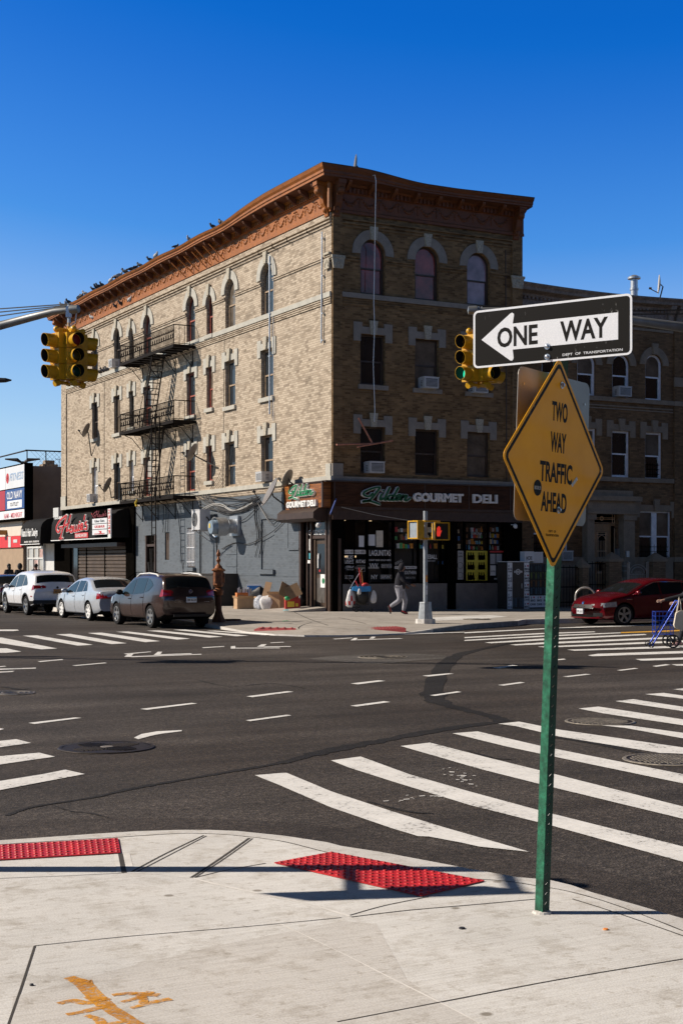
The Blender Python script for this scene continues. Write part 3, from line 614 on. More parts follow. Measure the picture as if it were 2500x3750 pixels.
# cornice ----------------------------------------------------------
def sag(t): 
    s=min(max((t-3.6)/5.5,0),1); s=s*s*(3-2*s); return -.30*s+.03*math.sin(t*1.3)*s
def sagr(t):
    s=min(max((t-.6)/3.2,0),1); s=s*s*(3-2*s); return -.24*s+(.10*max(0,(t-5)/3.6))
prof=[(.05,14.90),(.09,14.90),(.09,15.00),(.055,15.03),(.055,15.60),(.12,15.64),(.12,15.84),(.20,15.88),(.24,15.95),(.66,16.02),(.66,16.10),(.70,16.13),(.70,16.22),(.76,16.30),(.80,16.41),(.80,16.44),(.05,16.46)]
def cornice(name,f,Ln,sg,mats,mitre):
    mb=MB(); n=40; st=[Ln*i/n for i in range(n+1)]
    for i,t in enumerate(st):
        for o,z in prof:
            wgt=max(0,(z-15.6)/.85); u=t
            if i==0: u=-o if mitre else 0
            mb.v.append(f.p(u,z+sg(t)*min(1,wgt),o))
    m=len(prof)
    for i in range(n):
        for j in range(m-1):
            mb.f.append((i*m+j,i*m+j+1,(i+1)*m+j+1,(i+1)*m+j)); z=(prof[j][1]+prof[j+1][1])/2; o=(prof[j][0]+prof[j+1][0])/2
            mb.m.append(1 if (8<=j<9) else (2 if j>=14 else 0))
    mb.f.append(tuple(n*m+j for j in range(m))); mb.m.append(0)
    o=mb.build(name,mats,bld); return o
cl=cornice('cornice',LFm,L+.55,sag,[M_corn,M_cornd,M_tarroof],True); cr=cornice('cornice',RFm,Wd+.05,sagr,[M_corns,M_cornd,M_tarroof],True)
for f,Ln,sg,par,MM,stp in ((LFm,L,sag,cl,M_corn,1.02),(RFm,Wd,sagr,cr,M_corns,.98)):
    t=.5
    mb=MB()
    while t<Ln-.2:       # modillions
        z=sg(t)*.5
        mb.add([f.p(t+q,zz+z,o) for q in (-.07,.07) for o,zz in ((.205,15.70),(.30,15.72),(.52,15.86),(.58,15.94),(.58,16.005),(.205,15.99))],[(0,1,2,3,4,5),(11,10,9,8,7,6)]+[(i,i+6,(i+1)%6+6,(i+1)%6) for i in range(6)]).cut(); t+=stp
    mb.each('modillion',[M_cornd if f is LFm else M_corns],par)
    mb=MB(); t=.35
    while t<Ln-.1: mb.fbox(f,t-.045,t+.045,15.66+sg(t)*.15,15.83+sg(t)*.15,.1205,.19); t+=.17
    mb.build('dentil_row',MM,par)
    mb=MB(); t=.75          # festoons along the frieze
    while t<Ln-.5:
        for i in range(9):
            a=PI*(i/8); th=.028+.05*math.sin(a); mb.ell(f.p(t-.32+.64*i/8,15.48-.26*math.sin(a),.06),(.05 if f is RFm else .045,.05 if f is LFm else .045,th),6)
        for q in (-.42,): 
            mb.ell(f.p(t+q,15.50,.06),(.04,.04,.05),6); mb.ell(f.p(t+q,15.34,.06),(.035,.035,.10),6); mb.ell(f.p(t+q,15.20,.06),(.025,.025,.05),6)
        t+=.84
    mb.build('festoon',MM,par,smooth=60)
def bracket(f,u,par,M):
    mb=MB(); P=[(.06,14.72),(.12,14.75),(.16,14.95),(.30,15.2),(.36,15.45),(.50,15.62),(.56,15.80),(.56,16.0),(.06,16.0)]
    n=len(P); mb.add([f.p(u+q,z,o) for q in (-.13,.13) for o,z in P],[tuple(range(n)),tuple(range(2*n-1,n-1,-1))]+[(i,(i+1)%n,(i+1)%n+n,i+n) for i in range(n)])
    mb.fbox(f,u-.16,u+.16,15.84,16.0,.06,.60); mb.ell(f.p(u,15.62,.47),(.14,.14,.14),8); mb.ell(f.p(u,14.98,.17),(.10,.10,.12),8); mb.build('bracket',M,par)
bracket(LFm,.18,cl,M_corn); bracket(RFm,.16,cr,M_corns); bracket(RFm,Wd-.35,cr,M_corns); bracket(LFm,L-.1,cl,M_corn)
mb=MB(); mb.ell((-.16,-.16,15.02),(.09,.09,.10),8); mb.tube([(-.16,-.16,15.0),(-.16,-.16,15.9)],.09,8); mb.build('bracket',M_corn,cl,smooth=40)
# bent rods where the cornice has lost its lining
mb=MB()
for t in (9.6,10.2,11.0,11.5,12.4,13.0,13.9): mb.tube([LFm.p(t,14.95,.12),LFm.p(t+.45,15.95+sag(t),.62)],.028,6).cut()
mb.each('cornice_rod',M_corn,cl)
# downpipes and conduit on the long facade ------------------------------
M_galv=pm('galvanised',(.46,.48,.50),.4,.7,.15,8); M_wire=pm('black_cable',(.012,.011,.011),.55,0,.2,5)
mb=MB(); a=lf(1180,848,.08); b=lf(1177,1255,.08); mb.tube([LFm.p(a[0],a[1],.09),LFm.p(b[0],b[1],.09)],.03,8)
for z in (14.0,12.6,11.2,10.2): mb.fbox(LFm,a[0]-.06,a[0]+.06,z,z+.05,.001,.11)
mb.build('conduit',M_galv,bld,smooth=40)
mb=MB(); a=lf(987,937,.08); b=lf(993,1330,.08); mb.tube([LFm.p(a[0]-.02,a[1],.09),LFm.p(a[0]-.02,7.9,.09)],.035,8); mb.tube([LFm.p(a[0]-.3,a[1]-.1,.06),LFm.p(a[0]-.3,7.6,.06)],.012,6)
for z in (13.9,11.9,10.2): mb.fbox(LFm,a[0]-.1,a[0]+.06,z,z+.05,.001,.12)
mb.build('conduit',M_galv,bld,smooth=40)
mb=MB()
for t in (3.3,4.6,5.9,1.6): mb.tube([LFm.p(t,14.42,.06),LFm.p(t,14.42,.20),LFm.p(t,14.62,.22)],.014,6).cut()
mb.each('hook',M_black,bld)
mb=MB(); mb.tube([LFm.p(25.4,12.0,.03),LFm.p(25.4,5.2,.03)],.012,5).cut(); mb.tube([LFm.p(9.75,11.5,.02),LFm.p(9.9,5.2,.02)],.010,5); mb.each('conduit',M_wire,bld)
mb=MB(); mb.tube([RFm.p(7.75,14.3,.03),RFm.p(7.8,5.2,.03)],.02,6); mb.build('conduit',M_frame,bld)
# ---------------- ground floor of the long facade
mb=MB()
mb.fbox(LFm,4.75,6.18,1.50,1.675,.001,.12).cut(); mb.fbox(LFm,12.95,14.05,1.58,1.745,.001,.16).cut(); mb.fbox(LFm,2.58,3.54,2.45,2.515,.036,.06).cut()
for i in range(4): mb.fbox(LFm,8.45,9.62,.75+.52*i,1.24+.52*i,.001,.025)
mb.cut()
for u in (2.57,3.52): mb.fbox(LFm,u,u+.03,2.52,4.0,.036,.055)
mb.cut(); mb.fbox(LFm,2.57,20.69,1.42,1.50,.001,.012)
mb.each('masonry_patch',M_grey,bld)
mb=MB(); mb.tube([LFm.p(12.35,.16,.05),LFm.p(12.35,4.7,.05)],.03,6); mb.build('conduit',M_wire,bld)
# barred window, residential door
mb=MB(); mb.fbox(LFm,13.06,13.94,1.76,3.54,-.09,-.05); o=mb.build('window',M_frame,bld); mb=MB(); mb.fbox(LFm,13.12,13.88,1.82,3.48,-.048,-.046); mb.build('pane',G_net,o); mb=MB()
for i in range(6): mb.tube([LFm.p(13.1+.16*i,1.8,.02),LFm.p(13.1+.16*i,3.5,.02)],.012,5)
for z in (2.0,2.65,3.3): mb.tube([LFm.p(13.05,z,.03),LFm.p(13.95,z,.03)],.014,5)
mb.build('window_bars',M_framew,o)
mb=MB(); mb.fbox(LFm,16.21,16.74,2.11,3.39,-.09,-.06); mb.build('window',M_frame,bld)
mb=MB(); mb.fbox(LFm,17.86,19.24,.31,3.29,-.095,-.06); mb.mat(1).fbox(LFm,17.88,18.0,.31,3.28,-.058,.06); mb.fbox(LFm,19.1,19.23,.31,3.28,-.058,.06); mb.fbox(LFm,18.0,19.1,2.75,2.87,-.058,.03); mb.mat(2)
for i in range(9): a=PI*(.08+.84*i/8); mb.tube([LFm.p(18.55,.55,.0),LFm.p(18.55+.5*math.cos(a),2.65 if abs(math.cos(a))<.6 else 2.0,.01)],.012,5)
o=mb.build('door',[M_black,M_brown,M_wire],bld); mb=MB(); mb.fbox(LFm,18.95,19.0,1.2,1.5,-.05,.02); mb.build('handle',M_galv,o)
mb=MB(); mb.fbox(LFm,17.6,19.5,.1,.24,.001,1.0); mb.fbox(LFm,17.7,19.4,.241,.305,.001,.65); mb.build('door_step',M_stone,bld)
mb=MB()
for u in (17.5,19.55):
    mb.tube([LFm.p(u,1.5,.05),LFm.p(u,1.5,.45),LFm.p(u,1.0,1.1),LFm.p(u,.95,1.3)],.022,6)
    for d,z in ((.4,1.5),(.7,1.3),(1.05,1.05)): mb.tube([LFm.p(u,.16,d),LFm.p(u,z,d)],.014,5)
    mb.cut()
mb.each('handrail',M_black,bld)
# eatery front: black surround and roll shutters
mb=MB(); mb.mat(0).fbox(LFm,20.7,L-.01,.1,4.97,-.25,-.12); mb.fbox(LFm,20.7,21.9,.1,4.75,-.119,.10); mb.fbox(LFm,31.3,L-.02,.1,4.7,-.119,.02); mb.fbox(LFm,21.9,31.3,3.0,4.7,-.119,.05); mb.mat(1).fbox(LFm,29.9,30.05,.16,3.0,-.119,-.02); mb.mat(1).fbox(LFm,21.95,31.2,2.8,3.0,.051,.55)
mb.build('shop_front',[M_black,M_brown],bld)
m,t,b=nt('shutter_steel'); v=wallvec(t); b.inputs['Base Color'].default_value=(.075,.052,.038,1); b.inputs['Roughness'].default_value=.6; b.inputs['Metallic'].default_value=.2
n1=noise(t,v,1.6,6,.7); n2=noise(t,v,7,5,.75); c=ramp(t,n1,[(.35,(.045,.032,.024)),(.65,(.10,.07,.05))]); c=mulc(t,c,(.55,.53,.5),ramp(t,n2,[(.66,(0,0,0)),(.70,(1,1,1))]),'MIX'); t.links.new(c,b.inputs['Base Color']); M_shut=m
for u0,u1 in ((22.0,25.35),(25.5,28.4),(28.55,29.85)):
    mb=MB(); z=.18; 
    while z<2.98: mb.add([LFm.p(u,zz,d) for u in (u0,u1) for d,zz in ((-.07,z),(-.02,z+.03),(-.02,z+.15),(-.07,z+.18))],[(0,1,5,4),(1,2,6,5),(2,3,7,6)]); z+=.19
    mb.build('roller_shutter',M_shut,bld)
mb=MB()
for u in (21.9,25.36,28.42,29.86): mb.fbox(LFm,u,u+.12,.16,3.0,-.119,.0).cut()
mb.each('shutter_guide',M_black,bld)
mb=MB(); mb.fbox(LFm,30.06,31.25,.16,2.9,-.118,-.09); mb.build('door',G_dark,bld)
# ---------------- deli entrance on the long facade, near the corner
mb=MB(); mb.mat(0).fbox(LFm,.02,2.54,.1,4.9,-1.0,-.95)                              # back of the recess
mb.mat(1)
for u0,u1,d in ((2.40,2.545,.06),(2.05,2.13,-.05),(1.66,1.76,-.02),(.30,.42,.05),(.02,.20,.05)): mb.fbox(LFm,u0,u1,.12,4.0,d-.14,d)
mb.fbox(LFm,.42,1.66,2.86,2.98,-.19,-.06); mb.fbox(LFm,.43,2.39,3.62,3.98,-.3,-.02); mb.mat(0).fbox(LFm,.21,.29,.12,4.0,-.3,-.05)
mb.fbox(LFm,1.77,2.04,1.95,2.05,-.10,-.06); mb.fbox(LFm,2.14,2.39,.12,4.0,-.16,-.13)
mb.build('shop_entrance',[M_black,M_brown],bld)
G_shop=glassmat('shop_glass',(.95,.96,.96),.4)
mb=MB(); mb.fbox(LFm,1.77,2.04,2.06,3.6,-.12,-.115); mb.fbox(LFm,1.77,2.04,.3,1.94,-.12,-.115); mb.fbox(LFm,.43,1.65,2.99,3.6,-.12,-.115); sg=mb.build('shop_window',G_dark,bld)
M_sw=pm('sticker_white',(.72,.72,.70),.5,0,.05,5); M_sg=pm('sticker_green',(.015,.16,.06),.5,0,.1,5); M_sb=pm('sticker_blue',(.03,.16,.45),.5,0,.1,5); M_sc=pm('sticker_cyan',(.10,.50,.60),.5,0,.1,5); M_sr=pm('sticker_red',(.50,.03,.03),.5,0,.1,5); M_sy=pm('sticker_yellow',(.70,.48,.03),.5,0,.1,5); M_so=pm('sticker_orange',(.75,.25,.05),.5,0,.1,5)
mb=MB(); mb.mat(0).fbox(LFm,1.78,2.03,1.93,2.05,-.059,-.055).cut()
mb.mat(0).fbox(LFm,1.80,2.02,2.42,2.86,-.113,-.112).cut(); mb.mat(3).fbox(LFm,1.80,2.02,2.10,2.32,-.113,-.112).cut(); mb.mat(2).fbox(LFm,1.79,1.93,.32,1.90,-.113,-.112)
mb.mat(0).ftext(LFm,'FREE GAME',1.86,1.55,.62,.10,-.111,.002,.01,rot=-PI/2)
for z,kk in ((1.12,4),(.98,0),(.84,1),(.70,5),(.56,0),(.42,0)): mb.mat(kk).fbox(LFm,1.80,1.92,z-.06,z+.06,-.1105,-.109)
mb.cut(); mb.mat(0).ftext(LFm,'GOURMET DELI',1.18,3.10,1.75,.20,-.112,.004,.01); mb.mat(1)
mb.each('window_sticker',[M_sw,M_sg,M_sb,M_sc,M_sy,M_sr],sg)
mb=MB(); d0=-.16; mb.mat(0).fbox(LFm,.43,1.65,.28,2.85,d0-.04,d0); mb.mat(1).fbox(LFm,.58,1.42,1.52,2.66,d0,d0+.004); mb.mat(2).fbox(LFm,.55,1.45,.45,1.38,d0,d0+.004)
for u in (.44,1.50): mb.mat(0).fbox(LFm,u,u+.12,.3,2.84,d0,d0+.05)
dd=mb.build('door',[M_frame,G_dark,pm('door_kick_panel',(.10,.09,.08),.5,.3,.3,5)],bld)
mb=MB(); mb.fbox(LFm,.68,1.16,1.02,1.52,d0+.006,d0+.012); mb.mat(1).lathe([(.11,0),(.11,.004),(0,.004)],LFm.p(.92,1.27,d0+.012),20,(-1,0,0)); mb.mat(0)
mb.fbox(LFm,.55,.70,2.4,2.64,d0+.006,d0+.01); mb.mat(2).fbox(LFm,.53,.62,1.55,1.75,d0+.006,d0+.01); mb.mat(3).lathe([(.05,0),(.05,.004),(0,.004)],LFm.p(1.22,1.65,d0+.008),14,(-1,0,0)); mb.build('notice',[M_sw,M_sg,M_sc,M_sr],dd)
mb=MB(); mb.fbox(LFm,1.26,1.31,1.75,2.25,d0+.03,d0+.06); mb.fbox(LFm,1.22,1.27,2.1,2.3,d0+.03,d0+.06); mb.build('handle',M_sw,dd)
# ramp of worn concrete at the entrance
mb=MB(); A=[(-.02,.36),(-.02,1.95),(-1.75,2.9),(-1.9,.1)]; zt=[.30,.30,.155,.155]
P=[V((x,y,z)) for (x,y),z in zip(A,zt)]; Q=[V((x,y,.12)) for x,y in A]; mb.hexa(Q+P); struct(mb.build('entrance_ramp',M_walk2),'worn concrete ramp up to the deli door')
# ---------------- deli front on the street side
mb=MB(); M_gran=pm('granite_tile',(.20,.17,.145),.5,0,.25,2,.05,fine=(40,.3))
mb.mat(0)
mb.fbox(RFm,.02,.45,.12,4.0,-.3,.05); mb.fbox(RFm,.45,8.5,3.55,4.98,-.3,.0); mb.fbox(RFm,7.75,8.54,.12,3.55,-.3,.04); mb.fbox(RFm,5.02,5.42,.12,3.55,-.3,.05)
mb.mat(1).fbox(RFm,.455,5.015,.12,1.16,-.28,.045); mb.fbox(RFm,5.425,7.745,.12,1.16,-.28,.045)
mb.mat(2).fbox(RFm,.24,.36,.16,2.85,.051,.09); mb.mat(0).fbox(RFm,.46,8.52,3.56,3.62,.051,.07); mb.mat(2).fbox(RFm,.02,8.52,3.50,4.02,.053,.085) if False else None
mb.fbox(RFm,.46,7.74,1.165,1.22,-.2,.06)
for u in (.47,1.48,2.62,3.72,4.72,5.44,5.83,6.93,7.68): mb.fbox(RFm,u,u+.06,1.221,3.549,-.1,.035)
# inside of the shop
mb.mat(3).quad((.4,.31,.15),(8.4,.31,.15),(8.4,2.6,.15),(.4,2.6,.15)); mb.quad((.4,2.6,.15),(8.4,2.6,.15),(8.4,2.6,3.6),(.4,2.6,3.6)); mb.quad((.4,.31,3.56),(8.4,.31,3.56),(8.4,2.6,3.56),(.4,2.6,3.56)); mb.quad((.4,.31,.15),(.4,2.6,.15),(.4,2.6,3.6),(.4,.31,3.6)); mb.quad((8.4,.31,.15),(8.4,2.6,.15),(8.4,2.6,3.6),(8.4,.31,3.6))
M_in=pm('shop_interior',(.05,.035,.025),.8,0,.4,1.5)
mb.build('shop_front',[M_black,M_gran,M_brown,M_in],bld)
M_decal=pm('decal_white',(.72,.70,.67),.6,0,.1,3); M_decalg=pm('decal_grey',(.38,.37,.35),.6,0,.2,3)
SW=[]
for u0,u1 in ((.53,1.48),(1.54,2.62),(2.68,3.72),(3.78,4.72),(4.78,5.01),(5.5,5.83),(5.89,6.93),(6.99,7.68)):
    mb=MB(); mb.quad(*[RFm.p(u,z,-.03) for u,z in ((u0,1.22),(u1,1.22),(u1,3.55),(u0,3.55))]); SW.append((mb.build('shop_window',G_shop,bld),u0,u1))
def decal(i,items,mats=None):
    mb=MB(); o,u0,u1=SW[i]; w=u1-u0; c=(u0+u1)/2
    for it in items:
        if i==6 and it[0]=='t': mb.cut()
        if it[0]=='t': _,s,cu,z,ww,h,k=it[:7]; mb.mat(k).ftext(RFm,s,c+cu*w,z,ww*w,h,-.028,.003,.012,shear=it[7] if len(it)>7 else 0,rot=it[8] if len(it)>8 else 0)
        elif it[0]=='b': _,a,b,z0,z1,k=it; mb.mat(k).fbox(RFm,c+a*w,c+b*w,z0,z1,-.029,-.026)
        elif it[0]=='r': 
            _,a,b,z0,z1,k=it; q=.012; mb.mat(k)
            for x0,x1,y0,y1 in ((a*w,b*w,z0,z0+q),(a*w,b*w,z1-q,z1),(a*w,a*w+q,z0+q,z1-q),(b*w-q,b*w,z0+q,z1-q)): mb.fbox(RFm,c+x0,c+x1,y0,y1,-.029,-.026)
        elif it[0]=='o':
            _,cu,z,r,k=it; mb.mat(k).lathe([(r,0),(r,.003),(r*.86,.003),(r*.86,0)],RFm.p(c+cu*w,z,-.029),20,(0,-1,0),cap=False)
        if i!=6 or it[0]=='t': mb.cut()
    mb.each('window_sticker',mats or [M_decal,M_black,M_decalg,M_sy,M_sr,M_frame],o)
decal(0,[('b',-.5,.48,2.28,2.43,0),('t','COLD BEER SOLD HERE',-.01,2.355,.9,.10,1),('r',-.47,-.02,1.92,2.22,0),('t','BUD',-.24,2.14,.3,.10,0),('t','LIGHT',-.24,2.01,.38,.11,0),('t','RITAS',.26,2.0,.42,.13,0,.15),('t','STELLA',-.22,1.80,.36,.07,0),('t','ARTOIS',-.22,1.70,.36,.06,2),('t','SELTZER',-.25,1.42,.4,.13,2),('r',.1,.46,1.62,1.86,2)])
decal(1,[('t','LAGUNITAS',0,2.32,.86,.22,0),('t','CRAFT BEER SOLD HERE',0,2.05,.88,.06,0),('t','VVV',-.25,1.84,.34,.18,0),('r',.06,.46,1.76,1.9,0),('t','SIERRA NEVADA',.26,1.83,.36,.05,0),('t','NY',-.22,1.42,.26,.16,0),('t','SIXPOINT',.24,1.42,.40,.11,0,.1),('r',.02,.47,1.34,1.5,2)])
decal(2,[('t','FIREBALL',-.30,1.98,.34,.10,2,0,.5),('b',-.47,.47,1.72,1.82,0),('t','NO TASTE IS IMPOSSIBLE',0,1.77,.86,.055,1),('t','SOUTHERN',.2,1.58,.5,.13,0),('t','SMOOTH',.2,1.38,.4,.08,2)])
decal(3,[('t','FIREBALL',.05,2.18,.66,.17,0),('t','CINNAMON WHISKY',.05,2.02,.5,.04,0)])
M_post=pm('poster_yellow',(.50,.42,.03),.55,0,.12,2)
decal(5,[('b',-.46,.46,1.3,2.42,2),('t','OUR',0,2.32,.5,.07,1),('t','LAWN',0,2.2,.6,.07,1),('o',0,1.85,.13,1),('o',0,1.47,.12,1)])
its=[('b',-.5,.5,1.26,2.42,3)]
for cu in (-.24,.24):
    for z,kk in ((2.2,1),(1.82,1),(1.42,5)):
        its+=[('b',cu-.16,cu+.16,z-.14,z+.05,kk)]+[('b',cu-.15+.11*j,cu-.09+.11*j,z+.05,z+.16,1) for j in range(3)]
decal(6,its+[('t','CORONA',0,3.1,.5,.10,2)],[M_decal,M_black,M_decalg,M_post,M_sr,M_frame])
decal(7,[('b',-.5,.5,2.36,2.42,4),('b',-.4,-.05,1.9,2.3,2),('b',.02,.4,1.9,2.3,2),('b',-.4,-.02,1.45,1.85,0),('b',.05,.4,1.4,1.82,5),('t','ULTRA',-.2,1.62,.3,.06,1),('t','no',0,1.32,.24,.07,0)])
# warm lamps under the shop ceiling
mb=MB(); M_lamp=emis('shop_lamp',(1,.70,.38),.8)
for x,y in ((.95,.7),(1.3,1.5),(2.1,.8)): mb.lathe([(.05,0),(.05,-.02),(0,-.02)],(x,y,3.555),14).cut()
mb.each('ceiling_lamp',M_lamp,bld)
# black cellar box against the grey wall
mb=MB(); q=lf(878,2103); mb.box((-1.15,8.35,.152),(-.002,10.4,1.46)); mb.box((-1.2,8.32,1.461),(-.002,10.45,1.50)); tag(mb.build('storage_bin',pm('bin_black',(.03,.024,.02),.6,.1,.3,4,.1),loc=(-.6,9.3,.152)),'large dark flat-topped box against the grey wall behind the rusty call box','storage bin')
# ================================================================ row houses to the right of the deli
M_nb=brickmat('brown_brick',(.26,.15,.072),(.17,.098,.046),(.16,.105,.06),bias=0,stain=.4,dark=.5)
M_ns=pm('brownstone_trim',(.29,.225,.16),.85,0,.2,3,.2,fine=(22,.2)); M_nc=pm('row_cornice',(.27,.215,.175),.75,0,.3,3,.2,fine=(12,.35))
NF=Fm((0,1.2,0),(1,0,0),(0,0,1),(0,-1,0),1)
nf=lambda x,y:rf(x,y,-1.2)
rh=thing('row_house','brown brick row house with white window frames and carved stone doorway, right of the deli','building',(12.5,1.2,.15))
def pxwin(x0,x1,y0,y1):
    a=nf(x0,y1); b=nf(x1,y0); z0=nf((x0+x1)/2,y1)[1]; z1=nf((x0+x1)/2,y0)[1]; return a[0],b[0],z0,z1
NW=[]
for x0,x1,y0,y1,ar in ((1983,2040,1290,1440,1),(2113,2180,1291,1447,1),(2241,2305,1296,1456,1),(2362,2424,1297,1466,1),(1983,2040,1560,1735,0),(2113,2182,1568,1742,0),(2239,2305,1577,1747,0),(2361,2424,1583,1757,0),(1953,2080,1862,2048,2),(2340,2457,1872,2058,2)):
    a,b,z0,z1=pxwin(x0,x1,y0,y1); NW.append(((a+b)/2,(b-a)/2,z0,z1,ar))
dr=(nf(2158,2045)[0],nf(2256,2045)[0],1.0,nf(2205,1880)[1])
E=nf(2462,1500)[0]
mb=MB(); mb.holes(NF,[(8.56,.15),(E,.15),(E,13.0),(8.56,13.0)],[win_outline((w[0],w[1],w[2],w[3],w[4]==1)) for w in NW]+[[(dr[0],dr[2]),(dr[1],dr[2]),(dr[1],dr[3]),(dr[0],dr[3])]],0,.22)
mb.mat(1).quad((8.56,1.25,13.0),(E,1.25,13.0),(E,18,12.6),(8.56,18,12.6)); mb.mat(0).quad((8.56,1.21,.1),(8.56,18,.1),(8.56,18,13),(8.56,1.21,13)); mb.quad((E,1.21,.1),(E,18,.1),(E,18,13),(E,1.21,13))
mb.build('wall',[M_nb,M_tarroof],rh)
def nwin(w,i,par):
    c,hw,z0,z1,ar=w; d=-.10; t=.09 if ar!=2 else .07; mb=MB()
    ol=win_outline((c,hw-.002,z0+.002,z1-.002,ar==1)); inn=[(c-hw+t,z0+t),(c+hw-t,z0+t)]+(archpts(c,hw-t,z1-hw) if ar==1 else [(c+hw-t,z1-t),(c-hw+t,z1-t)]); n=len(ol)
    mb.add([NF.p(u,v,d) for u,v in ol]+[NF.p(u,v,d) for u,v in inn]+[NF.p(u,v,d-.08) for u,v in inn],[(j,(j+1)%n,(j+1)%n+n,j+n) for j in range(n)]+[(j+n,(j+1)%n+n,(j+1)%n+2*n,j+2*n) for j in range(n)])
    zm=z0+(z1-z0)*.5; mb.fbox(NF,c-hw+t,c+hw-t,zm-.03,zm+.03,d-.06,d-.01)
    if ar==2: mb.fbox(NF,c-.13,c+.13,z0+t,z1-t,d-.06,d+.02)
    mb.fbox(NF,c+hw-t-.05,c+hw-t,z0+t,zm-.031,d-.06,d+.01)
    o=mb.build('window',M_framew,par); mb=MB()
    mb.fpoly(NF,[(c-hw+t,zm),(c+hw-t,zm)]+inn[2:],d-.041,d-.041); mb.mat(1).fpoly(NF,[(c-hw+t,z0+t),(c+hw-t,z0+t),(c+hw-t,zm),(c-hw+t,zm)],d-.056,d-.056)
    mb.build('pane',[G_net if i%2 or ar==2 else G_dark,G_dark],o,fix=False)
    if ar==2 or (i in (7,)):
        mb=MB(); 
        for z in (.25,.45,.65): mb.tube([NF.p(c-hw+.1,z0+z,d+.02),NF.p(c+hw-.1,z0+z,d+.02)],.012,5)
        for q in range(5): mb.tube([NF.p(c-hw+.2+q*(2*hw-.4)/4,z0+.1,d+.02),NF.p(c-hw+.2+q*(2*hw-.4)/4,z0+.75,d+.02)],.01,5)
        mb.build('window_guard',M_black,o)
    mb=MB()
    if ar==1:
        zs=z1-hw; r0,r1=hw+.01,hw+.32; P=[(c+r1*math.cos(a),zs+r1*math.sin(a)) for a in [PI*k/16 for k in range(17)]]+[(c+r0*math.cos(a),zs+r0*math.sin(a)) for a in [PI-PI*k/16 for k in range(17)]]
        for k in range(16): mb.fpoly(NF,[P[k],P[k+1],P[32-k],P[33-k]],.001,.06,False)
        mb.fpoly(NF,[(c-.1,z1-.02),(c+.1,z1-.02),(c+.17,z1+.45),(c-.17,z1+.45)],.05,.13)
    else:
        e,h=.28,.34; mb.fpoly(NF,[(c-hw-e,z1-.28),(c-hw-.002,z1-.28),(c-hw-.002,z1),(c+hw+.002,z1),(c+hw+.002,z1-.28),(c+hw+e,z1-.28),(c+hw+e,z1+h+.08),(c+hw-.06,z1+h+.08),(c+hw-.06,z1+h-.08),(c-hw+.06,z1+h-.08),(c-hw+.06,z1+h+.08),(c-hw-e,z1+h+.08)],.001,.045); mb.fpoly(NF,[(c-.1,z1-.02),(c+.1,z1-.02),(c+.17,z1+.5),(c-.17,z1+.5)],.03,.12)
    mb.build('lintel',M_ns,o)
for i,w in enumerate(NW): nwin(w,i,rh)
mb=MB(); zt=NW[1][2]
for z0,z1,d in ((zt-.2,zt-.01,.12),(zt-.52,zt-.47,.05),(zt-.40,zt-.35,.04),(NW[6][2]-.2,NW[6][2]-.01,.12),(2.0,2.2,.10),(11.9,12.0,.06),(12.1,12.15,.05)): mb.fbox(NF,8.57,E-.01,z0,z1,.001,d).cut()
mb.each('string_course',M_ns,rh)
mb=MB(); mb.fbox(NF,8.57,dr[0]-.7,.16,2.0,.001,.05).cut(); mb.fbox(NF,dr[1]+.75,E-.01,.16,2.0,.001,.05); mb.each('base_course',M_ns,rh)
prn=[(.02,12.35),(.06,12.36),(.06,12.85),(.16,12.88),(.18,12.98),(.50,13.05),(.52,13.16),(.62,13.26),(.62,13.32),(.02,13.36)]
def ncorn(a,b,par):
    mb=MB(); n=16
    for i in range(n+1):
        u=a+(b-a)*i/n
        for o,z in prn: mb.v.append(NF.p(u,z-.10*math.sin(PI*i/n)-.0*i,o))
    m=len(prn)
    for i in range(n):
        for j in range(m-1): mb.f.append((i*m+j,i*m+j+1,(i+1)*m+j+1,(i+1)*m+j)); mb.m.append(1 if j==m-2 else 0)
    for i in (0,n): mb.f.append(tuple(i*m+j for j in range(m))); mb.m.append(0)
    u=a+.3
    while u<b-.2: mb.mat(0).fbox(NF,u-.05,u+.05,12.72,12.84,.061,.15); u+=.2
    o=mb.build('cornice',[M_nc,M_tarroof],par)
    for u in (a+.22,b-.25):
        mb=MB(); mb.fpoly(Fm(NF.p(u-.14,0,0),(0,-1,0),(0,0,1),(1,0,0)),[(.06,12.15),(.15,12.25),(.22,12.6),(.42,12.85),(.45,13.04),(.06,13.04)],0,.28); mb.build('bracket',M_nc,o)
ncorn(8.58,E-.02,rh)
# doorway
uc=(dr[0]+dr[1])/2
mb=MB()
for u0,u1 in ((nf(2131,1950)[0],dr[0]-.02),(dr[1]+.12,nf(2304,1950)[0])):
    mb.fbox(NF,u0,u1,1.0,3.75,.001,.35); mb.fbox(NF,u0-.06,u1+.06,3.75,4.0,.001,.42); mb.fbox(NF,u0-.05,u1+.05,.2,1.2,.002,.40)
mb.fbox(NF,nf(2131,1950)[0]-.1,nf(2304,1950)[0]+.1,4.0,4.12,.001,.5); mb.fbox(NF,nf(2131,1950)[0],nf(2304,1950)[0],4.121,4.55,.001,.40); mb.fbox(NF,nf(2131,1950)[0]-.2,nf(2304,1950)[0]+.2,4.55,4.75,.001,.6); mb.fbox(NF,nf(2131,1950)[0]+.1,nf(2304,1950)[0]-.1,4.751,5.0,.001,.35)
mb.build('doorway',M_ns,rh)
M_brass=pm('door_grille_brass',(.75,.50,.30),.5,0,.15,6); M_dw=pm('door_wood',(.34,.21,.10),.5,0,.3,3)
mb=MB(); mb.mat(0).fbox(NF,dr[0],dr[1],1.0,dr[3],-.21,-.16)
zt2=dr[3]-.52
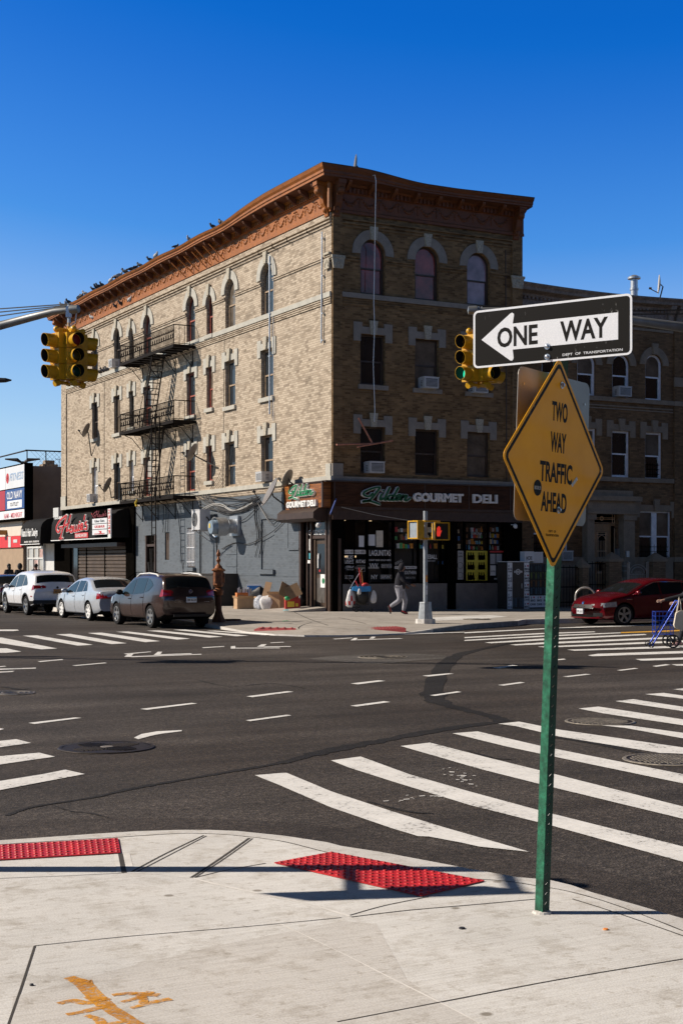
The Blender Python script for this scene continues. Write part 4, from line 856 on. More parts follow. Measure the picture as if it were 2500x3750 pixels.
mb.mat(1).fbox(NF,uc-.50,uc-.28,1.0,zt2,-.159,-.1); mb.fbox(NF,uc+.28,uc+.50,1.0,zt2,-.159,-.1); mb.fbox(NF,uc-.28,uc+.28,zt2-.25,zt2,-.159,-.1); mb.fbox(NF,uc-.28,uc+.28,1.0,1.55,-.159,-.1); mb.fbox(NF,dr[0],dr[1],zt2,zt2+.08,-.159,-.08)
d=mb.build('door',[M_black,M_dw],rh)
mb=MB(); q=.012
def bar(a,b,r=.013): mb.tube([NF.p(*a,-.09),NF.p(*b,-.09)],r,5)
for u in (-.27,-.21,.21,.27): bar((uc+u,1.6),(uc+u,zt2-.28))
for z in (1.6,2.0,2.45,zt2-.28,zt2-.36): bar((uc-.27,z),(uc+.27,z))
for i in range(-2,3): bar((uc+i*.08,1.6),(uc+i*.08,zt2-.62),.008)
for i in range(10):
    a0,a1=PI*i/10,PI*(i+1)/10; bar((uc+.21*math.cos(a0),zt2-.62+.21*math.sin(a0)),(uc+.21*math.cos(a1),zt2-.62+.21*math.sin(a1)))
for u in (dr[0]+.04,dr[1]-.04): bar((u,1.3),(u,zt2-.1))
for z in (zt2+.12,zt2+.28,zt2+.34,zt2+.5): bar((dr[0]+.03,z),(dr[1]-.03,z))
for u in (dr[0]+.03,dr[0]+.14,dr[1]-.14,dr[1]-.03): bar((u,zt2+.12),(u,zt2+.5))
mb.lathe([(.10,0),(.10,.02),(.06,.02),(.06,0)],NF.p(uc,zt2+.31,-.1),14,(0,-1,0),cap=False); mb.fbox(NF,uc-.27,uc+.27,1.50,1.58,-.1,-.08)
mb.build('door_grille',M_brass,d)
mb=MB(); mb.fbox(NF,dr[1]+.2,dr[1]+.36,2.2,2.45,.351,.42).cut(); mb.fbox(NF,dr[1]-.02,dr[1]+.1,2.15,2.55,-.1,.1).cut(); mb.each('letter_box',M_galv,rh)
mb=MB()
for i in range(4): mb.box((dr[0]-.5,1.2-.3*(4-i)+.001,.15+.2*i),(dr[1]+.5,1.198,.35+.2*i-.001))
mb.build('door_step',M_ns,rh)
rh2=thing('row_house','brown brick row house cut by the right edge of the photo, beyond the stone doorway','building',(20,1.2,.15))
mb=MB(); mb.fbox(NF,E,E+12,.15,12.95,-14,0); mb.fbox(NF,E+.05,E+.5,.2,12.3,.001,.07); mb.build('wall',M_nb,rh2); ncorn(E,E+12,rh2)
mb=MB(); mb.fbox(NF,E+.02,E+11.9,2.0,2.2,.001,.1); mb.fbox(NF,E+.02,E+11.9,zt-.2,zt,.001,.1); mb.build('string_course',M_ns,rh2)
mb=MB(); mb.fbox(NF,E+.0,E+.56,9.6,10.0,.071,.14); mb.build('pilaster_capital',M_ns,rh2)
for u in (E+1.6,E+3.4,E+5.2): nwin((u,.45,zt,zt+1.9,1),0,rh2); nwin((u,.45,NW[6][2],NW[6][3],0),1,rh2)
# roof vent and dish on the row house
mb=MB(); c=dp(2321,1070,66); mb.lathe([(.17,-.9),(.17,.62)],c,14); mb.lathe([(.30,.62),(.30,.70),(.10,.80),(0,.80)],c,14); mb.lathe([(.20,.1),(.20,.2)],c,14)
tag(mb.build('roof_vent',M_galv,loc=c+V((0,0,-.9)),smooth=40),'shiny metal vent pipe with flat cap on the row house roof','roof vent')
def dish(name_label,c,face,r,anchor,M=None,blk=True,group=None):
    """satellite dish: bowl looking along face, boom with feed, arm back to its anchor"""
    face=V(face).normalized(); M=M or M_dish
    mb=MB(); n=8
    prof=[(r*i/n,-.18*r+ .18*r*(i/n)**2*1.0) for i in range(n+1)]; prof=prof+[(r*(n-i)/n,-.18*r-.02+.18*r*((n-i)/n)**2) for i in range(n+1)]
    root=thing('satellite_dish',name_label,'satellite dish',anchor,group)
    mb.lathe(prof,c,22,face,cap=False)
    mb.build('reflector',M,root,smooth=40)
    mb=MB(); dn=V((0,0,-1)); dn=(dn-face*dn.dot(face)).normalized(); f=c+face*r*.95+dn*r*.45
    mb.tube([c+dn*r*.9-face*.0,f],.022,6); mb.tube([f,f-(c+dn*r*.5-f).normalized()*-.12],.05,8); mb.build('feed_arm',M_dishd,root,smooth=40)
    mb=MB(); mb.tube([c-face*r*.2,c-face*(r*.2+.12)+dn*.1,V(anchor)],.03,7); mb.build('mount',M_dishd,root,smooth=40)
    return root
M_dish=pm('dish_grey',(.17,.155,.145),.5,0,.2,4); M_dishl=pm('dish_light',(.46,.45,.43),.5,0,.15,4); M_dishd=pm('dish_mount',(.06,.055,.05),.5,.2,.2,5)
gd='satellite dishes on the walls and roofs'
c=dp(2410,1040,63); dish('pale satellite dish on the row house roof beside the vent',c,(-.80,.60,.06),.42,c+V((.15,.2,-.9)),M_dishl,group=gd)
# ================================================================ ironwork before the row house
FF=Fm((0,-.45,0),(1,0,0),(0,0,1),(0,-1,0),1); ff=lambda x,y:rf(x,y,.45)
def iron_fence(u0,u1,z1,label):
    r=thing('iron_fence',label,'fence',FF.p((u0+u1)/2,.15,0)); mb=MB(); n=int((u1-u0)/.13)
    for i in range(n+1): u=u0+(u1-u0)*i/n; mb.tube([FF.p(u,.16,0),FF.p(u,z1+(.12 if i%2 else .04),0)],.012,5)
    mb.build('picket_row',M_black,r); mb=MB()
    for z in (.35,z1*.55,z1): mb.fbox(FF,u0,u1,z,z+.04,-.015,.015).cut()
    mb.each('rail',M_black,r)
a=ff(2052,2200)[0]; b=ff(2118,2200)[0]; iron_fence(a,b,1.75,'dark iron fence right behind the green sign post')
a2=ff(2140,2200)[0]; b2=ff(2215,2200)[0]; iron_fence(a2,b2,1.9,'dark iron fence between two brick piers before the carved doorway')
M_pier=brickmat('pier_brick',(.26,.17,.10),(.20,.125,.07),(.15,.11,.07),stain=.3)
for x0,x1,zt_,lab in ((2118,2140,1.75,'low brick pier between the two iron fences'),(2216,2262,2.0,'brick pier with pyramid cap left of the steel gate'),(2375,2422,2.0,'brick pier with pyramid cap right of the steel gate')):
    u0=ff(x0,2100)[0]; u1=ff(x1,2100)[0]; r=thing('brick_pier',lab,'pier',FF.p((u0+u1)/2,.15,0),'brick piers along the front yard'); mb=MB(); mb.fbox(FF,u0,u1,.15,zt_,-.25,.25); mb.build('shaft',M_pier,r)
    mb=MB(); q=.05; P=[FF.p(u0-q,zt_+.001,.3),FF.p(u1+q,zt_+.001,.3),FF.p(u1+q,zt_+.001,-.3),FF.p(u0-q,zt_+.001,-.3)]; mb.add(P+[p+V((0,0,.1)) for p in P]+[FF.p((u0+u1)/2,zt_+.4,0)],[(3,2,1,0),(0,1,5,4),(1,2,6,5),(2,3,7,6),(3,0,4,7),(4,5,8),(5,6,8),(6,7,8),(7,4,8)]); mb.build('cap',M_ns,r)
M_sst=pm('stainless',(.46,.43,.39),.35,.45,.15,6)
u0=ff(2263,2100)[0]; u1=ff(2403,2100)[0]; r=thing('steel_gate','shiny steel gate with arched top between two brick piers','gate',FF.p((u0+u1)/2,.15,0)); w=u1-u0
for fa,fb,nm in ((.0,.24,'side_panel'),(.28,.74,'gate_leaf'),(.78,1.0,'side_panel')):
    mb=MB(); a,b=u0+fa*w,u0+fb*w; top=1.82 if nm=='side_panel' else 1.78
    for u in (a,b): mb.tube([FF.p(u,.16,0),FF.p(u,top+.12,0)],.03,8); mb.ell(FF.p(u,top+.16,0),(.045,.045,.045),6)
    if nm=='side_panel': mb.tube([FF.p(a,top,0),FF.p(b,top,0)],.02,6); mb.tube([FF.p(a,top-.2,0),FF.p(b,top-.2,0)],.014,6); mb.tube([FF.p(a,.4,0),FF.p(b,.4,0)],.02,6)
    else:
        c=(a+b)/2; rr=(b-a)/2
        for r_ in (rr,rr*.72): 
            P=[FF.p(c+r_*math.cos(PI*k/14),top-.25+r_*.75*math.sin(PI*k/14),0) for k in range(15)]; mb.tube(P,.022,6)
        mb.tube([FF.p(a,top-.3,0),FF.p(b,top-.3,0)],.012,6); mb.tube([FF.p(a,.4,0),FF.p(b,.4,0)],.02,6)
    n=5 if nm=='side_panel' else 9
    for i in range(1,n): u=a+(b-a)*i/n; mb.tube([FF.p(u,.4,0),FF.p(u,1.35+(.28*math.sin(PI*i/n) if nm=='gate_leaf' else 0),0)],.012,6)
    mb.build(nm,M_sst,r,smooth=40)
# ================================================================ low shop beyond the eatery, and the retail building
low=thing('low_shop','single storey shop with white door frames between the brick building and the big store','building',(0,36.6,.15))
M_offw=pm('offwhite_wall',(.55,.55,.53),.6,0,.1,3); M_tan=pm('tan_stucco',(.32,.23,.15),.8,0,.1,1.5,.1); M_beige=pm('beige_panel',(.62,.55,.46),.6,0,.06,2); M_redb=pm('red_band',(.62,.02,.02),.45,0,.08,2); M_stuc=pm('brown_stucco',(.34,.25,.18),.85,0,.15,1.2,.1,fine=(30,.15))
mb=MB(); mb.mat(0).fbox(LFm,L+.02,40.4,.12,4.4,-9,-.1); mb.mat(1).fbox(LFm,L+.05,34.3,.15,3.1,-.099,.0); mb.mat(2).fbox(LFm,34.3,36.4,.15,3.2,-.099,.02); mb.build('wall',[M_black,M_black,M_offw],low)
mb=MB(); mb.fbox(LFm,36.45,39.9,.15,2.98,-.099,-.05); mb.mat(1)
for u in (36.45,37.5,38.6,39.8): mb.fbox(LFm,u,u+.1,.15,2.98,-.049,.02)
for z in (.15,2.86,2.2): mb.fbox(LFm,36.56,39.79,z,z+.1,-.049,.015)
mb.mat(2).fbox(LFm,37.7,38.5,1.35,2.15,-.045,-.04); mb.fbox(LFm,36.7,37.4,2.3,2.8,-.045,-.04); mb.mat(3).fbox(LFm,37.75,38.1,.9,1.3,-.045,-.04); mb.build('shop_front',[G_white,M_offw,pm('poster_pink',(.42,.28,.25),.6,0,.5,3),M_so],low)
mb=MB(); mb.tube([LFm.p(36.0,.16,.1),LFm.p(36.0,3.1,.1)],.06,8); mb.build('downpipe',M_galv,low,smooth=40)
mb=MB(); mb.box((-.1,33.2,4.41),(1.2,34.2,5.15)); mb.build('parapet_block',M_offw,low)
store=thing('retail_store','big tan retail store with red band, beyond the brick building at the left','building',(0,50,.15))
mb=MB(); mb.mat(0).box((.0,40.7,.1),(26,85,8.02)); mb.mat(1).fbox(LFm,40.75,84,3.68,4.75,.001,.08); mb.mat(2).fbox(LFm,40.72,84,2.95,3.66,.001,.14); mb.mat(3).fbox(LFm,40.74,84,.12,2.94,.001,.03); mb.mat(1).fbox(LFm,40.72,41.0,4.8,8.0,.001,.12)
mb.mat(4).fbox(LFm,43.1,43.7,2.97,3.64,.141,.16); mb.mat(4).fbox(LFm,41.6,42.5,3.25,3.45,.141,.16)
mb.build('wall',[M_stuc,M_beige,M_redb,M_tan,M_offw],store)
mb=MB(); a=lf(22,1953,.1); mb.fbox(LFm,a[0]-.2,a[0]+.3,a[1]-.1,a[1]+.2,.081,.6); mb.build('wall_lamp',pm('lamp_bronze',(.30,.15,.04),.4,.3,.2,5),store)
# chain link fence on the store roof
cf=thing('roof_fence','chain link fence with dark rails along the store roof','fence',(0,52,8.02)); M_rail=pm('fence_rail',(.03,.028,.028),.5,.3,.2,5)
mb=MB(); 
for x in range(0,14): mb.tube([(.3+x*1.2,41.0,8.0),(.3+x*1.2,41.0,9.0)],.035,6).cut()
mb.each('post',M_rail,cf); mb=MB(); mb.tube([(.2,41,9.0),(16,41,9.0)],.05,6).cut(); mb.tube([(.3,41,9.0),(.3,70,9.0)],.05,6).cut(); mb.each('rail',M_rail,cf)
mb=MB(); 
for i in range(52):
    x=.3+i*.3-1
    for s in (1,-1):
        x0=x if s>0 else x+1; x1=x+1 if s>0 else x; 
        if min(x0,x1)>.2: mb.tube([(x0,41.01*1+.01*s,8.02),(x1,41.01+.01*s,8.98)],.008,3)
mb.build('chain_link',M_rail,cf)
mb=MB(); c=dp(178,1712,92); mb.box((c.x-.5,c.y-.4,8.02),(c.x+.5,c.y+.4,8.35)); mb.box((c.x-.3,c.y-.3,8.351),(c.x+.3,c.y+.3,8.6)); tag(mb.build('roof_unit',M_ns,loc=(c.x,c.y,8.02)),'small stone-coloured roof unit behind the chain link fence','roof unit')
mb=MB(); mb.box((6.0,55,8.02),(11,62,9.3)); c=dp(20,1700,110); mb=MB(); mb.box((c.x-4,c.y,8.02),(c.x+.6,c.y+5,8.75)); tag(mb.build('roof_house',pm('roof_house_dark',(.06,.045,.035),.8,0,.2,2),loc=(c.x-1.7,c.y+2.5,8.02)),'dark brown roof house behind the chain link fence','roof house')
# sign board on the store
BF=Fm((-.52,0,0),(0,1,0),(0,0,1),(-1,0,0),-1)
sb=thing('store_sign_board','tall board of tenant name panels on the store front','sign',(-.26,44,4.8))
def b2(x,y): return lf(x,y,.52)
T=lambda x:b2(x,1800)[0]; Z=lambda x,y:b2(x,y)[1]
xr,xm=89.5,19.5; t0=T(xr); t1=T(xm); ztop=8.02; 
zz=[Z(60,1705),Z(60,1786),Z(60,1869),Z(60,1902)]; zz=[8.0,(Z(19,1795)+Z(89,1782))/2,(Z(19,1871)+Z(89,1862))/2,(Z(1,1908)+Z(89,1895))/2]
mb=MB(); mb.fbox(LFm,t0-.05,52,zz[3]-.1,8.06,.001,.5); mb.build('cabinet',M_black,sb)
M_p1=pm('panel_white',(.78,.78,.78),.4,0,.04,1); M_p1b=pm('panel_pale',(.66,.67,.68),.4,0,.04,1); M_p2=pm('panel_navy',(.02,.07,.24),.4,0,.1,1); M_p3=pm('panel_red',(.42,.012,.02),.4,0,.1,1); M_pt=pm('letter_pale_blue',(.36,.46,.60),.4,0,.05,1); M_pr=pm('letter_pink_red',(.66,.22,.25),.5,0,.05,1); M_dk=pm('letter_dark',(.02,.02,.025),.5,0,.1,2)
PM=[M_p1,M_p2,M_p3,M_pt,M_pr,M_dk,M_p1b,M_sr]
def panel(u0,u1,z0,z1,k,items):
    mb=MB(); mb.mat(k).fbox(LFm,u0+.03,u1-.03,z0+.03,z1-.03,.501,.53)
    for it in items:
        if it[0]=='t': _,s,a,b,w,h,kk=it[:7]; mb.mat(kk).ftext(LFm,s,u1-(u1-u0)*a,z0+(z1-z0)*b,(u1-u0)*w,(z1-z0)*h,.531,.012,.012,shear=it[7] if len(it)>7 else 0)
        elif it[0]=='b': _,a,b,c,d,kk=it; mb.mat(kk).fbox(LFm,u1-(u1-u0)*b,u1-(u1-u0)*a,z0+(z1-z0)*c,z0+(z1-z0)*d,.531,.537)
        elif it[0]=='o': _,a,b,r,kk=it; mb.mat(kk).lathe([(r,0),(r,.012),(0,.012)],LFm.p(u1-(u1-u0)*a,z0+(z1-z0)*b,.531),18,(-1,0,0))
    mb.build('name_panel',PM,sb)
w=t1-t0
panel(t0,t1,zz[1],zz[0],6,[('o',.13,.5,.32,7),('t','24',.13,.5,.10,.2,0),('t','FITNESS',.60,.52,.72,.34,3,.25)])
panel(t0,t1,zz[2],zz[1],1,[('t','OLD NAVY',.5,.70,.80,.36,0),('b',.12,.88,.08,.44,0),('t','OUTLET',.5,.26,.44,.18,5)])
panel(t0,t1+.3,zz[3],zz[2],0,[('t','6AM - MIDNIGHT',.47,.42,.88,.55,4)])
panel(t1,t1+w*1.0,zz[1],zz[0],0,[('t','O',.25,.6,.2,.3,5)]); panel(t1,t1+w,zz[2],zz[1],2,[('t','ton',.13,.5,.30,.28,0)]); panel(t1+.3,t1+w,zz[3],zz[2],0,[])
# far lamps
def lamp2(px,py,d,label,two=True):
    c=dp(px,py,d); r=thing('street_lamp',label,'street lamp',(c.x,c.y,0)); mb=MB(); mb.tube([(c.x,c.y,0),(c.x,c.y,c.z-.1)],[.14,.08],8); mb.build('pole',M_rail,r)
    for s in ((-1,1) if two else (1,)):
        mb=MB(); mb.tube([c-V((0,0,.25)),c+EX*s*.4+V((0,0,.0)),c+EX*s*1.3+V((0,0,.06))],[.06,.14,.05],8); mb.build('lamp_head',M_rail,r)
lamp2(83,1684,105,'black twin-headed lamp rising behind the store roof')
c=dp(0,1392,62); r=thing('street_lamp','dark lamp head reaching in at the left edge against the sky','street lamp',(c.x-1.2*EX.x,c.y-1.2*EX.y,0)); mb=MB(); p=c-EX*1.2; mb.tube([(p.x,p.y,0),(p.x,p.y,c.z-.4),p+V((0,0,-.1)),c-EX*.3],[.14,.08,.06,.05],8); mb.build('pole',M_rail,r)
mb=MB(); mb.tube([c-EX*.35,c,c+EX*.25,c+EX*.5],[.05,.11,.1,.03],8); mb.build('lamp_head',M_rail,r)
mb=MB(); c=dp(217,1690,95); mb.tube([c-V((0,0,1.2)),c+V((0,0,.2))],.02,5); mb.tube([c+V((0,0,.15))-EX*.25,c+V((0,0,.15))+EX*.1],.015,5); mb.tube([c+V((0,0,.18))-EX*.25-EY*.2,c+V((0,0,.18))-EX*.25+EY*.2],.012,5); tag(mb.build('aerial',M_rail,loc=c-V((0,0,1.2))),'thin television aerial against the sky by the brick building','aerial')
# ================================================================ awnings and shop signs
def awning(t0,t1,z0,z1,o,label,name='awning'):
    r=thing(name,label,'awning',LFm.p((t0+t1)/2,z0,.3)); P=[(0.06,z1),(o*.35,z1-.03),(o*.70,z1-.14),(o*.92,z1-.36),(o*1.0,z1-.6),(o*1.04,z0)]; n=len(P); mb=MB()
    mb.add([LFm.p(t,z,d) for t in (t0,t1) for d,z in P+[(.06,z0)]],[(i,i+1,i+n+2,i+n+1) for i in range(n-1)]+[tuple(range(n+1)),tuple(range(2*n+1,n,-1))])
    mb.build('canopy',M_awn,r,smooth=30); mb=MB(); mb.fbox(LFm,t0,t1,z0-.03,z0+.012,o*1.04-.02,o*1.04+.02); mb.build('trim',M_sw,r); return r
M_awn=pm('awning_black',(.013,.012,.011),.75,0,.3,2,.1,0,.1,stretch=(1,3,.4))
aw=awning(32.95,37.0,3.06,4.60,1.2,'black rounded awning with white script over the low shop')
mb=MB(); AF=Fm((-1.26,0,0),(0,1,0),(0,0,1),(-1,0,0),-1)
mb.ftext(AF,"Nana's Hair Design",35.0,3.68,3.3,.62,.0,.02,.02,shear=.12); mb.build('lettering',M_sw,aw)
mb=MB(); mb.ftext(AF,'BRAIDING - WEAVES - COLOR',34.9,3.2,2.3,.10,0,.015,.02).cut(); mb.ftext(AF,'718 555 0142',33.5,3.2,.8,.11,0,.015,.02); mb.each('lettering',M_decal,aw)
ah=awning(21.4,31.5,3.22,4.70,1.0,'long black awning with red and white script over the shuttered eatery')
AF=Fm((-1.05,0,0),(0,1,0),(0,0,1),(-1,0,0),-1)
hw=lambda x,y:lf(x,y,1.05)
Hp=[[(.13,.42),(.06,.30),(.0,.50),(.10,.78),(.26,.95),(.33,.99),(.27,.70),(.19,.35),(.14,.08),(.10,.0),(.20,.03)],[(.10,.52),(.25,.55),(.42,.70)],[(.46,1.0),(.40,.72),(.34,.42),(.33,.32),(.40,.38)],
 [(.47,.50),(.43,.36),(.47,.27),(.52,.36),(.49,.52),(.46,.50)],[(.52,.44),(.56,.52),(.55,.36),(.59,.30),(.63,.52),(.62,.36),(.66,.32),(.69,.54)],[(.71,.56),(.69,.36),(.73,.33)],[(.725,.66),(.73,.68)],[(.75,.42),(.82,.50),(.80,.60),(.75,.50),(.76,.36),(.82,.38)],[(.88,.92),(.86,.76)],[(.93,.66),(.89,.60),(.94,.48),(.92,.36),(.87,.38)]]
u0=hw(212,1950)[0]; u1=hw(330,1950)[0]; uc_=(u0+u1)/2; ww=abs(u1-u0)*1.02; zc=(hw(270,1893)[1]+hw(270,1965)[1])/2
mb=MB(); strokes(mb,AF,Hp,uc_,zc,ww,1.25,.24,.0,.06,.0); mb.build('lettering',M_sw,ah)
mb=MB(); strokes(mb,AF,Hp,uc_,zc,ww,1.25,.14,.062,.03,.0); mb.build('lettering',M_sr,ah)
mb=MB(); a=hw(276,1962); b=hw(324,1962); za,zb=hw(300,1970)[1],hw(300,1951)[1]; mb.mat(0).fbox(AF,b[0],a[0],za,zb,0,.03); mb.mat(1).ftext(AF,'ISLAND EATERY',(a[0]+b[0])/2,(za+zb)/2,abs(a[0]-b[0])*.88,(zb-za)*.62,.031,.01,.01); mb.build('name_plate',[M_sr,M_sw],ah)
mb=MB(); a=hw(195,1898); mb.ftext(AF,'718-676-8600',a[0]-.9,a[1],1.5,.16,.0,.012,.02); mb.build('lettering',M_sw,ah)
mb=MB(); a=hw(335,1880); b=hw(345,1910); mb.add([AF.p(a[0],a[1],.01),AF.p(b[0]-.1,a[1],.01),AF.p(b[0]-.1,b[1]-.1,.01)],[(0,1,2)]); mb.build('name_plate',M_sr,ah)
u0,u1=hw(345,1930)[0],hw(404,1930)[0]; zt_=hw(375,1868)[1]; zb_=hw(375,1960)[1]
ms=thing('delivery_sign','square black sign panel with three pale delivery service plates, right end of the eatery awning','sign',AF.p((u0+u1)/2,zb_,.1))
mb=MB(); mb.fbox(AF,u1,u0,zb_,zt_,.02,.12); mb.build('back_panel',M_black,ms)
mb=MB(); strokes(mb,AF,Hp,(u0+u1)/2,zt_-.25,abs(u1-u0)*.9,.42,.06,.121,.01); mb.build('lettering',pm('letter_dark_red',(.16,.012,.015),.5,0,.1,2),ms)
h=(zt_-zb_)
for i,(tx,kk) in enumerate((('Uber Eats',2),('GRUBHUB',1),('DOORDASH',1))):
    z1=zt_-h*(.33+.225*i); z0=z1-h*.20; mb=MB(); mb.mat(0).fbox(AF,u1+.1,u0-.1,z0,z1,.121,.14); mb.mat(kk).ftext(AF,tx,(u0+u1)/2,(z0+z1)/2-(.08 if i==2 else 0),abs(u1-u0)*.62,h*(.10 if i!=2 else .05),.141,.008,.01)
    if i==2: mb.mat(1).fpoly(AF,[((u0+u1)/2+.25,z1-.05),((u0+u1)/2-.3,z1-.07),((u0+u1)/2-.3,z1-.2),((u0+u1)/2-.05,z1-.2),((u0+u1)/2-.05,z1-.12)],.141,.15)
    mb.build('name_plate',[M_p1b,M_sr,M_dk],ms)
bs=thing('blade_sign','narrow red and white vertical sign with single letters beside the delivery plates','sign',AF.p(hw(410,1950)[0],zb_,.2)); a=hw(406,1930)[0]; b=hw(416,1930)[0]
mb=MB(); mb.mat(0).fbox(AF,b,a,zb_-.15,zt_+.02,.10,.16); mb.mat(1)
n=5; hh=(zt_-zb_)/n
for i,chh in enumerate('NTSPL'): mb.mat(1).fbox(AF,b+.05,a-.05,zt_-hh*(i+1)+.03,zt_-hh*i-.03,.161,.17); mb.mat(0).ftext(AF,chh,(a+b)/2,zt_-hh*(i+.5),.28,hh*.55,.171,.01,.03)
mb.build('panel',[M_sw,M_sr],bs)
# deli corner sign, roller housing, long fascia
M_wood=None
m,t,b=nt('sign_boards'); v=wallvec(t); br=N(t,'ShaderNodeTexBrick'); t.links.new(v,br.inputs['Vector']); I=br.inputs; br.offset=.37
I['Color1'].default_value=(.36,.135,.028,1); I['Color2'].default_value=(.13,.042,.012,1); I['Mortar'].default_value=(.03,.012,.006,1); I['Scale'].default_value=1; I['Mortar Size'].default_value=.006; I['Brick Width'].default_value=1.3; I['Row Height'].default_value=.13
mp=N(t,'ShaderNodeMapping'); mp.inputs['Scale'].default_value=(2,14,1); t.links.new(v,mp.inputs[0]); c=mulc(t,br.outputs['Color'],ramp(t,noise(t,mp.outputs[0],1,5,.7),[(.3,(.4,.38,.36)),(.65,(1.5,1.45,1.4))])); t.links.new(c,b.inputs['Base Color']); b.inputs['Roughness'].default_value=.4; M_wood=m
Lp=[[(.20,.62),(.12,.45),(.02,.52),(.02,.68),(.14,.86),(.28,.98),(.33,.95),(.28,.72),(.20,.40),(.12,.20),(.0,.13),(.08,.22),(.22,.14),(.36,.02)],
 [(.385,.60),(.36,.40),(.37,.26),(.42,.36)],[(.415,.78),(.42,.80)],[(.54,.98),(.50,.70),(.46,.40),(.47,.26),(.52,.36)],
 [(.62,.54),(.56,.54),(.52,.38),(.56,.26),(.62,.42)],[(.72,.98),(.66,.62),(.61,.36),(.63,.26),(.68,.34)],[(.70,.38),(.78,.50),(.76,.60),(.70,.48),(.71,.28),(.79,.34)],[(.84,.58),(.80,.28)],[(.81,.40),(.88,.56),(.92,.52),(.88,.32),(.92,.26),(1.0,.42)]]
cs=thing('deli_corner_sign','small lit wooden sign board with green script on the deli corner','sign',(-.2,1.7,4.0))
mb=MB(); mb.mat(0).fbox(LFm,.0,3.18,4.0,4.93,.02,.36); mb.mat(1).fbox(LFm,-.06,.05,4.0,4.95,.361,.40); mb.mat(1).fbox(LFm,-.05,3.22,4.931,4.97,.02,.42); mb.mat(1).fbox(LFm,3.181,3.21,4.0,4.93,.02,.38); mb.build('board',[M_wood,M_brown],cs)
CF=Fm((-.36,0,0),(0,1,0),(0,0,1),(-1,0,0),-1)
mb=MB(); strokes(mb,CF,Lp,1.62,4.62,2.05,.56,.12,.0,.10,.1); mb.build('lettering',M_sw,cs)
mb=MB(); strokes(mb,CF,Lp,1.62,4.62,2.05,.56,.07,.102,.015,.1); mb.build('lettering',pm('script_green',(.01,.19,.06),.4,0,.1,3),cs)
mb=MB(); mb.ftext(CF,'GOURMET DELI',1.62,4.17,2.45,.24,.0,.10,.045); mb.build('lettering',M_sw,cs)
rb=thing('roller_housing','brown metal shutter housing under the small wooden corner sign','shutter housing',(-.3,1.7,3.6)); mb=MB()
P=[(.02,3.99),(.40,3.99),(.62,3.83),(.62,3.60),(.45,3.50),(.02,3.50)]; mb.add([LFm.p(u,z,d) for u in (.25,3.30) for d,z in P],[tuple(range(6)),tuple(range(11,5,-1))]+[(i,(i+1)%6,(i+1)%6+6,i+6) for i in range(6)]); mb.build('housing',M_brown,rb)
fs=thing('deli_fascia_sign','long dark wooden fascia with green script and white block letters over the shop windows','sign',(4.2,-.1,4.0))
mb=MB(); mb.mat(0).fbox(RFm,-.0,8.5,4.03,4.93,.001,.18); mb.mat(1).fbox(RFm,-.36,8.54,4.931,4.98,.001,.26); mb.fbox(RFm,-.0,.06,4.03,4.93,.181,.2); mb.fbox(RFm,-.0,8.52,3.93,4.029,.001,.16); mb.fbox(RFm,-.0,8.52,3.55,3.93,.06,.10); mb.mat(1)
for u in (1.95,3.9,5.9,7.85): mb.fbox(RFm,u,u+.05,4.03,4.93,.181,.19)
mb.build('board',[pm('fascia_wood',(.050,.020,.009),.6,0,.5,2,.1,0,.15,stretch=(1,1,6)),M_brown],fs)
gm_=lambda x,y:rf(x,y,.2)
a=gm_(1318,1820); b=gm_(1500,1820); SF=Fm((0,-.181,0),(1,0,0),(0,0,1),(0,-1,0),1)
zc=(gm_(1410,1780)[1]+gm_(1410,1853)[1])/2
mb=MB(); strokes(mb,SF,Lp,(a[0]+b[0])/2,zc,b[0]-a[0]-.1,.66,.145,.0,.10,.1); mb.build('lettering',M_decal,fs)
mb=MB(); strokes(mb,SF,Lp,(a[0]+b[0])/2,zc,b[0]-a[0]-.1,.66,.10,.102,.015,.1); mb.build('lettering',pm('script_green_shade',(.012,.10,.04),.4,0,.1,3),fs)
a=gm_(1507,1825); b=gm_(1682,1825); mb=MB(); mb.ftext(SF,'GOURMET',(a[0]+b[0]+.9)/2-.36,4.44,2.25,.34,.0,.10,.05); mb.build('lettering',M_decal,fs)
a=gm_(1729,1825); b=gm_(1818,1825); mb=MB(); mb.ftext(SF,'DELI',(a[0]+b[0])/2,4.44,b[0]-a[0],.34,.0,.10,.03); mb.build('lettering',M_decal,fs)
# ================================================================ context across the streets (closes the horizon as the real blocks do)
M_cx=brickmat('block_brick',(.12,.065,.04),(.09,.05,.03),(.08,.06,.05),stain=.3)
def block(x0,x1,y0,y1,h,face,label):
    r=thing('brick_block',label,'building',((x0+x1)/2,(y0+y1)/2,0)); mb=MB(); mb.box((x0,y0,0),(x1,y1,h)); mb.build('wall',M_cx,r); mb=MB()
    f,a,b=face; u=a+1.5
    while u<b-1.5:
        for z in (5,8.3,11.4): 
            if z+1.8<h: mb.fbox(f,u,u+1,z,z+1.8,.01,.05).cut()
        u+=2.6
    mb.each('window',G_dark,r); mb=MB(); mb.fbox(f,a,b,h-.6,h,.02,.6); mb.build('cornice',M_nc,r); mb=MB(); mb.fbox(f,a+.5,b-.5,.3,3.4,.01,.06); mb.build('shop_front',G_dark,r)
block(-8,70,-62,-48.5,22,(Fm((0,-48.5,0),(1,0,0),(0,0,1),(0,1,0)),-8,70),'brick block across the street, behind the camera')
block(-70,-50,-30,90,10.5,(Fm((-50,0,0),(0,1,0),(0,0,1),(1,0,0)),-30,90),'brick block across the avenue, left of the camera')
block(-75,-46,-95,-62,11,(Fm((0,-62,0),(1,0,0),(0,0,1),(0,1,0)),-75,-46),'brick block at the corner behind the camera')
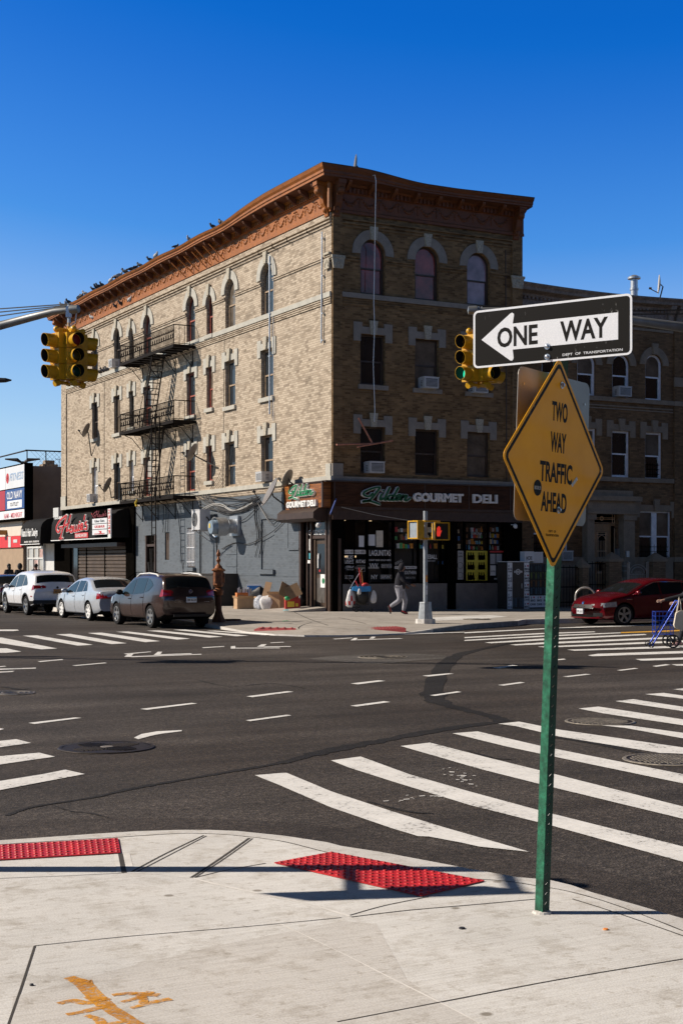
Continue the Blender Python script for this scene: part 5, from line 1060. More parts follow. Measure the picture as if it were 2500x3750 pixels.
# ================================================================ fire escape on the long facade
M_fe=pm('fire_escape_iron',(.012,.009,.007),.75,0,.35,6,.2,0,.1)
fe=thing('fire_escape','black iron fire escape with three railed balconies and steep ladders on the long sunlit facade','fire escape',LFm.p(16.4,4.8,.5))
fa,fb,fo=12.95,20.0,1.05
def fe_platform(z,gap):
    mb=MB(); o=.04
    while o<fo:
        for u0,u1 in ((fa,gap[0]),(gap[1],fb)) if o>.35 else ((fa,fb),): mb.fbox(LFm,u0,u1,z,z+.035,o,o+.045)
        o+=.105
    t=fa
    while t<=fb: mb.fbox(LFm,t,t+.045,z-.06,z-.001,.0,fo); t+=.72
    for u0,u1,d0,d1 in ((fa,fb,fo-.005,fo+.045),(fa-.04,fa,0,fo),(fb,fb+.04,0,fo)): mb.fbox(LFm,u0,u1,z-.09,z+.05,d0,d1)
    p=mb.build('platform',M_fe,fe)
    mb=MB(); h=.92
    def rail(a,b,sp):
        A,B=V(a),V(b); L_=(B-A).length; n=int(L_/sp)
        for zz in (h,.10): mb.tube([A+V((0,0,zz)),B+V((0,0,zz))],.024 if zz==h else .016,5)
        for i in range(n+1):
            q=A+(B-A)*i/n; mb.tube([q+V((0,0,.02)),q+V((0,0,h))],.013,4)
            if i<n and sp<.2:
                m=A+(B-A)*(i+.5)/n; dd=(B-A).normalized()*sp*.5
                if i%2==0: mb.tube([m-dd+V((0,0,.25)),m+V((0,0,.42)),m+dd+V((0,0,.58)),m+V((0,0,.72)),m-dd+V((0,0,.58)),m+V((0,0,.42)),m+dd+V((0,0,.25))],.009,4)
                for zz in (.34,.64): mb.ell(q+V((0,0,zz)),(.028,.028,.045),4)
    rail(LFm.p(fa,z,fo+.02),LFm.p(fb,z,fo+.02),.14); rail(LFm.p(fa,z,fo),LFm.p(fa,z,.05),.2); rail(LFm.p(fb,z,fo),LFm.p(fb,z,.05),.2)
    for q in range(3):
        u=fa+.35+q*.45-.2; 
    mb.build('railing',M_fe,fe)
    mb=MB()
    for t in (13.3,15.4,17.6,19.7):
        P=[LFm.p(t,z-.09,fo-.05),LFm.p(t,z-.28,.55),LFm.p(t,z-.85,.05)]; mb.tube(P,.02,5); mb.tube([LFm.p(t,z-.12,.02),LFm.p(t,z-.95,.02)],.02,5); mb.tube([LFm.p(t,z-.13,.45),LFm.p(t,z-.35,.3),LFm.p(t,z-.22,.15),LFm.p(t,z-.4,.1)],.012,5); mb.cut()
    mb.each('bracket',M_fe,fe)
for z,g in ((11.66,(15.35,16.2)),(8.29,(15.35,16.2)),(4.92,(14.8,15.5))): fe_platform(z,g)
def ladder(t0,z0,t1,z1,d0,d1,n,rail=True):
    mb=MB()
    for d in (d0,d1): mb.add([LFm.p(t+q,z,d+e) for t,z in ((t0,z0),(t1,z1)) for q,e in ((-.03,-.02),(.06,-.02),(.06,.02),(-.03,.02))],[(0,1,5,4),(1,2,6,5),(2,3,7,6),(3,0,4,7),(0,3,2,1),(4,5,6,7)])
    for i in range(1,n): f=i/n; t=t0+(t1-t0)*f; z=z0+(z1-z0)*f; mb.fbox(LFm,t-.06,t+.10,z,z+.025,d0,d1)
    if rail:
        for d in (d0,d1): mb.tube([LFm.p(t0+.1,z0+.1,d),LFm.p(t0-.12+.55,z0-.5,d),LFm.p(t1+.55,z1+.45,d),LFm.p(t1+.62,z1+.2,d),LFm.p(t1+.35,z1+.15,d)],.016,5); mb.tube([LFm.p((t0+t1)/2+.1,(z0+z1)/2,d),LFm.p((t0+t1)/2+.5,(z0+z1)/2-.05,d)],.012,4)
    mb.build('ladder',M_fe,fe)
ladder(15.75,11.62,17.1,8.32,.42,1.0,13); ladder(15.75,8.25,17.1,4.95,.42,1.0,13)
mb=MB()
for u in (14.92,15.42): mb.tube([LFm.p(u,2.85,1.16),LFm.p(u,8.55,1.16),LFm.p(u,8.7,1.0)],.026,6)
for i in range(18): z=2.95+.31*i; mb.tube([LFm.p(14.92,z,1.16),LFm.p(15.42,z,1.16)],.016,5)
mb.tube([LFm.p(14.5,4.9,1.14),LFm.p(14.5,8.6,1.14)],.035,6); mb.build('drop_ladder',M_fe,fe)
mb=MB(); q=lf(510,1853,1.0); mb.tube([LFm.p(q[0],4.95,1.08),LFm.p(q[0]+.2,4.8,1.12),LFm.p(q[0]+.1,4.65,1.1)],.06,6); tag(mb.build('rag',M_sy,loc=LFm.p(q[0],4.65,1.08),smooth=60),'yellow rag tied to the left end of the lowest fire escape balcony','rag')
# ================================================================ dishes, coolers, fan on the facade
def fdish(px,py,off,r,face,label,M=None,anch=None):
    t,z=lf(px,py,off); c=LFm.p(t,z,off); a=anch or LFm.p(t-.35,z-.55,.02); dish(label,c,face,r,a,M,group=gd)
fdish(314,1574,.55,.40,(-.75,.55,.42),'dark satellite dish beside the left window of the second floor',anch=LFm.p(27.55,7.75,.02))
fdish(392,1775,.55,.42,(-.75,.55,.42),'dark satellite dish on the wall above the red script awning',anch=LFm.p(24.3,5.35,.02))
t_,z_=lf(703,1655,.75); dish('satellite dish beside the lowest fire escape balcony, throwing a round shadow',LFm.p(t_,z_,.75),(-.7,.60,.42),.42,LFm.p(t_-1.2,z_-.75,.02),group=gd)
t_,z_=lf(984,1800,.7); dish('largest satellite dish, seen almost edge-on, left of the wooden corner sign',LFm.p(t_,z_,.68),(-.86,.22,.46),.62,LFm.p(t_-1.2,z_-.95,.02),M_dish,group=gd)
t_,z_=lf(1047,1750,.55); dish('slim satellite dish on the ledge right above the wooden corner sign',LFm.p(t_,z_,.5),(-.55,.72,.42),.36,LFm.p(t_-.55,z_-.55,.02),M_dish,group=gd)
c=V((1.55,.15,16.75)); p=CO+ray(1297,604)*55; dish('narrow satellite dish on the roof edge above the street cornice',V((p.x,p.y,p.z)),(-.86,.36,.12),.42,V((p.x,p.y+.1,p.z-.5)),M_dish,group=gd)
M_ac=pm('cooler_white',(.50,.50,.50),.5,0,.12,4); M_acd=pm('cooler_grille',(.10,.10,.10),.5,0,.3,12)
def wac(f,u,z,label,w=.56,h=.38,d=.38,M=None):
    r=thing('window_air_conditioner',label,'air conditioner',f.p(u,z,0),'window air conditioners'); mb=MB(); mb.fbox(f,u-w/2,u+w/2,z,z+h,-.15,d); mb.fbox(f,u-w/2-.02,u+w/2+.02,z+h-.02,z+h+.012,.0,d+.01); mb.build('casing',M or M_ac,r); mb=MB()
    mb.fbox(f,u-w/2+.05,u+w/2-.05,z+.05,z+h-.06,d+.0,d+.006); mb.mat(0)
    for i in range(6): zz=z+.07+i*(h-.14)/6; mb.mat(1).fbox(f,u-w/2+.05,u+w/2-.05,zz,zz+.014,d+.0062,d+.014)
    for q in (-1,1):
        uu=u+q*w/2
        for i in range(4): mb.mat(0).fbox(f,min(uu,uu+q*.006),max(uu,uu+q*.006),z+.08+i*.06,z+.11+i*.06,.05,d*.5)
    mb.build('grille',[M_acd,M_ac],r)
wac(LFm,5.52,5.22,'white air conditioner in the lowest window nearest the corner sign')
wac(LFm,23.45,11.98,'white air conditioner at the left end of the top fire escape balcony',.5,.42)
wac(LFm,26.98,5.22,'white air conditioner in the lowest far left window over the awning',.5,.42)
wac(RFm,1.75,5.30,'air conditioner in the left window right over the dark fascia',.62,.42,.36)
wac(RFm,4.13,8.60,'air conditioner in the middle window two floors over the fascia',.62,.42,.36)
wac(RFm,6.40,8.55,'air conditioner half hidden behind the right traffic light',.62,.42,.36)
wn=NW[2]; wac(NF,wn[0]-.05,wn[2]+.02,'air conditioner in the arched window of the row house',.66,.42,.36)
a=nf(2062,2040); wac(NF,a[0],a[1]-.15,'air conditioner in the ground floor window behind the sign post',.55,.40,.3)
# split unit
t0_,z0_=lf(717,1905,.75); r=thing('condenser_unit','white condenser unit with round fan bracketed high on the grey wall','air conditioner',LFm.p(t0_,z0_-.45,.3))
u=t0_; z=z0_-.42; mb=MB(); mb.fbox(LFm,u-.46,u+.46,z,z+.86,.28,.76); mb.fbox(LFm,u-.48,u+.48,z+.86,z+.885,.26,.78); mb.build('casing',M_ac,r); mb=MB()
mb.lathe([(.31,.0),(.31,.015),(.29,.015)],LFm.p(u+.1,z+.45,.76),24,(-1,0,0)); mb.lathe([(.08,.015),(.08,.03),(0,.03)],LFm.p(u+.1,z+.45,.76),14,(-1,0,0))
for k in range(12): a=2*PI*k/12; mb.tube([LFm.p(u+.1,z+.45,.778),LFm.p(u+.1+.30*math.cos(a),z+.45+.30*math.sin(a),.778)],.008,4)
mb.build('fan_grille',M_acd,r,smooth=30); mb=MB()
for q in (-.35,.35): mb.fbox(LFm,u+q-.02,u+q+.02,z-.05,z-.001,.0,.8); mb.tube([LFm.p(u+q,z-.45,.02),LFm.p(u+q,z-.04,.6)],.02,5); mb.cut()
mb.each('bracket',M_ac,r); mb=MB(); mb.tube([LFm.p(u-.46,z+.55,.45),LFm.p(u-.55,z+.5,.42),LFm.p(u-.6,z+.2,.25),LFm.p(u-.9,z+.1,.03)],.03,6); mb.build('hose',M_wire,r,smooth=60)
# exhaust fan
t0_,z0_=lf(790,1925,.95); c=LFm.p(t0_,z0_,0); r=thing('exhaust_fan','round galvanised exhaust fan sticking out of the grey wall','exhaust fan',c)
ax=V((-1,.0,-.06)); mb=MB(); mb.lathe([(.30,.1),(.30,.42),(.38,.5),(.40,.98),(.43,1.0),(.39,.985),(.36,.6)],c,22,ax,cap=False); mb.build('housing',M_galv,r,smooth=35); mb=MB(); mb.lathe([(.29,.62),(.30,1.14),(.27,1.20),(0,1.21)],c,22,ax); mb.build('motor_cover',pm('fan_blue_grey',(.22,.29,.36),.45,.2,.1,5),r,smooth=35)
mb=MB(); mb.fbox(LFm,t0_-.42,t0_+.42,z0_-.42,z0_+.42,.002,.14); mb.build('wall_plate',M_galv,r); mb=MB(); mb.fbox(Fm(c+ax*1.215,(0,1,0),(0,0,1),(-1,0,0)),-.02,.10,-.02,.16,0,.006); mb.build('sticker',M_sy,r)
# ================================================================ loose cables on the grey wall
gcab='loose cables strung along the grey wall'
def cable(pts,label,r=.014,M=None,name='cable'):
    P=[]
    for q in pts: 
        if len(q)==3: t,z=lf(q[0],q[1],q[2]); P.append(LFm.p(t,z,q[2]))
        else: P.append(V(q[:3]))
    # smooth
    Q=[]
    n=len(P)
    for i in range(n-1):
        p0,p1,p2,p3=[P[min(max(i+j,0),n-1)] for j in (-1,0,1,2)]
        for k in range(5):
            u=k/5; Q.append(.5*((2*p1)+(p2-p0)*u+(2*p0-5*p1+4*p2-p3)*u*u+(3*p1-p0-3*p2+p3)*u**3))
    Q.append(P[-1]); mb=MB(); mb.tube(Q,r,5); o=mb.build(name,M or M_wire,loc=Q[0],smooth=60); tag(o,label,'cable',gcab); return o
M_wirel=pm('pale_cable',(.42,.41,.38),.5,0,.2,6)
hub=(932,1845); rr=random.Random(3)
kinds=['slack black cable drooping across the grey wall under the ledge','black cable looping down between the fire escape and the wall dish','thin black cable hanging in a deep curve over the grey wall']
for k in range(15):
    x0=rr.uniform(715,760); y0=rr.uniform(1800,1870); x1=hub[0]+rr.uniform(-14,22); y1=hub[1]+rr.uniform(-30,15); sagp=rr.uniform(4,60)
    cable([(x0,y0,.06)]+[(x0+(x1-x0)*f,y0+(y1-y0)*f+sagp*4*f*(1-f)+rr.uniform(-6,6),.07+.02*rr.random()) for f in (.25,.5,.75)]+[(x1,y1,.06)],kinds[k%3],.013+.006*rr.random())
for k in range(2): cable([(742,1862+k*8,.08),(780,1845+k*5,.09),(815,1848+k*6,.10),(850,1868+k*3,.09),(890,1862-k*4,.09),(925,1838+k*4,.08)],'pale twisted cable running across the top of the grey wall',.016,M_wirel)
for k in range(5):
    x=hub[0]+rr.uniform(-8,14); cable([(x,1835,.05),(x+rr.uniform(-6,6),1900,.06),(x+8+rr.uniform(-8,8),1960,.05),(x+rr.uniform(-4,10),2035+rr.uniform(-40,10),.04)],'black cable dangling straight down beside the blind window',.013)
for k in range(4): cable([(hub[0]+10,1840,.06),(970+k*8,1880+k*14,.07),(1010+k*4,1905-k*3,.07),(1052,1910-k*4,.05)],'black cable sagging from the wall dish towards the deli door',.013)
cable([(812,2010,.04),(860,1988,.05),(905,1993,.06),(950,1975,.06),(1000,1945,.06),(1040,1908,.05)],'long black cable climbing from the call box side to the wall dish',.016)
for k in range(3): cable([(790+k*4,1960,.6),(792+k*2,2000,.3),(795,2050-k*12,.05)],'thin cable dropping from the exhaust fan behind the call box',.012)
for k in range(4): cable([(815+k*16,1700-k*40,.04),(800+k*12,1745,.05),(770+k*14,1790,.05)],'thin cable stretched over the brick wall above the ledge',.010)
cable([(650,1870,.06),(660,1960,.06),(664,2040,.06),(672,2095,.05)],'black vine-like cable beside the barred window',.018)
for k in range(3): cable([(598+k*9,1850,.1),(600+k*8,1900,.08),(596+k*9,1950+k*14,.06)],'black cable tangle hanging below the fire escape',.014)
# service wire and pale rope on the street side
def rope(pts,label,r,M,name='cable',grp=None):
    mb=MB(); mb.tube(pts,r,5); o=mb.build(name,M,loc=pts[0],smooth=60); tag(o,label,'cable',grp)
P=[]
for x,y in ((1372,640),(1376,660),(1374,760),(1372,900),(1368,1100),(1371,1200),(1366,1330),(1369,1420),(1372,1500),(1370,1545)): 
    u,z=rf(x,y,.88 if y<800 else .16); P.append(RFm.p(u,z,.88 if y<800 else .16))
rope([P[0]+V((0,.4,.05))]+P,'white cable hanging from the roof down the street front past the windows',.015,M_p1)
u0_,z0_=rf(1255,1855,.25); u1_,z1_=rf(1550,1915,1.5)
rope([RFm.p(.3,4.0,.22),RFm.p(1.6,3.72,.5),RFm.p(3.0,3.5,.9),RFm.p(4.1,3.42,1.3)],'thin grey wire sagging under the fascia towards the signal pole',.008,M_galv)
M_stick=pm('rusty_stick',(.42,.17,.11),.7,0,.3,6)
for (x0,y0),(x1,y1),lab in (((1232,1628),(1372,1624),'short rusty rod sticking out below the first upper window'),((1308,1636),(1440,1613),'longer rusty rod crossing the street front at a slant'),((1312,1530),(1368,1628),'rusty rod leaning steeply across the first upper window')):
    a=rf(x0,y0,.5); b=rf(x1,y1,.5); mb=MB(); mb.tube([RFm.p(a[0],a[1],.5),RFm.p(b[0],b[1],.45)],.035,6); o=mb.build('metal_rod',M_stick,loc=RFm.p(a[0],a[1],.5)); tag(o,lab,'rod','rusty rods on the street front')
mb=MB(); a=rf(1242,1826,.45); b=rf(1216,1882,.9); mb.tube([RFm.p(a[0],a[1],.2),RFm.p(b[0],b[1],.75)],.03,6); tag(mb.build('flag_pole',pm('pole_blue',(.10,.14,.36),.5,0,.1,5),loc=RFm.p(a[0],a[1],.2)),'short bluish pole slanting out from the deli corner','pole')
mb=MB(); a=rf(1205,1985,.3); mb.lathe([(.07,-.1),(.09,.0),(.07,.1),(0,.12)],LFm.p(.35,3.35,.35),12,(-.8,-.3,-.5)); tag(mb.build('security_camera',M_sw,loc=LFm.p(.35,3.4,.35),smooth=40),'small white security camera under the shutter housing','security camera')
mb=MB(); a=rf(1885,1925,.3); mb.lathe([(.06,-.05),(.09,.02),(.05,.12),(0,.13)],RFm.p(a[0],a[1],.3),12,(0,-.6,-.8)); mb.tube([RFm.p(a[0],a[1]+.05,.0),RFm.p(a[0],a[1]+.03,.3)],.02,6); tag(mb.build('security_camera',M_sw,loc=RFm.p(a[0],a[1],.15),smooth=40),'white dome camera at the right end of the deli front','security camera')
# ================================================================ green sign post and its signs
M_green=pm('post_green',(.020,.155,.085),.38,.1,.5,9,.35,fine=(26,.6)); M_bolt=pm('bolt',(.42,.42,.44),.3,.9,.1,9)
pb=gp(1984,3344,ZN); pt_=cw(1.136,7.335,3.06); ax=(pt_-pb).normalized(); Lp_=(pt_-pb).length+.02
nl=(-EX*.78-EY*.62); nl=(nl-ax*nl.dot(ax)).normalized(); nr=ax.cross(nl).normalized()
if nr.dot(EX*.6-EY)<0: nr=-nr
sp_=thing('sign_post','leaning green perforated steel post on the near pavement, carrying the street signs','sign post',pb)
W_=.053; mb=MB(); f1=Fm(pb,nr,ax,nl); f2=Fm(pb,nl,ax,nr)
# channel: lit web plate, perforated flange plate, back flange
mb.mat(0).fbox(f1,-W_/2,W_/2,0,Lp_,W_/2-.005,W_/2); mb.mat(1)
hs=[]; v=.06
while v<Lp_-.05: hs.append([(-.009,v-.002),(.009,v-.016),(.010,v-.010),(-.008,v+.004)]); v+=.0508
vv=0.0; a0,a1=-W_/2,W_/2-.0055
for h4 in hs+[None]:
    if h4 is None: mb.fpoly(f2,[(a0,vv),(a1,vv),(a1,Lp_),(a0,Lp_)],W_/2-.0045,W_/2-.001); break
    lo,hi=min(p[1] for p in h4)-.006,max(p[1] for p in h4)+.006
    mb.fpoly(f2,[(a0,vv),(a1,vv),(a1,lo),(a0,lo)],W_/2-.0045,W_/2-.001)
    A,B,C,D=h4; o=[(a0,lo),(a1,lo),(a1,hi),(a0,hi)]; H=[A,B,C,D]
    for i in range(4): mb.fpoly(f2,[o[i],o[(i+1)%4],H[(i+1)%4],H[i]],W_/2-.0045,W_/2-.001)
    vv=hi
mb.fbox(f2,-W_/2,W_/2-.0055,0,Lp_,-W_/2,-W_/2+.004)
mb.build('post',[M_green,pm('post_green_shaded',(.012,.045,.030),.6,0,.4,9,.3)],sp_); mb=MB(); mb.lathe([(.052,-.002),(.046,.010),(.030,.014)],pb,14); mb.build('footing',M_walk3,sp_)  # flanges: same green paint, darkened to stand for their shade
# one way sign
pL=cw((1732.7-CX)/F*7.56,7.56,0); pR=cw((2314-CX)/F*7.05,7.05,0)
uu=(pR-pL); uu.z=0; wS=uu.length; uu.normalize(); nn=V((0,0,1)).cross(uu); 
if nn.dot(EY)>0: nn=-nn
zb0=CO.z+(HY-1347)/F*7.56; zb1=CO.z+(HY-1300)/F*7.05; zS=(zb0+zb1)/2; hS=.305
OF=Fm((pL.x,pL.y,zS),uu,(0,0,1),nn)
ow=thing('one_way_sign','black and white one-way arrow sign bolted on top of the green post','sign',OF.p(wS/2,0,0))
def rrect(x0,x1,y0,y1,r,n=5):
    P=[]
    for cx,cy,a in ((x1-r,y0+r,-PI/2),(x1-r,y1-r,0),(x0+r,y1-r,PI/2),(x0+r,y0+r,PI)): P+=[(cx+r*math.cos(a+PI/2*i/n),cy+r*math.sin(a+PI/2*i/n)) for i in range(n+1)]
    return P
m,t,b=nt('sign_black'); tc=N(t,'ShaderNodeTexCoord').outputs['Object']; mp=N(t,'ShaderNodeMapping'); mp.inputs['Scale'].default_value=(70,70,14); t.links.new(tc,mp.inputs[0]); f_=noise(t,mp.outputs[0],1,5,.75); f2_=noise(t,tc,4,3); ad=N(t,'ShaderNodeMath',operation='MULTIPLY'); t.links.new(f_,ad.inputs[0]); t.links.new(ramp(t,f2_,[(.4,(.82,.82,.82)),(.65,(1.12,1.12,1.12))]),ad.inputs[1])
t.links.new(ramp(t,ad.outputs[0],[(.66,(.010,.009,.008)),(.74,(.5,.5,.48))]),b.inputs['Base Color']); b.inputs['Roughness'].default_value=.5; b.inputs['Specular IOR Level'].default_value=.08; M_sblk=m
m,t,b=nt('sign_white'); tc=N(t,'ShaderNodeTexCoord').outputs['Object']; vo=N(t,'ShaderNodeTexVoronoi'); vo.inputs['Scale'].default_value=160; t.links.new(tc,vo.inputs['Vector']); t.links.new(ramp(t,vo.outputs['Distance'],[(.1,(.74,.74,.75)),(.5,(.62,.63,.65))]),b.inputs['Base Color']); b.inputs['Roughness'].default_value=.4; M_swh=m
mb=MB(); mb.mat(0).fpoly(OF,rrect(0,wS,0,hS,.028),-.002,.001); mb.mat(1).fpoly(OF,rrect(.012,wS-.012,.011,hS-.011,.018),.0012,.0018); o=mb.build('panel',[M_swh,M_sblk],ow)
mb=MB(); q=wS; ar=[(.056*q,.485*hS),(.245*q,.085*hS),(.258*q,.075*hS),(.266*q,.10*hS),(.268*q,.13*hS),(.262*q,.265*hS),(.918*q,.265*hS),(.918*q,.71*hS),(.262*q,.71*hS),(.270*q,.84*hS),(.270*q,.875*hS),(.258*q,.90*hS),(.245*q,.885*hS)]
mb.fpoly(OF,ar,.002,.0026); mb.build('arrow',M_swh,ow)
mb=MB()
for s,a,bb in (('ONE',.161,.423),('WAY',.565,.857)): mb.ftext(OF,s,(a+bb)/2*q,.488*hS,(bb-a)*q,.345*hS,.0028,.0006,.026).cut()
mb.each('lettering',M_sblk,ow); mb=MB(); mb.ftext(OF,'DEPT  OF  TRANSPORTATION',.762*q,.095*hS,.365*q,.042*hS,.002,.0006,.006); mb.build('lettering',M_swh,ow)
mb=MB(); us=.485*q
for vv in (.26,.085): mb.lathe([(.016,0),(.016,.004),(.009,.004),(.009,.014),(0,.016)],OF.p(us,vv*hS,.002),10,nn); mb.cut()
mb.each('bolt',M_bolt,ow,smooth=30)
# warning diamond
cN=cw((2034-CX)/F*7.20,7.20,CO.z+(HY-1697)/F*7.20); rN=(EX*.60+EY*.80-V((0,0,.022))).normalized(); upN=(V((0,0,1))+EX*.032).normalized(); nN=rN.cross(upN); 
if nN.dot(EY)>0: nN=-nN
DF=Fm(cN,rN,upN,nN)
def diamond(h,r,n=5):
    P=[]
    for k in range(4):
        a0=PI/2*k; cx,cy=(h-r*1.414)*math.cos(a0),(h-r*1.414)*math.sin(a0); P+=[(cx+r*math.cos(a0-PI/4+PI/2*i/n),cy+r*math.sin(a0-PI/4+PI/2*i/n)) for i in range(n+1)]
    return P
m,t,b=nt('sign_yellow'); tc=N(t,'ShaderNodeTexCoord').outputs['Object']; c=ramp(t,noise(t,tc,3,5,.6),[(.3,(.66,.285,.006)),(.7,(.76,.35,.010))]); t.links.new(c,b.inputs['Base Color']); b.inputs['Roughness'].default_value=.42; b.inputs['Specular IOR Level'].default_value=.16
mp=N(t,'ShaderNodeMapping'); mp.inputs['Rotation'].default_value=(.3,.5,.4); mp.inputs['Scale'].default_value=(1,1,3.2); t.links.new(tc,mp.inputs[0]); bump(t,b,noise(t,mp.outputs[0],2.0,1,.5),.22,.08); M_syl=m
wn_=thing('warning_sign','yellow diamond warning sign with black words on the green post','sign',DF.p(0,-.54,0)); hd=.537
mb=MB(); mb.mat(0).fpoly(DF,diamond(hd,.038),.0,.003); mb.build('panel',M_syl,wn_)
mb=MB(); A=diamond(hd-.022,.030); B=diamond(hd-.048,.022); n=len(A); mb.add([DF.p(x,y,.0036) for x,y in A]+[DF.p(x,y,.0036) for x,y in B],[(i,(i+1)%n,(i+1)%n+n,i+n) for i in range(n)]); mb.build('border',M_sblk,wn_)
for s,cu,vv,w,h in (('TWO',.02,.262,.165,.100),('WAY',.015,.106,.165,.102),('TRAFFIC',.003,-.048,.340,.104),('AHEAD',-.012,-.198,.268,.100)):
    mb=MB(); mb.ftext(DF,s,cu,vv,w,h,.0034,.0006,.030); mb.build('lettering',M_sblk,wn_)
mb=MB(); mb.ftext(DF,'DEPT  OF',-.02,-.345,.075,.012,.0034,.0006,.008).cut(); mb.ftext(DF,'TRANSPORTATION',-.02,-.365,.135,.012,.0034,.0006,.008); mb.each('lettering',M_sblk,wn_)
mb=MB(); M=Mx.Identity(4); mb.mat(0).lathe([(.040,0),(.040,.0008),(0,.0008)],DF.p(-.185,-.135,.0036),22,nN); mb.mat(1).ftext(DF,'BROOKLYN',-.185,-.135,.066,.018,.0046,.0005,.01); mb.build('sticker',[M_sblk,M_decalg],wn_)
mb=MB(); 
for k in range(5): mb.mat(k%2).fbox(Fm(DF.p(.2,-.08,.0036),(rN*.8+upN*.6),(upN*.8-rN*.6),nN),-.035+.014*k,-.022+.014*k,-.009,.009,0,.0008+.0002*k)
mb.build('sticker',[M_galv,M_decalg],wn_)
mb=MB()
for a,b_ in ((.03,.40),(.035,-.235)): mb.lathe([(.018,0),(.018,.004),(.010,.004),(.010,.014),(0,.016)],DF.p(a,b_,.0034),10,nN); mb.cut()
mb.each('bolt',M_bolt,wn_,smooth=30)
# plain back of the third sign
BKF=Fm(cN-nN*.10+rN*.155+V((0,0,.088)),rN,upN,nN); M_alu=pm('sign_back_aluminium',(.27,.255,.24),.42,.7,.2,3,.05)
bk=thing('aluminium_sign','bare aluminium back of a square sign behind the yellow diamond','sign',BKF.p(0,-.39,0)); mb=MB(); mb.fpoly(BKF,rrect(-.385,.385,-.385,.385,.045),0,.003); mb.build('panel',M_alu,bk)
mb=MB()
for i in range(4):
    for q in (-1,1): mb.lathe([(.007,0),(.007,.003),(0,.003)],BKF.p(q*(.33-.07*i),.30-.18*i if q<0 else .27-.17*i,.003),8,nN); mb.cut()
mb.each('rivet',M_bolt,bk)
# sign pole just outside the frame at the left: only its shadow is in the photo
pq=cw(-3.0,8.38,0); op=thing('sign_pole','sign pole left of the frame whose shadow crosses the near pavement','sign post',(pq.x,pq.y,ZN)); mb=MB(); mb.tube([(pq.x,pq.y,ZN),(pq.x,pq.y,2.95)],.075,12); mb.build('pole',M_galv,op); mb=MB()
for z in (2.15,2.75): a=V((pq.x,pq.y,z)); mb.tube([a,a-EY*.62],.03,6); mb.cut()
mb.each('bracket',M_galv,op); mb=MB(); mb.fpoly(Fm(cw(-3.0,7.77,2.32),(EY*.35+EX*.94).normalized(),(0,0,1),(EX*.35-EY*.94).normalized()),diamond(.52,.04),0,.004); mb.build('panel',M_syl,op)
mb=MB(); a=V((pq.x,pq.y,2.86)); mb.tube([a-EY*.22,a+EY*.2],.05,8); mb.build('cross_arm',M_galv,op)
# ================================================================ traffic lights
M_ty=pm('signal_yellow',(.62,.33,.012),.38,0,.18,4,.05,fine=(18,.2)); M_tin=pm('visor_inside',(.006,.006,.006),.7,0,.2,4)
L_off=[pm('lens_red_off',(.10,.008,.008),.2),pm('lens_amber_off',(.10,.06,.006),.2),pm('lens_green_off',(.006,.05,.03),.2)]
L_red=emis('lens_red_on',(.9,.02,.02),.012,(.04,.003,.003)); L_grn=emis('lens_green_on',(.02,.75,.42),.9,(.01,.2,.12)); 
def signal_head(root,c,dirs,lit):
    """one hanging cluster; c = top centre, dirs = facings"""
    for di,(dv,off) in enumerate(dirs):
        d=V((dv[0],dv[1],0)).normalized(); s=V((-d.y,d.x,0)); f=Fm(c+d*off,s,(0,0,1),d); ph=.288
        mb=MB(); 
        for i in range(3):
            z1=-.10-ph*i; mb.fbox(f,-.145,.145,z1-ph+.008,z1,-.10,.10)
        mb.fbox(f,-.15,.15,-.10-3*ph+.005,-.11,-.13,-.101); mb.fbox(f,-.05,.05,-.1,.0,-.05,.05)
        hd_=mb.build('housing',M_ty,root)
        for i in range(3):
            z=-.10-ph*(i+.5); cc=f.p(0,z,.10); mb=MB(); n=26; r0=.122; ln=.235
            A=[];B=[];A2=[];B2=[]
            for j in range(n+1):
                a=-PI/2+.12+(2*PI-.24)*j/n; ll=ln*(.90+.10*math.sin(a))
                for lst,rr_,dd in ((A,r0,0),(B,r0*.98,ll),(A2,r0-.006,0),(B2,r0*.98-.006,ll)): lst.append(f.p(rr_*math.cos(a),z+rr_*math.sin(a),.101+dd))
            k=n+1; mb.add(A+B+A2+B2,[(j,j+1,k+j+1,k+j) for j in range(n)]+[(k+j,k+j+1,3*k+j+1,3*k+j) for j in range(n)],0); b_=len(mb.v)-4*k
            mb.mat(1); 
            for j in range(n): mb.f.append((b_+2*k+j,b_+2*k+j+1,b_+3*k+j+1,b_+3*k+j)); mb.m.append(1)
            mb.mat(0).lathe([(.125,0),(.125,.012),(.112,.012)],cc,20,d,cap=False)
            vs=mb.build('visor',[M_ty,M_tin],hd_,smooth=40,fix=False)
            mb=MB(); mb.lathe([(.110,.004),(.09,.018),(.05,.026),(0,.029)],cc,18,d,cap=False); on=lit.get((di,i)); mb.build('lens',on or L_off[i],hd_,smooth=60)
    mb=MB()
    for dv,off in dirs:
        d=V((dv[0],dv[1],0)).normalized(); mb.tube([c+V((0,0,-.03)),c+d*(off+.02)+V((0,0,-.03))],.04,8); mb.tube([c+V((0,0,-1.0)),c+d*(off)+V((0,0,-1.0))],.035,8); mb.ell(c+d*(off+.06)+V((0,0,-.03)),(.06,.06,.06),6); mb.tube([c+V((0,0,-1.0))+d*off,c+V((0,0,-1.03))+d*(off+.1)],.06,8)
    mb.tube([c+V((0,0,.12)),c+V((0,0,-1.05))],.03,8); mb.build('hanger_bracket',M_ty,root,smooth=40)
DIR3=[((-.95,-.28),.21),((.03,-1),.21),((1,.05),.21)]
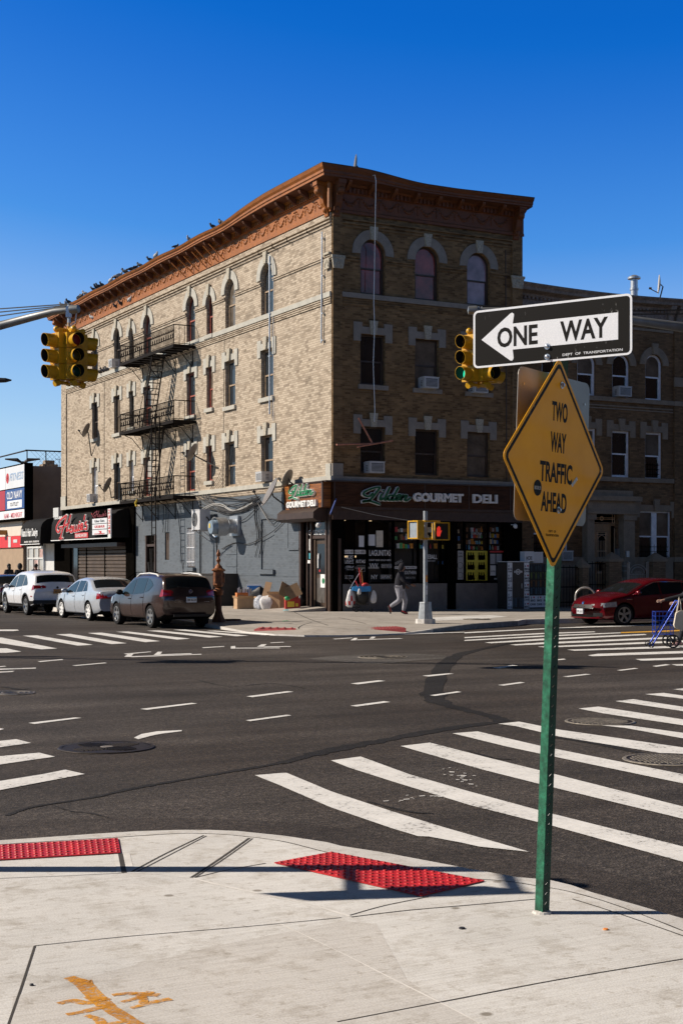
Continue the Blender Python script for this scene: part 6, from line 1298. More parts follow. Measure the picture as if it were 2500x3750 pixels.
def traffic_light(c,label,lit,grp='traffic lights hung from mast arms'):
    r=thing('traffic_light',label,'traffic light',c+V((0,0,-1.0)),grp); signal_head(r,c,DIR3,lit); mb=MB(); mb.tube([c+V((0,0,.05)),c+V((0,0,.45))],.03,7); mb.fbox(Fm(c+V((0,0,.22)),EX,(0,0,1),-EY),-.05,.05,0,.2,-.04,.04); mb.build('hanger',M_galv,r)
    mb=MB(); mb.tube([c+V((0,0,.45))+EX*.05,c+EX*.14+V((0,0,.32)),c+EX*.12+V((0,0,.12)),c+V((0,0,.05)),c-EX*.06+V((0,0,.08))],.012,6); mb.build('wire',M_p1b,r,smooth=60); return r
cL=dp(252,1205,26.2); traffic_light(cL,'yellow traffic light cluster hanging at the left against the sky',{(1,0):L_red})
cR=dp(1752,1212,26.2); traffic_light(cR,'yellow traffic light cluster half hidden behind the one-way sign',{(0,2):L_grn})
c2=cw(-11.4,27.7,cL.z-.05); traffic_light(c2,'yellow traffic light cluster left of the frame, seen by its shadow',{})
M_arm=pm('mast_arm_steel',(.20,.205,.205),.45,.4,.2,3)
def mast(tip,pts,wires,label,pole):
    r=thing('mast_arm',label,'mast arm',(pole.x,pole.y,0)); mb=MB(); n=len(pts); mb.tube(pts,[.055+.05*i/(n-1) for i in range(n)],12); mb.lathe([(.0,-.16),(.075,-.14),(.085,-.02),(.085,.02)],pts[0],12,(pts[0]-pts[1]).normalized()*-1); mb.build('arm',M_arm,r,smooth=60); mb=MB(); mb.tube([(pole.x,pole.y,0),(pole.x,pole.y,pole.z+1.6)],[.16,.11],12); mb.build('pole',M_arm,r,smooth=60); mb=MB()
    for w in wires: mb.tube(w,.012,5); mb.cut()
    mb.each('guy_wire',M_wire,r)
tipL=dp(262,1133,26.2); pl=cw(-17.2,29.2,6.0)
mast(tipL,[tipL,dp(200,1140,26.3),dp(120,1160,26.55),dp(0,1192,26.9),cw(-11.5,27.8,6.3),cw(-17.2,29.2,5.9)],[[dp(258,1112,26.2),dp(0,1130,27),cw(-17.2,29.2,7.2)],[dp(250,1117,26.2),dp(0,1142,27),cw(-17.2,29.2,7.0)],[dp(240,1121,26.2),dp(0,1156,27),cw(-17.2,29.2,6.8)]],'grey mast arm reaching in from the left edge with three guy wires',pl)
tipR=dp(1742,1136,26.2); pr=cw(13,28.5,5.6)
mast(tipR,[tipR,dp(1900,1138,26.2),dp(2313,1172,26.2),dp(2500,1198,26.4),cw(13,28.5,5.6)],[[dp(1742,1120,26.2),dp(2320,1138,26.4),dp(2500,1134,26.7),cw(13,28.5,7)],[dp(1742,1122,26.2),dp(2320,1150,26.4),dp(2500,1149,26.7),cw(13,28.5,6.8)]],'grey mast arm showing to the right of the one-way sign',pr)
# ================================================================ pedestrian signal pole on the far corner
pp=gp(1557,2283,ZF); M_pole=pm('pole_grey_paint',(.36,.39,.41),.45,.1,.2,4,.05,fine=(14,.25)); ps=thing('signal_pole','grey pedestrian signal pole with tapered base on the far corner','signal pole',pp)
def frust(mb,c,w0,w1,z0,z1,n=8):
    P=[]
    for w,z in ((w0,z0),(w1,z1)):
        for k in range(n): a=PI/n+2*PI*k/n+YAW; P.append(c+V((w*math.cos(a),w*math.sin(a),z)))
    mb.add(P,[tuple(range(n-1,-1,-1)),tuple(range(n,2*n))]+[(i,(i+1)%n,(i+1)%n+n,i+n) for i in range(n)])
mb=MB(); frust(mb,pp,.30,.29,-.02,.13); mb.build('footing',M_curb,ps); mb=MB(); frust(mb,pp,.215,.17,.131,.60); frust(mb,pp,.18,.17,.601,.63); mb.build('base',M_pole,ps); mb=MB(); mb.tube([pp+V((0,0,.631)),pp+V((0,0,3.32))],.064,14); mb.build('pole',M_pole,ps,smooth=40)
mb=MB()
for z0,z1,k in ((1.22,1.33,2),(1.33,1.36,1),(1.02,1.12,0),(.85,1.0,0),(1.36,1.42,2)): a0=2.9; mb.mat(k).lathe([(.0655,z0),(.0655,z1)],pp,10,(0,0,1),a0-.2,a0+1.6,cap=False)
mb.build('sticker',[M_p1b,M_sy,M_so],ps)
mb=MB(); w=.22
for z in (2.50,3.02): mb.tube([pp+V((-.42,0.02,z)),pp+V((.0,.02,z)),pp+V((.50,-.02,z))],.022,7); mb.lathe([(.08,-.03),(.08,.03)],pp+V((0,0,z)),12); mb.cut()
mb.each('clamp',M_ty,ps)
M_hand=emis('hand_signal',(1.0,.05,.03),.5,(.2,.02,.02)); M_pface=pm('signal_face_dark',(.012,.010,.010),.35,0,.2,6); M_pfl=pm('signal_face_pale',(.28,.32,.35),.3,0,.15,6)
def pedhead(c,d,label,lit):
    r=thing('pedestrian_signal',label,'pedestrian signal',c-V((0,0,.24)),'pedestrian signals on the far pole'); d=V(d).normalized(); s=V((-d.y,d.x,0)); f=Fm(c,s,(0,0,1),d); mb=MB(); mb.fbox(f,-.23,.23,-.25,.25,-.13,.06)
    for a,b_,e,g in ((-.245,.245,.235,.265),(-.245,.245,-.265,-.235),(-.245,-.215,-.235,.235),(.215,.245,-.235,.235)): mb.fbox(f,a,b_,e,g,.0601,.12)
    mb.build('housing',M_ty,r); mb=MB(); mb.fbox(f,-.214,.214,-.234,.234,.061,.075); mb.build('face',M_pface if lit else M_pfl,r)
    if lit:
        mb=MB(); hf=Fm(f.p(-.10 if s.dot(EX)>0 else .10,-.02,.0755),s,(0,0,1),d)
        mb.fpoly(hf,[(-.05,-.13),(.045,-.13),(.065,-.04),(.06,.03),(-.055,.03),(-.065,-.04)],0,.003)
        for x0,hh in ((-.055,.13),(-.025,.165),(.006,.175),(.037,.145)): mb.fpoly(hf,[(x0,.028),(x0+.024,.028),(x0+.024,hh-.01),(x0+.012,hh),(x0,hh-.01)],.0,.003)
        mb.fpoly(hf,[(.06,-.06),(.105,.04),(.09,.055),(.055,.01)],0,.003); mb.build('hand_symbol',M_hand,r)
    return r
pedhead(pp+V((-.36,-.05,2.76)),(-1,-.1,0),'pedestrian signal with pale blank face, left of the grey pole',False); pedhead(pp+V((.44,-.14,2.72)),(-.12,-1,0),'pedestrian signal showing a red hand, right of the grey pole',True)
# ================================================================ rusty call box
pc=gp(800,2276,ZF); M_rust=pm('rusty_orange_iron',(.27,.092,.028),.6,.2,.55,7,.3,fine=(22,.5)); M_rustd=pm('rusty_dark_iron',(.11,.04,.016),.7,.2,.5,7,.3)
cb=thing('fire_call_box','ornate rusty orange cast iron call box post with finial beside the dark car','call box',pc)
mb=MB(); mb.lathe([(.34,-.02),(.33,.10),(.25,.22),(.19,.40),(.17,.44),(.16,1.02),(.20,1.06)],pc,8); mb.build('shaft',M_rustd,cb,smooth=30); mb=MB(); mb.lathe([(.20,1.061),(.22,1.10),(.25,1.18),(.26,1.24),(.22,1.30),(.12,1.36),(.10,1.38)],pc,12); mb.build('capital',M_rust,cb,smooth=50)
for k in range(12): pass
q=Mx.Rotation(YAW*0,4,'Z'); w=.205; mb=MB(); frust(mb,pc,.20,.27,1.381,1.47,8); frust(mb,pc,.275,.275,1.471,2.02,8); frust(mb,pc,.33,.36,2.021,2.07,8); frust(mb,pc,.36,.20,2.071,2.15,8); mb.build('alarm_cabinet',M_rust,cb)
mb=MB(); f=Fm(pc+V((0,0,1.75)),EX,(0,0,1),-EY); mb.fbox(f,-.13,.13,-.22,.22,.255,.30); mb.fbox(f,-.09,.09,-.05,.16,.301,.312); mb.fbox(Fm(pc+V((0,0,1.75)),EY,(0,0,1),EX),-.10,.10,-.2,.2,.255,.30); mb.build('cabinet_door',M_rust,cb)
mb=MB(); mb.lathe([(.20,2.151),(.17,2.22),(.12,2.26),(.07,2.30),(.06,2.36),(.10,2.42),(.12,2.47),(.07,2.52),(.045,2.6),(.10,2.66),(.11,2.72),(.06,2.80),(.02,2.88),(0,2.92)],pc,12); mb.build('finial',M_rust,cb,smooth=50)
mb=MB(); cb.scale=(.62,.62,.76)
mb=MB(); P=gp(852,2273,ZF); mb.lathe([(.26,0),(.25,.05),(.0,.06)],P,16); tag(mb.build('stump_base',M_rustd,loc=P,smooth=30),'low rusty round plate on the far pavement near the call box','base plate')
# bike hoop
hb=gp(2150,2262,ZF); mb=MB(); d=EX; c=cw(8.05,47,0); c=V((c.x,c.y,ZF)); P=[c-EX*.32]+[c+EX*(-.32*math.cos(PI*k/12))+V((0,0,.68+.30*math.sin(PI*k/12))) for k in range(13)]+[c+EX*.32]; mb.tube(P,.032,8); tag(mb.build('bike_rack',M_sst,loc=c,smooth=60),'bare steel bike hoop behind the red car bonnet','bike rack')
# ================================================================ pigeons
M_pig=pm('pigeon_dark',(.055,.055,.062),.7,0,.5,20); M_pigw=pm('pigeon_pale',(.40,.39,.39),.7,0,.3,20)
def pigeon_mesh(M):
    mb=MB(); mb.ell((0,0,.10),(.14,.065,.07),8,Mx.Rotation(-.35,3,'Y')); mb.ell((.12,0,.20),(.045,.04,.05),6); mb.tube([(.09,0,.13),(.12,0,.2)],[.05,.035],6); mb.tube([(.155,0,.2),(.19,0,.19)],[.012,.003],4); mb.tube([(-.10,0,.08),(-.25,0,.03)],[.04,.03],4)
    for s in (-1,1): mb.ell((-.03,s*.055,.11),(.13,.018,.05),6,Mx.Rotation(-.3,3,'Y')); mb.tube([(.0,s*.025,.05),(.01,s*.025,0)],.007,4)
    return mb.build('pigeon',M,loc=(0,0,0),smooth=60)
PG=[pigeon_mesh(M_pig),pigeon_mesh(M_pigw)]
spots=[]
for t in (33.0,32.6,32.1,31.2,30.5,29.9,29.4,27.8,27.4,27.1,26.5,25.2,24.7,24.3,23.8,22.4,21.6,21.2,20.3,19.4,18.8,18.2,16.9,16.1,13.6,12.1,9.4,8.6): spots.append((LFm.p(t,16.45+sag(t),.70),'cornice',t))
for t,ht in ((30.9,15.03),(27.2,15.03),(23.4,15.03),(22.6,15.03),(21.3,15.03)): spots.append((LFm.p(t,ht,.085),'frieze',t))
for t in (30.2,29.3,28.6,26.0,25.5,25.1,24.8): spots.append((LFm.p(t,11.972,.05),'sill',t))
first=[True,True]; used={}
for i,(p,where,t) in enumerate(spots):
    pale=1 if rnd.random()<.22 else 0
    o=PG[pale] if first[pale] else PG[pale].copy()
    if not first[pale]: COL.objects.link(o)
    first[pale]=False; o.location=p; o.rotation_euler=(0,0,rnd.choice([-1.57,1.57,2.6,-2.4,3.1,.4])+rnd.uniform(-.4,.4)); s=rnd.uniform(.95,1.25); o.scale=(s,s,s)
    zone={'cornice':'the cornice top','frieze':'the ledge under the orange frieze','sill':'the stone band behind the left traffic light'}[where]
    part='' if where!='cornice' else (' near the mast arm tip' if t>28 else (' above the fire escape' if t>20 else (' at the sagging middle' if t>15 else ' near the corner end')))
    tag(o,('pale' if pale else 'dark')+' pigeon perched on '+zone+part,'pigeon','pigeons along the facade')
# ================================================================ cars
M_tyre=pm('tyre',(.012,.011,.011),.75,0,.2,20,0,0,.2); M_arch=pm('car_underside',(.006,.006,.006),.8,0,.2,5,0,0,.1); M_trimb=pm('car_black_trim',(.016,.015,.015),.5,0,.2,6,0,0,.3)
G_car=pane('car_glass',(.010,.012,.013),.3); M_rim=pm('alloy',(.50,.50,.50),.3,.75,.1,8); M_chr=pm('chrome',(.60,.60,.62),.12,1,.05,5)
M_tail=pm('tail_lamp_red',(.30,.008,.012),.12,0,.25,9,0,.6); M_taild=pm('tail_lamp_dark',(.05,.006,.008),.12,0,.2,9,0,.6); M_head=pm('head_lamp',(.35,.37,.40),.08,.3,.35,14,0,1)
M_plate=pm('plate_white',(.60,.61,.63),.4,0,.05,8); M_plateo=pm('plate_amber',(.36,.16,.03),.4,0,.1,8); M_plateb=pm('plate_blue',(.10,.28,.48),.4,0,.3,8)
def paint(name,col,metal=.0,rough=.25,dust=.15): return pm(name,col,rough,metal,dust,1.4,0,.45,.4,fine=(9,.12))
def lerp(tab,x):
    if x<=tab[0][0]: return tab[0][1]
    for (a,b),(c,d) in zip(tab,tab[1:]):
        if x<=c: return b+(d-b)*(x-a)/(c-a) if c>a else d
    return tab[-1][1]
def smooth(tab,x,h=.07): return sum(lerp(tab,x+h*k/3) for k in range(-3,4))/7
class Car:
    """x forward, y left, z up; wheels on z=0"""
    def __init__(s,L,W,top,belt,bot,tumble,wb,fo,tr,paintm,bulge=(.16,.22),crown=.05):
        s.L,s.W,s.top,s.belt,s.bot,s.tum,s.wb,s.tr,s.P=L,W/2,top,belt,bot,tumble,wb,tr,paintm
        s.xf=L/2-fo; s.xr=s.xf-wb; s.bul=bulge; s.crown=crown
    def T(s,x): return smooth(s.top,x)
    def B(s,x): return min(smooth(s.belt,x),s.T(x)-.03)
    def hw(s,x):
        u=abs(2*x/s.L); return s.W*(1-(.10 if x>0 else .08)*u**5)
    def bt(s,x): return smooth(s.bot,x)
    def ring(s,x):
        W=s.hw(x);T=s.T(x);B=s.B(x);b=s.bt(x); P=[]
        for f,k in ((0,.86),(.06,.93),(.22,.975),(.45,1.0),(.62,1.0),(.80,.985),(.93,.965),(1,.945)): P.append((W*k,b+(B-b)*f))
        cr=min(s.crown,(T-B)*.6); Ts=T-cr-min(.06,(T-B)*.3); Ts=max(Ts,B+.004); R_=max(W*.3,W*.945-s.tum*(Ts-B))
        for f in (.12,.35,.6,.85,1): P.append((W*.945+(R_-W*.945)*f-0.0,B+(Ts-B)*f))
        for f,g in ((.955,.35),(.87,.62),(.70,.82),(.45,.95),(.2,1.0)): P.append((R_*f,Ts+(T-Ts)*g))
        return P
    def shift(s,x,y):
        e=0; u=abs(y)/s.W
        if x>s.L/2-.9: e=-s.bul[1]*u**2.6*((x-(s.L/2-.9))/.9)**1.5
        if x<-s.L/2+.7: e=s.bul[0]*u**2.6*((-s.L/2+.7-x)/.7)**1.5
        return x+e
    def side(s,x,z):
        P=s.ring(x)
        for (y0,z0),(y1,z1) in zip(P[:13],P[1:13]):
            if z<=z1 and z1>z0: f=max(0,(z-z0)/(z1-z0)); return y0+(y1-y0)*f
        return P[12][0]
    def xs(s):
        n=64; o=[]
        for i in range(n+1): u=i/n; u=u*.6+.4*(.5-.5*math.cos(PI*u)); o.append(-s.L/2+s.L*u)
        return o
    def body(s,root,name='body'):
        mb=MB(); st=s.xs(); rings=[s.ring(x) for x in st]; k=len(rings[0]); m=2*k
        for x,P in zip(st,rings):
            for y,z in P: mb.v.append(V((s.shift(x,y),y,z)))
            for y,z in P[::-1]: mb.v.append(V((s.shift(x,y),-y,z)))
        for i in range(len(st)-1):
            for j in range(m): mb.f.append((i*m+j,i*m+(j+1)%m,(i+1)*m+(j+1)%m,(i+1)*m+j)); mb.m.append(1 if j==m-1 or j in (0,m-2) else 0)
        mb.f.append(tuple(range(m))); mb.m.append(0); mb.f.append(tuple((len(st)-1)*m+j for j in range(m-1,-1,-1))); mb.m.append(0)
        o=mb.build(name,[s.P,M_arch],root,world=False,smooth=38)
        # wheel arches
        cut=MB()
        for xw in (s.xf,s.xr):
            for q in (-1,1): cut.mat(1).lathe([(s.tr+.055,-.30),(s.tr+.055,.5)],(xw,q*(s.W-.06),s.tr),26,(0,q,0))
        c=cut.build('cutter',[s.P,M_arch],world=False); md=o.modifiers.new('b','BOOLEAN'); md.operation='DIFFERENCE'; md.object=c; md.solver='EXACT'
        dg=bpy.context.evaluated_depsgraph_get(); dg.update(); me=bpy.data.meshes.new_from_object(o.evaluated_get(dg)); o.modifiers.clear(); old=o.data; o.data=me; bpy.data.meshes.remove(old); bpy.data.objects.remove(c)
        me.polygons.foreach_set('use_smooth',[True]*len(me.polygons)); me.set_sharp_from_angle(angle=R(38)); return o
    def strip(s,x0,x1,zl,zu,q,off=.005,n=14,m=4,mb=None):
        mb=mb or MB(); b=len(mb.v)
        for i in range(n+1):
            x=x0+(x1-x0)*i/n; a,c=zl(x),zu(x)
            for j in range(m+1): z=a+(c-a)*j/m; y=s.side(x,z)+off; mb.v.append(V((s.shift(x,y),q*y,z)))
        for i in range(n):
            for j in range(m): A=b+i*(m+1)+j; mb.f.append((A,A+m+1,A+m+2,A+1)); mb.m.append(mb.k)
        return mb
    def topstrip(s,x0,x1,fr,off=.006,n=12,m=10):
        """windscreen / hatch glass on the top line between two stations; fr = width fraction"""
        mb=MB()
        for i in range(n+1):
            x=x0+(x1-x0)*i/n; P=s.ring(x); T=P[-1][1]; e=.004
            dx=.02; sl=(s.T(x+dx)-s.T(x-dx))/(2*dx); nz=1/math.sqrt(1+sl*sl); nx=-sl*nz
            g=P[12:]+[(0,T)]
            for j in range(m+1):
                y=(-1+2*j/m)*P[12][0]*fr; ay=abs(y); z=T
                for (y0,z0),(y1,z1) in zip(g,g[1:]):
                    if y1<=ay<=y0: z=z1+(z0-z1)*(ay-y1)/(y0-y1) if y0>y1 else z1
                mb.v.append(V((s.shift(x,y)+nx*off,y,z+nz*off)))
        for i in range(n):
            for j in range(m): A=i*(m+1)+j; mb.f.append((A,A+1,A+m+2,A+m+1)); mb.m.append(0)
        return mb
    def wheels(s,root,spokes,rimr,M=M_rim,twin=False):
        for xw in (s.xf,s.xr):
            for q in (1,-1):
                c=V((xw,q*(s.W-.125),s.tr)); r=s.tr; mb=MB(); mb.lathe([(rimr,-.10),(r-.02,-.11),(r,-.07),(r,.07),(r-.02,.105),(rimr+.01,.11),(rimr-.01,.09),(rimr-.02,-.05),(0,-.05)],c,28,(0,q,0),cap=False); wh=mb.build('wheel',M_tyre,root,world=False,smooth=35)
                mb=MB(); mb.lathe([(rimr-.005,.06),(rimr,.105),(rimr-.025,.105),(rimr-.035,.05)],c,28,(0,q,0),cap=False); mb.lathe([(.06,.03),(.055,.095),(0,.10)],c,12,(0,q,0),cap=False)
                for k in range(spokes):
                    for e in ((-.12,.12) if twin else (0,)):
                        a=2*PI*k/spokes+.3+e; d=V((math.cos(a),0,math.sin(a))); nn=V((-d.z,0,d.x)); wd=.022 if twin else .036
                        P=[]
                        for rr_,yy,w_ in ((.03,.085,wd*1.2),(rimr*.6,.09,wd*.9),(rimr-.02,.095,wd*1.15)):
                            for t_ in (0,-.03): 
                                for e2 in (-1,1): P.append(c+d*rr_+nn*w_*e2+V((0,q*(yy+t_),0)))
                        for i in range(2): A=4*i; b_=len(mb.v)+0; mb.add([P[A],P[A+1],P[A+5],P[A+4],P[A+2],P[A+3],P[A+7],P[A+6]],[(0,1,2,3),(7,6,5,4),(1,5,6,2),(0,3,7,4)])
                mb.build('rim',M,wh,world=False,smooth=35)
    def door(s,root,x0,x1,zb,q,name='door',hz=None,hx=None):
        ar=s.tr+.075
        def zl(x):
            z=max(zb,s.bt(x)+.02)
            for xw in (s.xf,s.xr):
                d=abs(x-xw)
                if d<ar: z=max(z,s.tr+math.sqrt(ar*ar-d*d)+.01)
            return z
        mb=s.strip(x0,x1,zl,lambda x:s.B(x)-.012,q,.007,10,6); 
        b=len(mb.v); o=mb.build(name,s.P,root,world=False,smooth=40)
        # shut lines
        m2=MB()
        for x in (x0-.006,x1+.006): s.strip(x-.005,x+.005,zl,lambda x:s.B(x)-.01,q,.0075,1,6,m2)
        m2.build('shut_line',M_arch,o,world=False)
        hx=hx if hx is not None else x0+.12; hz=hz or s.B(x0)-.12; y=s.side(hx,hz); mb=MB(); mb.tube([V((hx-.09,q*(y+.02),hz)),V((hx-.05,q*(y+.035),hz+.004)),V((hx+.05,q*(y+.035),hz+.004)),V((hx+.09,q*(y+.02),hz))],.015,6); mb.build('handle',s.H,o,world=False,smooth=60)
        return o
    def glass(s,root,x0,x1,zl,zu,q,name='side_window',M=None): return s.strip(x0,x1,zl,zu,q,.006,10,4).build(name,M or G_car,root,world=False,smooth=40)
    def corner(s,root,name,rear,z0,z1,xin,yin,M,off=.012,n=10,taper=(0,0)):
        """lamp wrapped round a corner, both sides"""
        for q in (1,-1):
            sg=-1 if rear else 1; xe=sg*s.L/2; path=[]
            for i in range(n+1): 
                x=xe-sg*xin*(1-i/n); path.append(('s',x))
            for i in range(1,5): path.append(('e',1-(1-yin)*i/4))
            mb=MB()
            for idx,(k,val) in enumerate(path):
                fr_=idx/(len(path)-1)
                for j in range(4):
                    z=z0+taper[0]*fr_+(z1+taper[1]*fr_-z0-taper[0]*fr_)*j/3
                    if k=='s': 
                        x=val
                        # keep inside the body at this height
                        while s.T(x)<z+.03: x-=sg*.01
                        y=s.side(x,z)+off; px=s.shift(x,y)
                        mb.v.append(V((px+sg*off*.6*fr_,q*y,z)))
                    else:
                        x=xe
                        while s.T(x)<z+.03: x-=sg*.01
                        y=(s.side(x,z)+off)*val; mb.v.append(V((s.shift(x,y)+sg*off,q*y,z)))
            for i in range(len(path)-1):
                for j in range(3): A=i*4+j; mb.f.append((A,A+4,A+5,A+1)); mb.m.append(0)
            mb.build(name,M,root,world=False,smooth=50)
    def mirror(s,root,x,z,M):
        for q in (1,-1):
            y=s.side(x,z); mb=MB(); mb.ell((x-.02,q*(y+.13),z+.03),(.07,.12,.085),8); mb.tube([(x+.02,q*(y-.02),z-.02),(x,q*(y+.10),z)],.03,6); mb.build('wing_mirror',M,root,world=False,smooth=60)
    def rearx(s,z):
        x=-s.L/2
        while s.T(x)<z: x+=.01
        return x
    def plate(s,root,x,z,txt,M,sg,Mt=None,top=None):
        f=Fm((x,0,z),(0,-sg*-1 if False else (1 if sg>0 else -1),0),(0,0,1),(sg,0,0)); mb=MB(); mb.mat(0).fbox(f,-.155,.155,-.08,.08,-.03,.012); mb.mat(1).ftext(f,txt,0,-.008,.27,.075,.0125,.002,.01)
        if top: mb.mat(2).fbox(f,-.15,.15,.045,.076,.0125,.0135)
        mb.build('number_plate',[M,Mt or M_dk,M_plateb],root,world=False)
def placecar(r,x,y,yaw,sx=1.0): r.location=(x,y,0); r.rotation_euler=(0,0,yaw); r.scale=(sx,1,1)
def hatch_suv(name,label,L,W,H,P,wb,fo,tr,**k):
    r=thing(name,label,'car'); h=H
    top=k['top']; c=Car(L,W,top,k['belt'],k['bot'],k.get('tum',.26),wb,fo,tr,P,k.get('bul',(.20,.25))); c.H=k.get('handle',P); c.body(r); return r,c
# ---- dark crossover, rear towards us
PD=paint('paint_dark_grey',(.048,.029,.025),.2,.2,.3)
r,c=hatch_suv('parked_car','dark grey crossover with pale roof rails, nearest of the parked row by the call box',4.70,1.80,1.62,PD,2.76,.92,.345,
  top=[(-2.35,.72),(-2.335,.92),(-2.30,1.08),(-2.24,1.16),(-2.02,1.50),(-1.90,1.57),(-1.5,1.615),(-.6,1.64),(.1,1.615),(.45,1.55),(1.15,1.14),(1.35,1.07),(1.9,.98),(2.2,.88),(2.32,.72),(2.35,.60)],
  belt=[(-2.35,.95),(-2.0,1.13),(-1.5,1.12),(-.8,1.02),(0,.97),(1.1,.95),(1.5,.95),(2.35,.85)],bot=[(-2.35,.42),(-2.1,.33),(-1.7,.26),(1.7,.24),(2.35,.3)],tum=.34)
c.wheels(r,5,.235); 
for q in (1,-1):
    c.door(r,-.82,.12,.34,q,hx=-.68); c.door(r,.15,1.10,.34,q,hx=.28)
    zb=lambda x:c.B(x)+.015
    c.glass(r,.12,.98,zb,lambda x:min(c.T(x)-.16,1.46-.62*max(0,x-.30)**1.05-.0),q,M=G_car); c.glass(r,-.78,.04,zb,lambda x:min(1.475,c.T(x)-.14),q); c.glass(r,-1.38,-.86,lambda x:c.B(x)+.03+.16*max(0,(-x-1.0)/.4)**2,lambda x:1.465-.18*max(0,(-x-.86)/.52)**1.5,q)
    mb=MB(); P_=[V((x,q*(c.ring(x)[12][0]-.03),c.ring(x)[12][1]+dz)) for x,dz in ((-1.55,.03),(-1.40,.085),(-.8,.10),(0,.09),(.28,.02))]; mb.tube(P_,.026,6); mb.build('roof_rail',M_sw,r,world=False,smooth=60)
    mb=c.strip(-1.86,1.8,lambda x:c.bt(x)+.0,lambda x:c.bt(x)+.07,q,.012,16,1); 
c.topstrip(-2.20,-1.96,.90).build('rear_window',G_car,r,world=False,smooth=60); c.topstrip(.50,1.12,.92).build('windscreen',G_car,r,world=False,smooth=60)
c.corner(r,'tail_lamp',True,.94,1.17,.24,.66,M_tail,taper=(.04,-.04)); c.corner(r,'head_lamp',False,.72,.88,.5,.6,M_head); c.mirror(r,.95,1.0,M_trimb)
xr=c.rearx(.88); c.plate(r,xr-.02,.86,'BM 86538',M_plate,-1,top=1)
mb=MB(); x=c.rearx(1.10)-.022; mb.lathe([(.055,0),(.055,.01),(.042,.01),(.042,0)],(x,0,1.10),18,(-1,0,0),cap=False); mb.box((x-.012,-.06,1.093),(x-.002,.06,1.107)); mb.build('badge',M_chr,r,world=False)
mb=MB(); x=c.rearx(.5); f=Fm((c.rearx(.8)-.012,0,0),(0,-1,0),(0,0,1),(-1,0,0)); mb.ftext(f,'ROGUE',-.44,.80,.2,.03,0,.004,.01).cut(); mb.ftext(f,'GREEN',-.44,.85,.14,.025,0,.004,.01).cut(); mb.ftext(f,'SL AWD',.48,.80,.16,.022,0,.004,.01); mb.each('badge',M_chr,r,world=False)
mb=MB(); mb.box((-2.37,-.55,.36),(-2.30,.55,.43)); mb.tube([(-1.95,.1,1.60),(-2.05,.1,1.95)],.006,4); mb.build('bumper_trim',M_trimb,r,world=False)
mb=MB(); mb.tube([(-2.215,.38,1.235),(-2.205,0,1.215)],.012,5); mb.build('wiper',M_trimb,r,world=False)
placecar(r,-8.66,-5.08,PI/2,1.07)
# ---- silver saloon
PS=paint('paint_silver',(.50,.535,.58),.25,.25,.08)
r,c=hatch_suv('parked_car','silver saloon car with a dark seam at its front door, middle of the parked row',4.90,1.84,1.46,PS,2.80,.98,.325,
  top=[(-2.45,.70),(-2.43,.90),(-2.38,1.02),(-1.85,1.07),(-1.72,1.10),(-1.15,1.38),(-.75,1.45),(-.1,1.465),(.35,1.42),(.65,1.33),(1.35,1.02),(1.5,.98),(2.05,.88),(2.35,.74),(2.45,.60)],
  belt=[(-2.45,.95),(-1.7,1.0),(-1,.97),(0,.93),(1.2,.88),(2.45,.80)],bot=[(-2.45,.36),(-2.2,.26),(-1.7,.21),(1.7,.19),(2.45,.24)],tum=.42)
c.wheels(r,7,.235,M_sw)
for q in (1,-1):
    c.door(r,-1.02,-.02,.27,q,hx=-.82); c.door(r,.01,1.08,.27,q,hx=.16)
    zb=lambda x:c.B(x)+.012
    c.glass(r,.02,1.05,zb,lambda x:min(c.T(x)-.12,1.32-.36*max(0,x-.15)**1.35),q); c.glass(r,-.66,-.05,zb,lambda x:min(1.335,c.T(x)-.11),q); c.glass(r,-1.12,-.72,lambda x:c.B(x)+.02,lambda x:1.325-.33*max(0,(-x-.72)/.40)**1.6,q)
m2=MB(); c.strip(1.085,1.125,lambda x:.28,lambda x:c.B(x)-.02,1,.012,1,6,m2); m2.build('door_gap',M_arch,r,world=False)
c.topstrip(-1.66,-1.12,.88).build('rear_window',G_car,r,world=False,smooth=60); c.topstrip(.58,1.36,.90).build('windscreen',G_car,r,world=False,smooth=60)
c.corner(r,'tail_lamp',True,.74,.94,.30,.58,M_tail,taper=(.03,-.02)); c.corner(r,'head_lamp',False,.62,.76,.45,.6,M_head); c.mirror(r,.92,.96,PS); xr=c.rearx(.80); c.plate(r,xr-.02,.80,'FSN 4193',M_plateo,-1)
placecar(r,-8.52,1.02,PI/2,1.06)
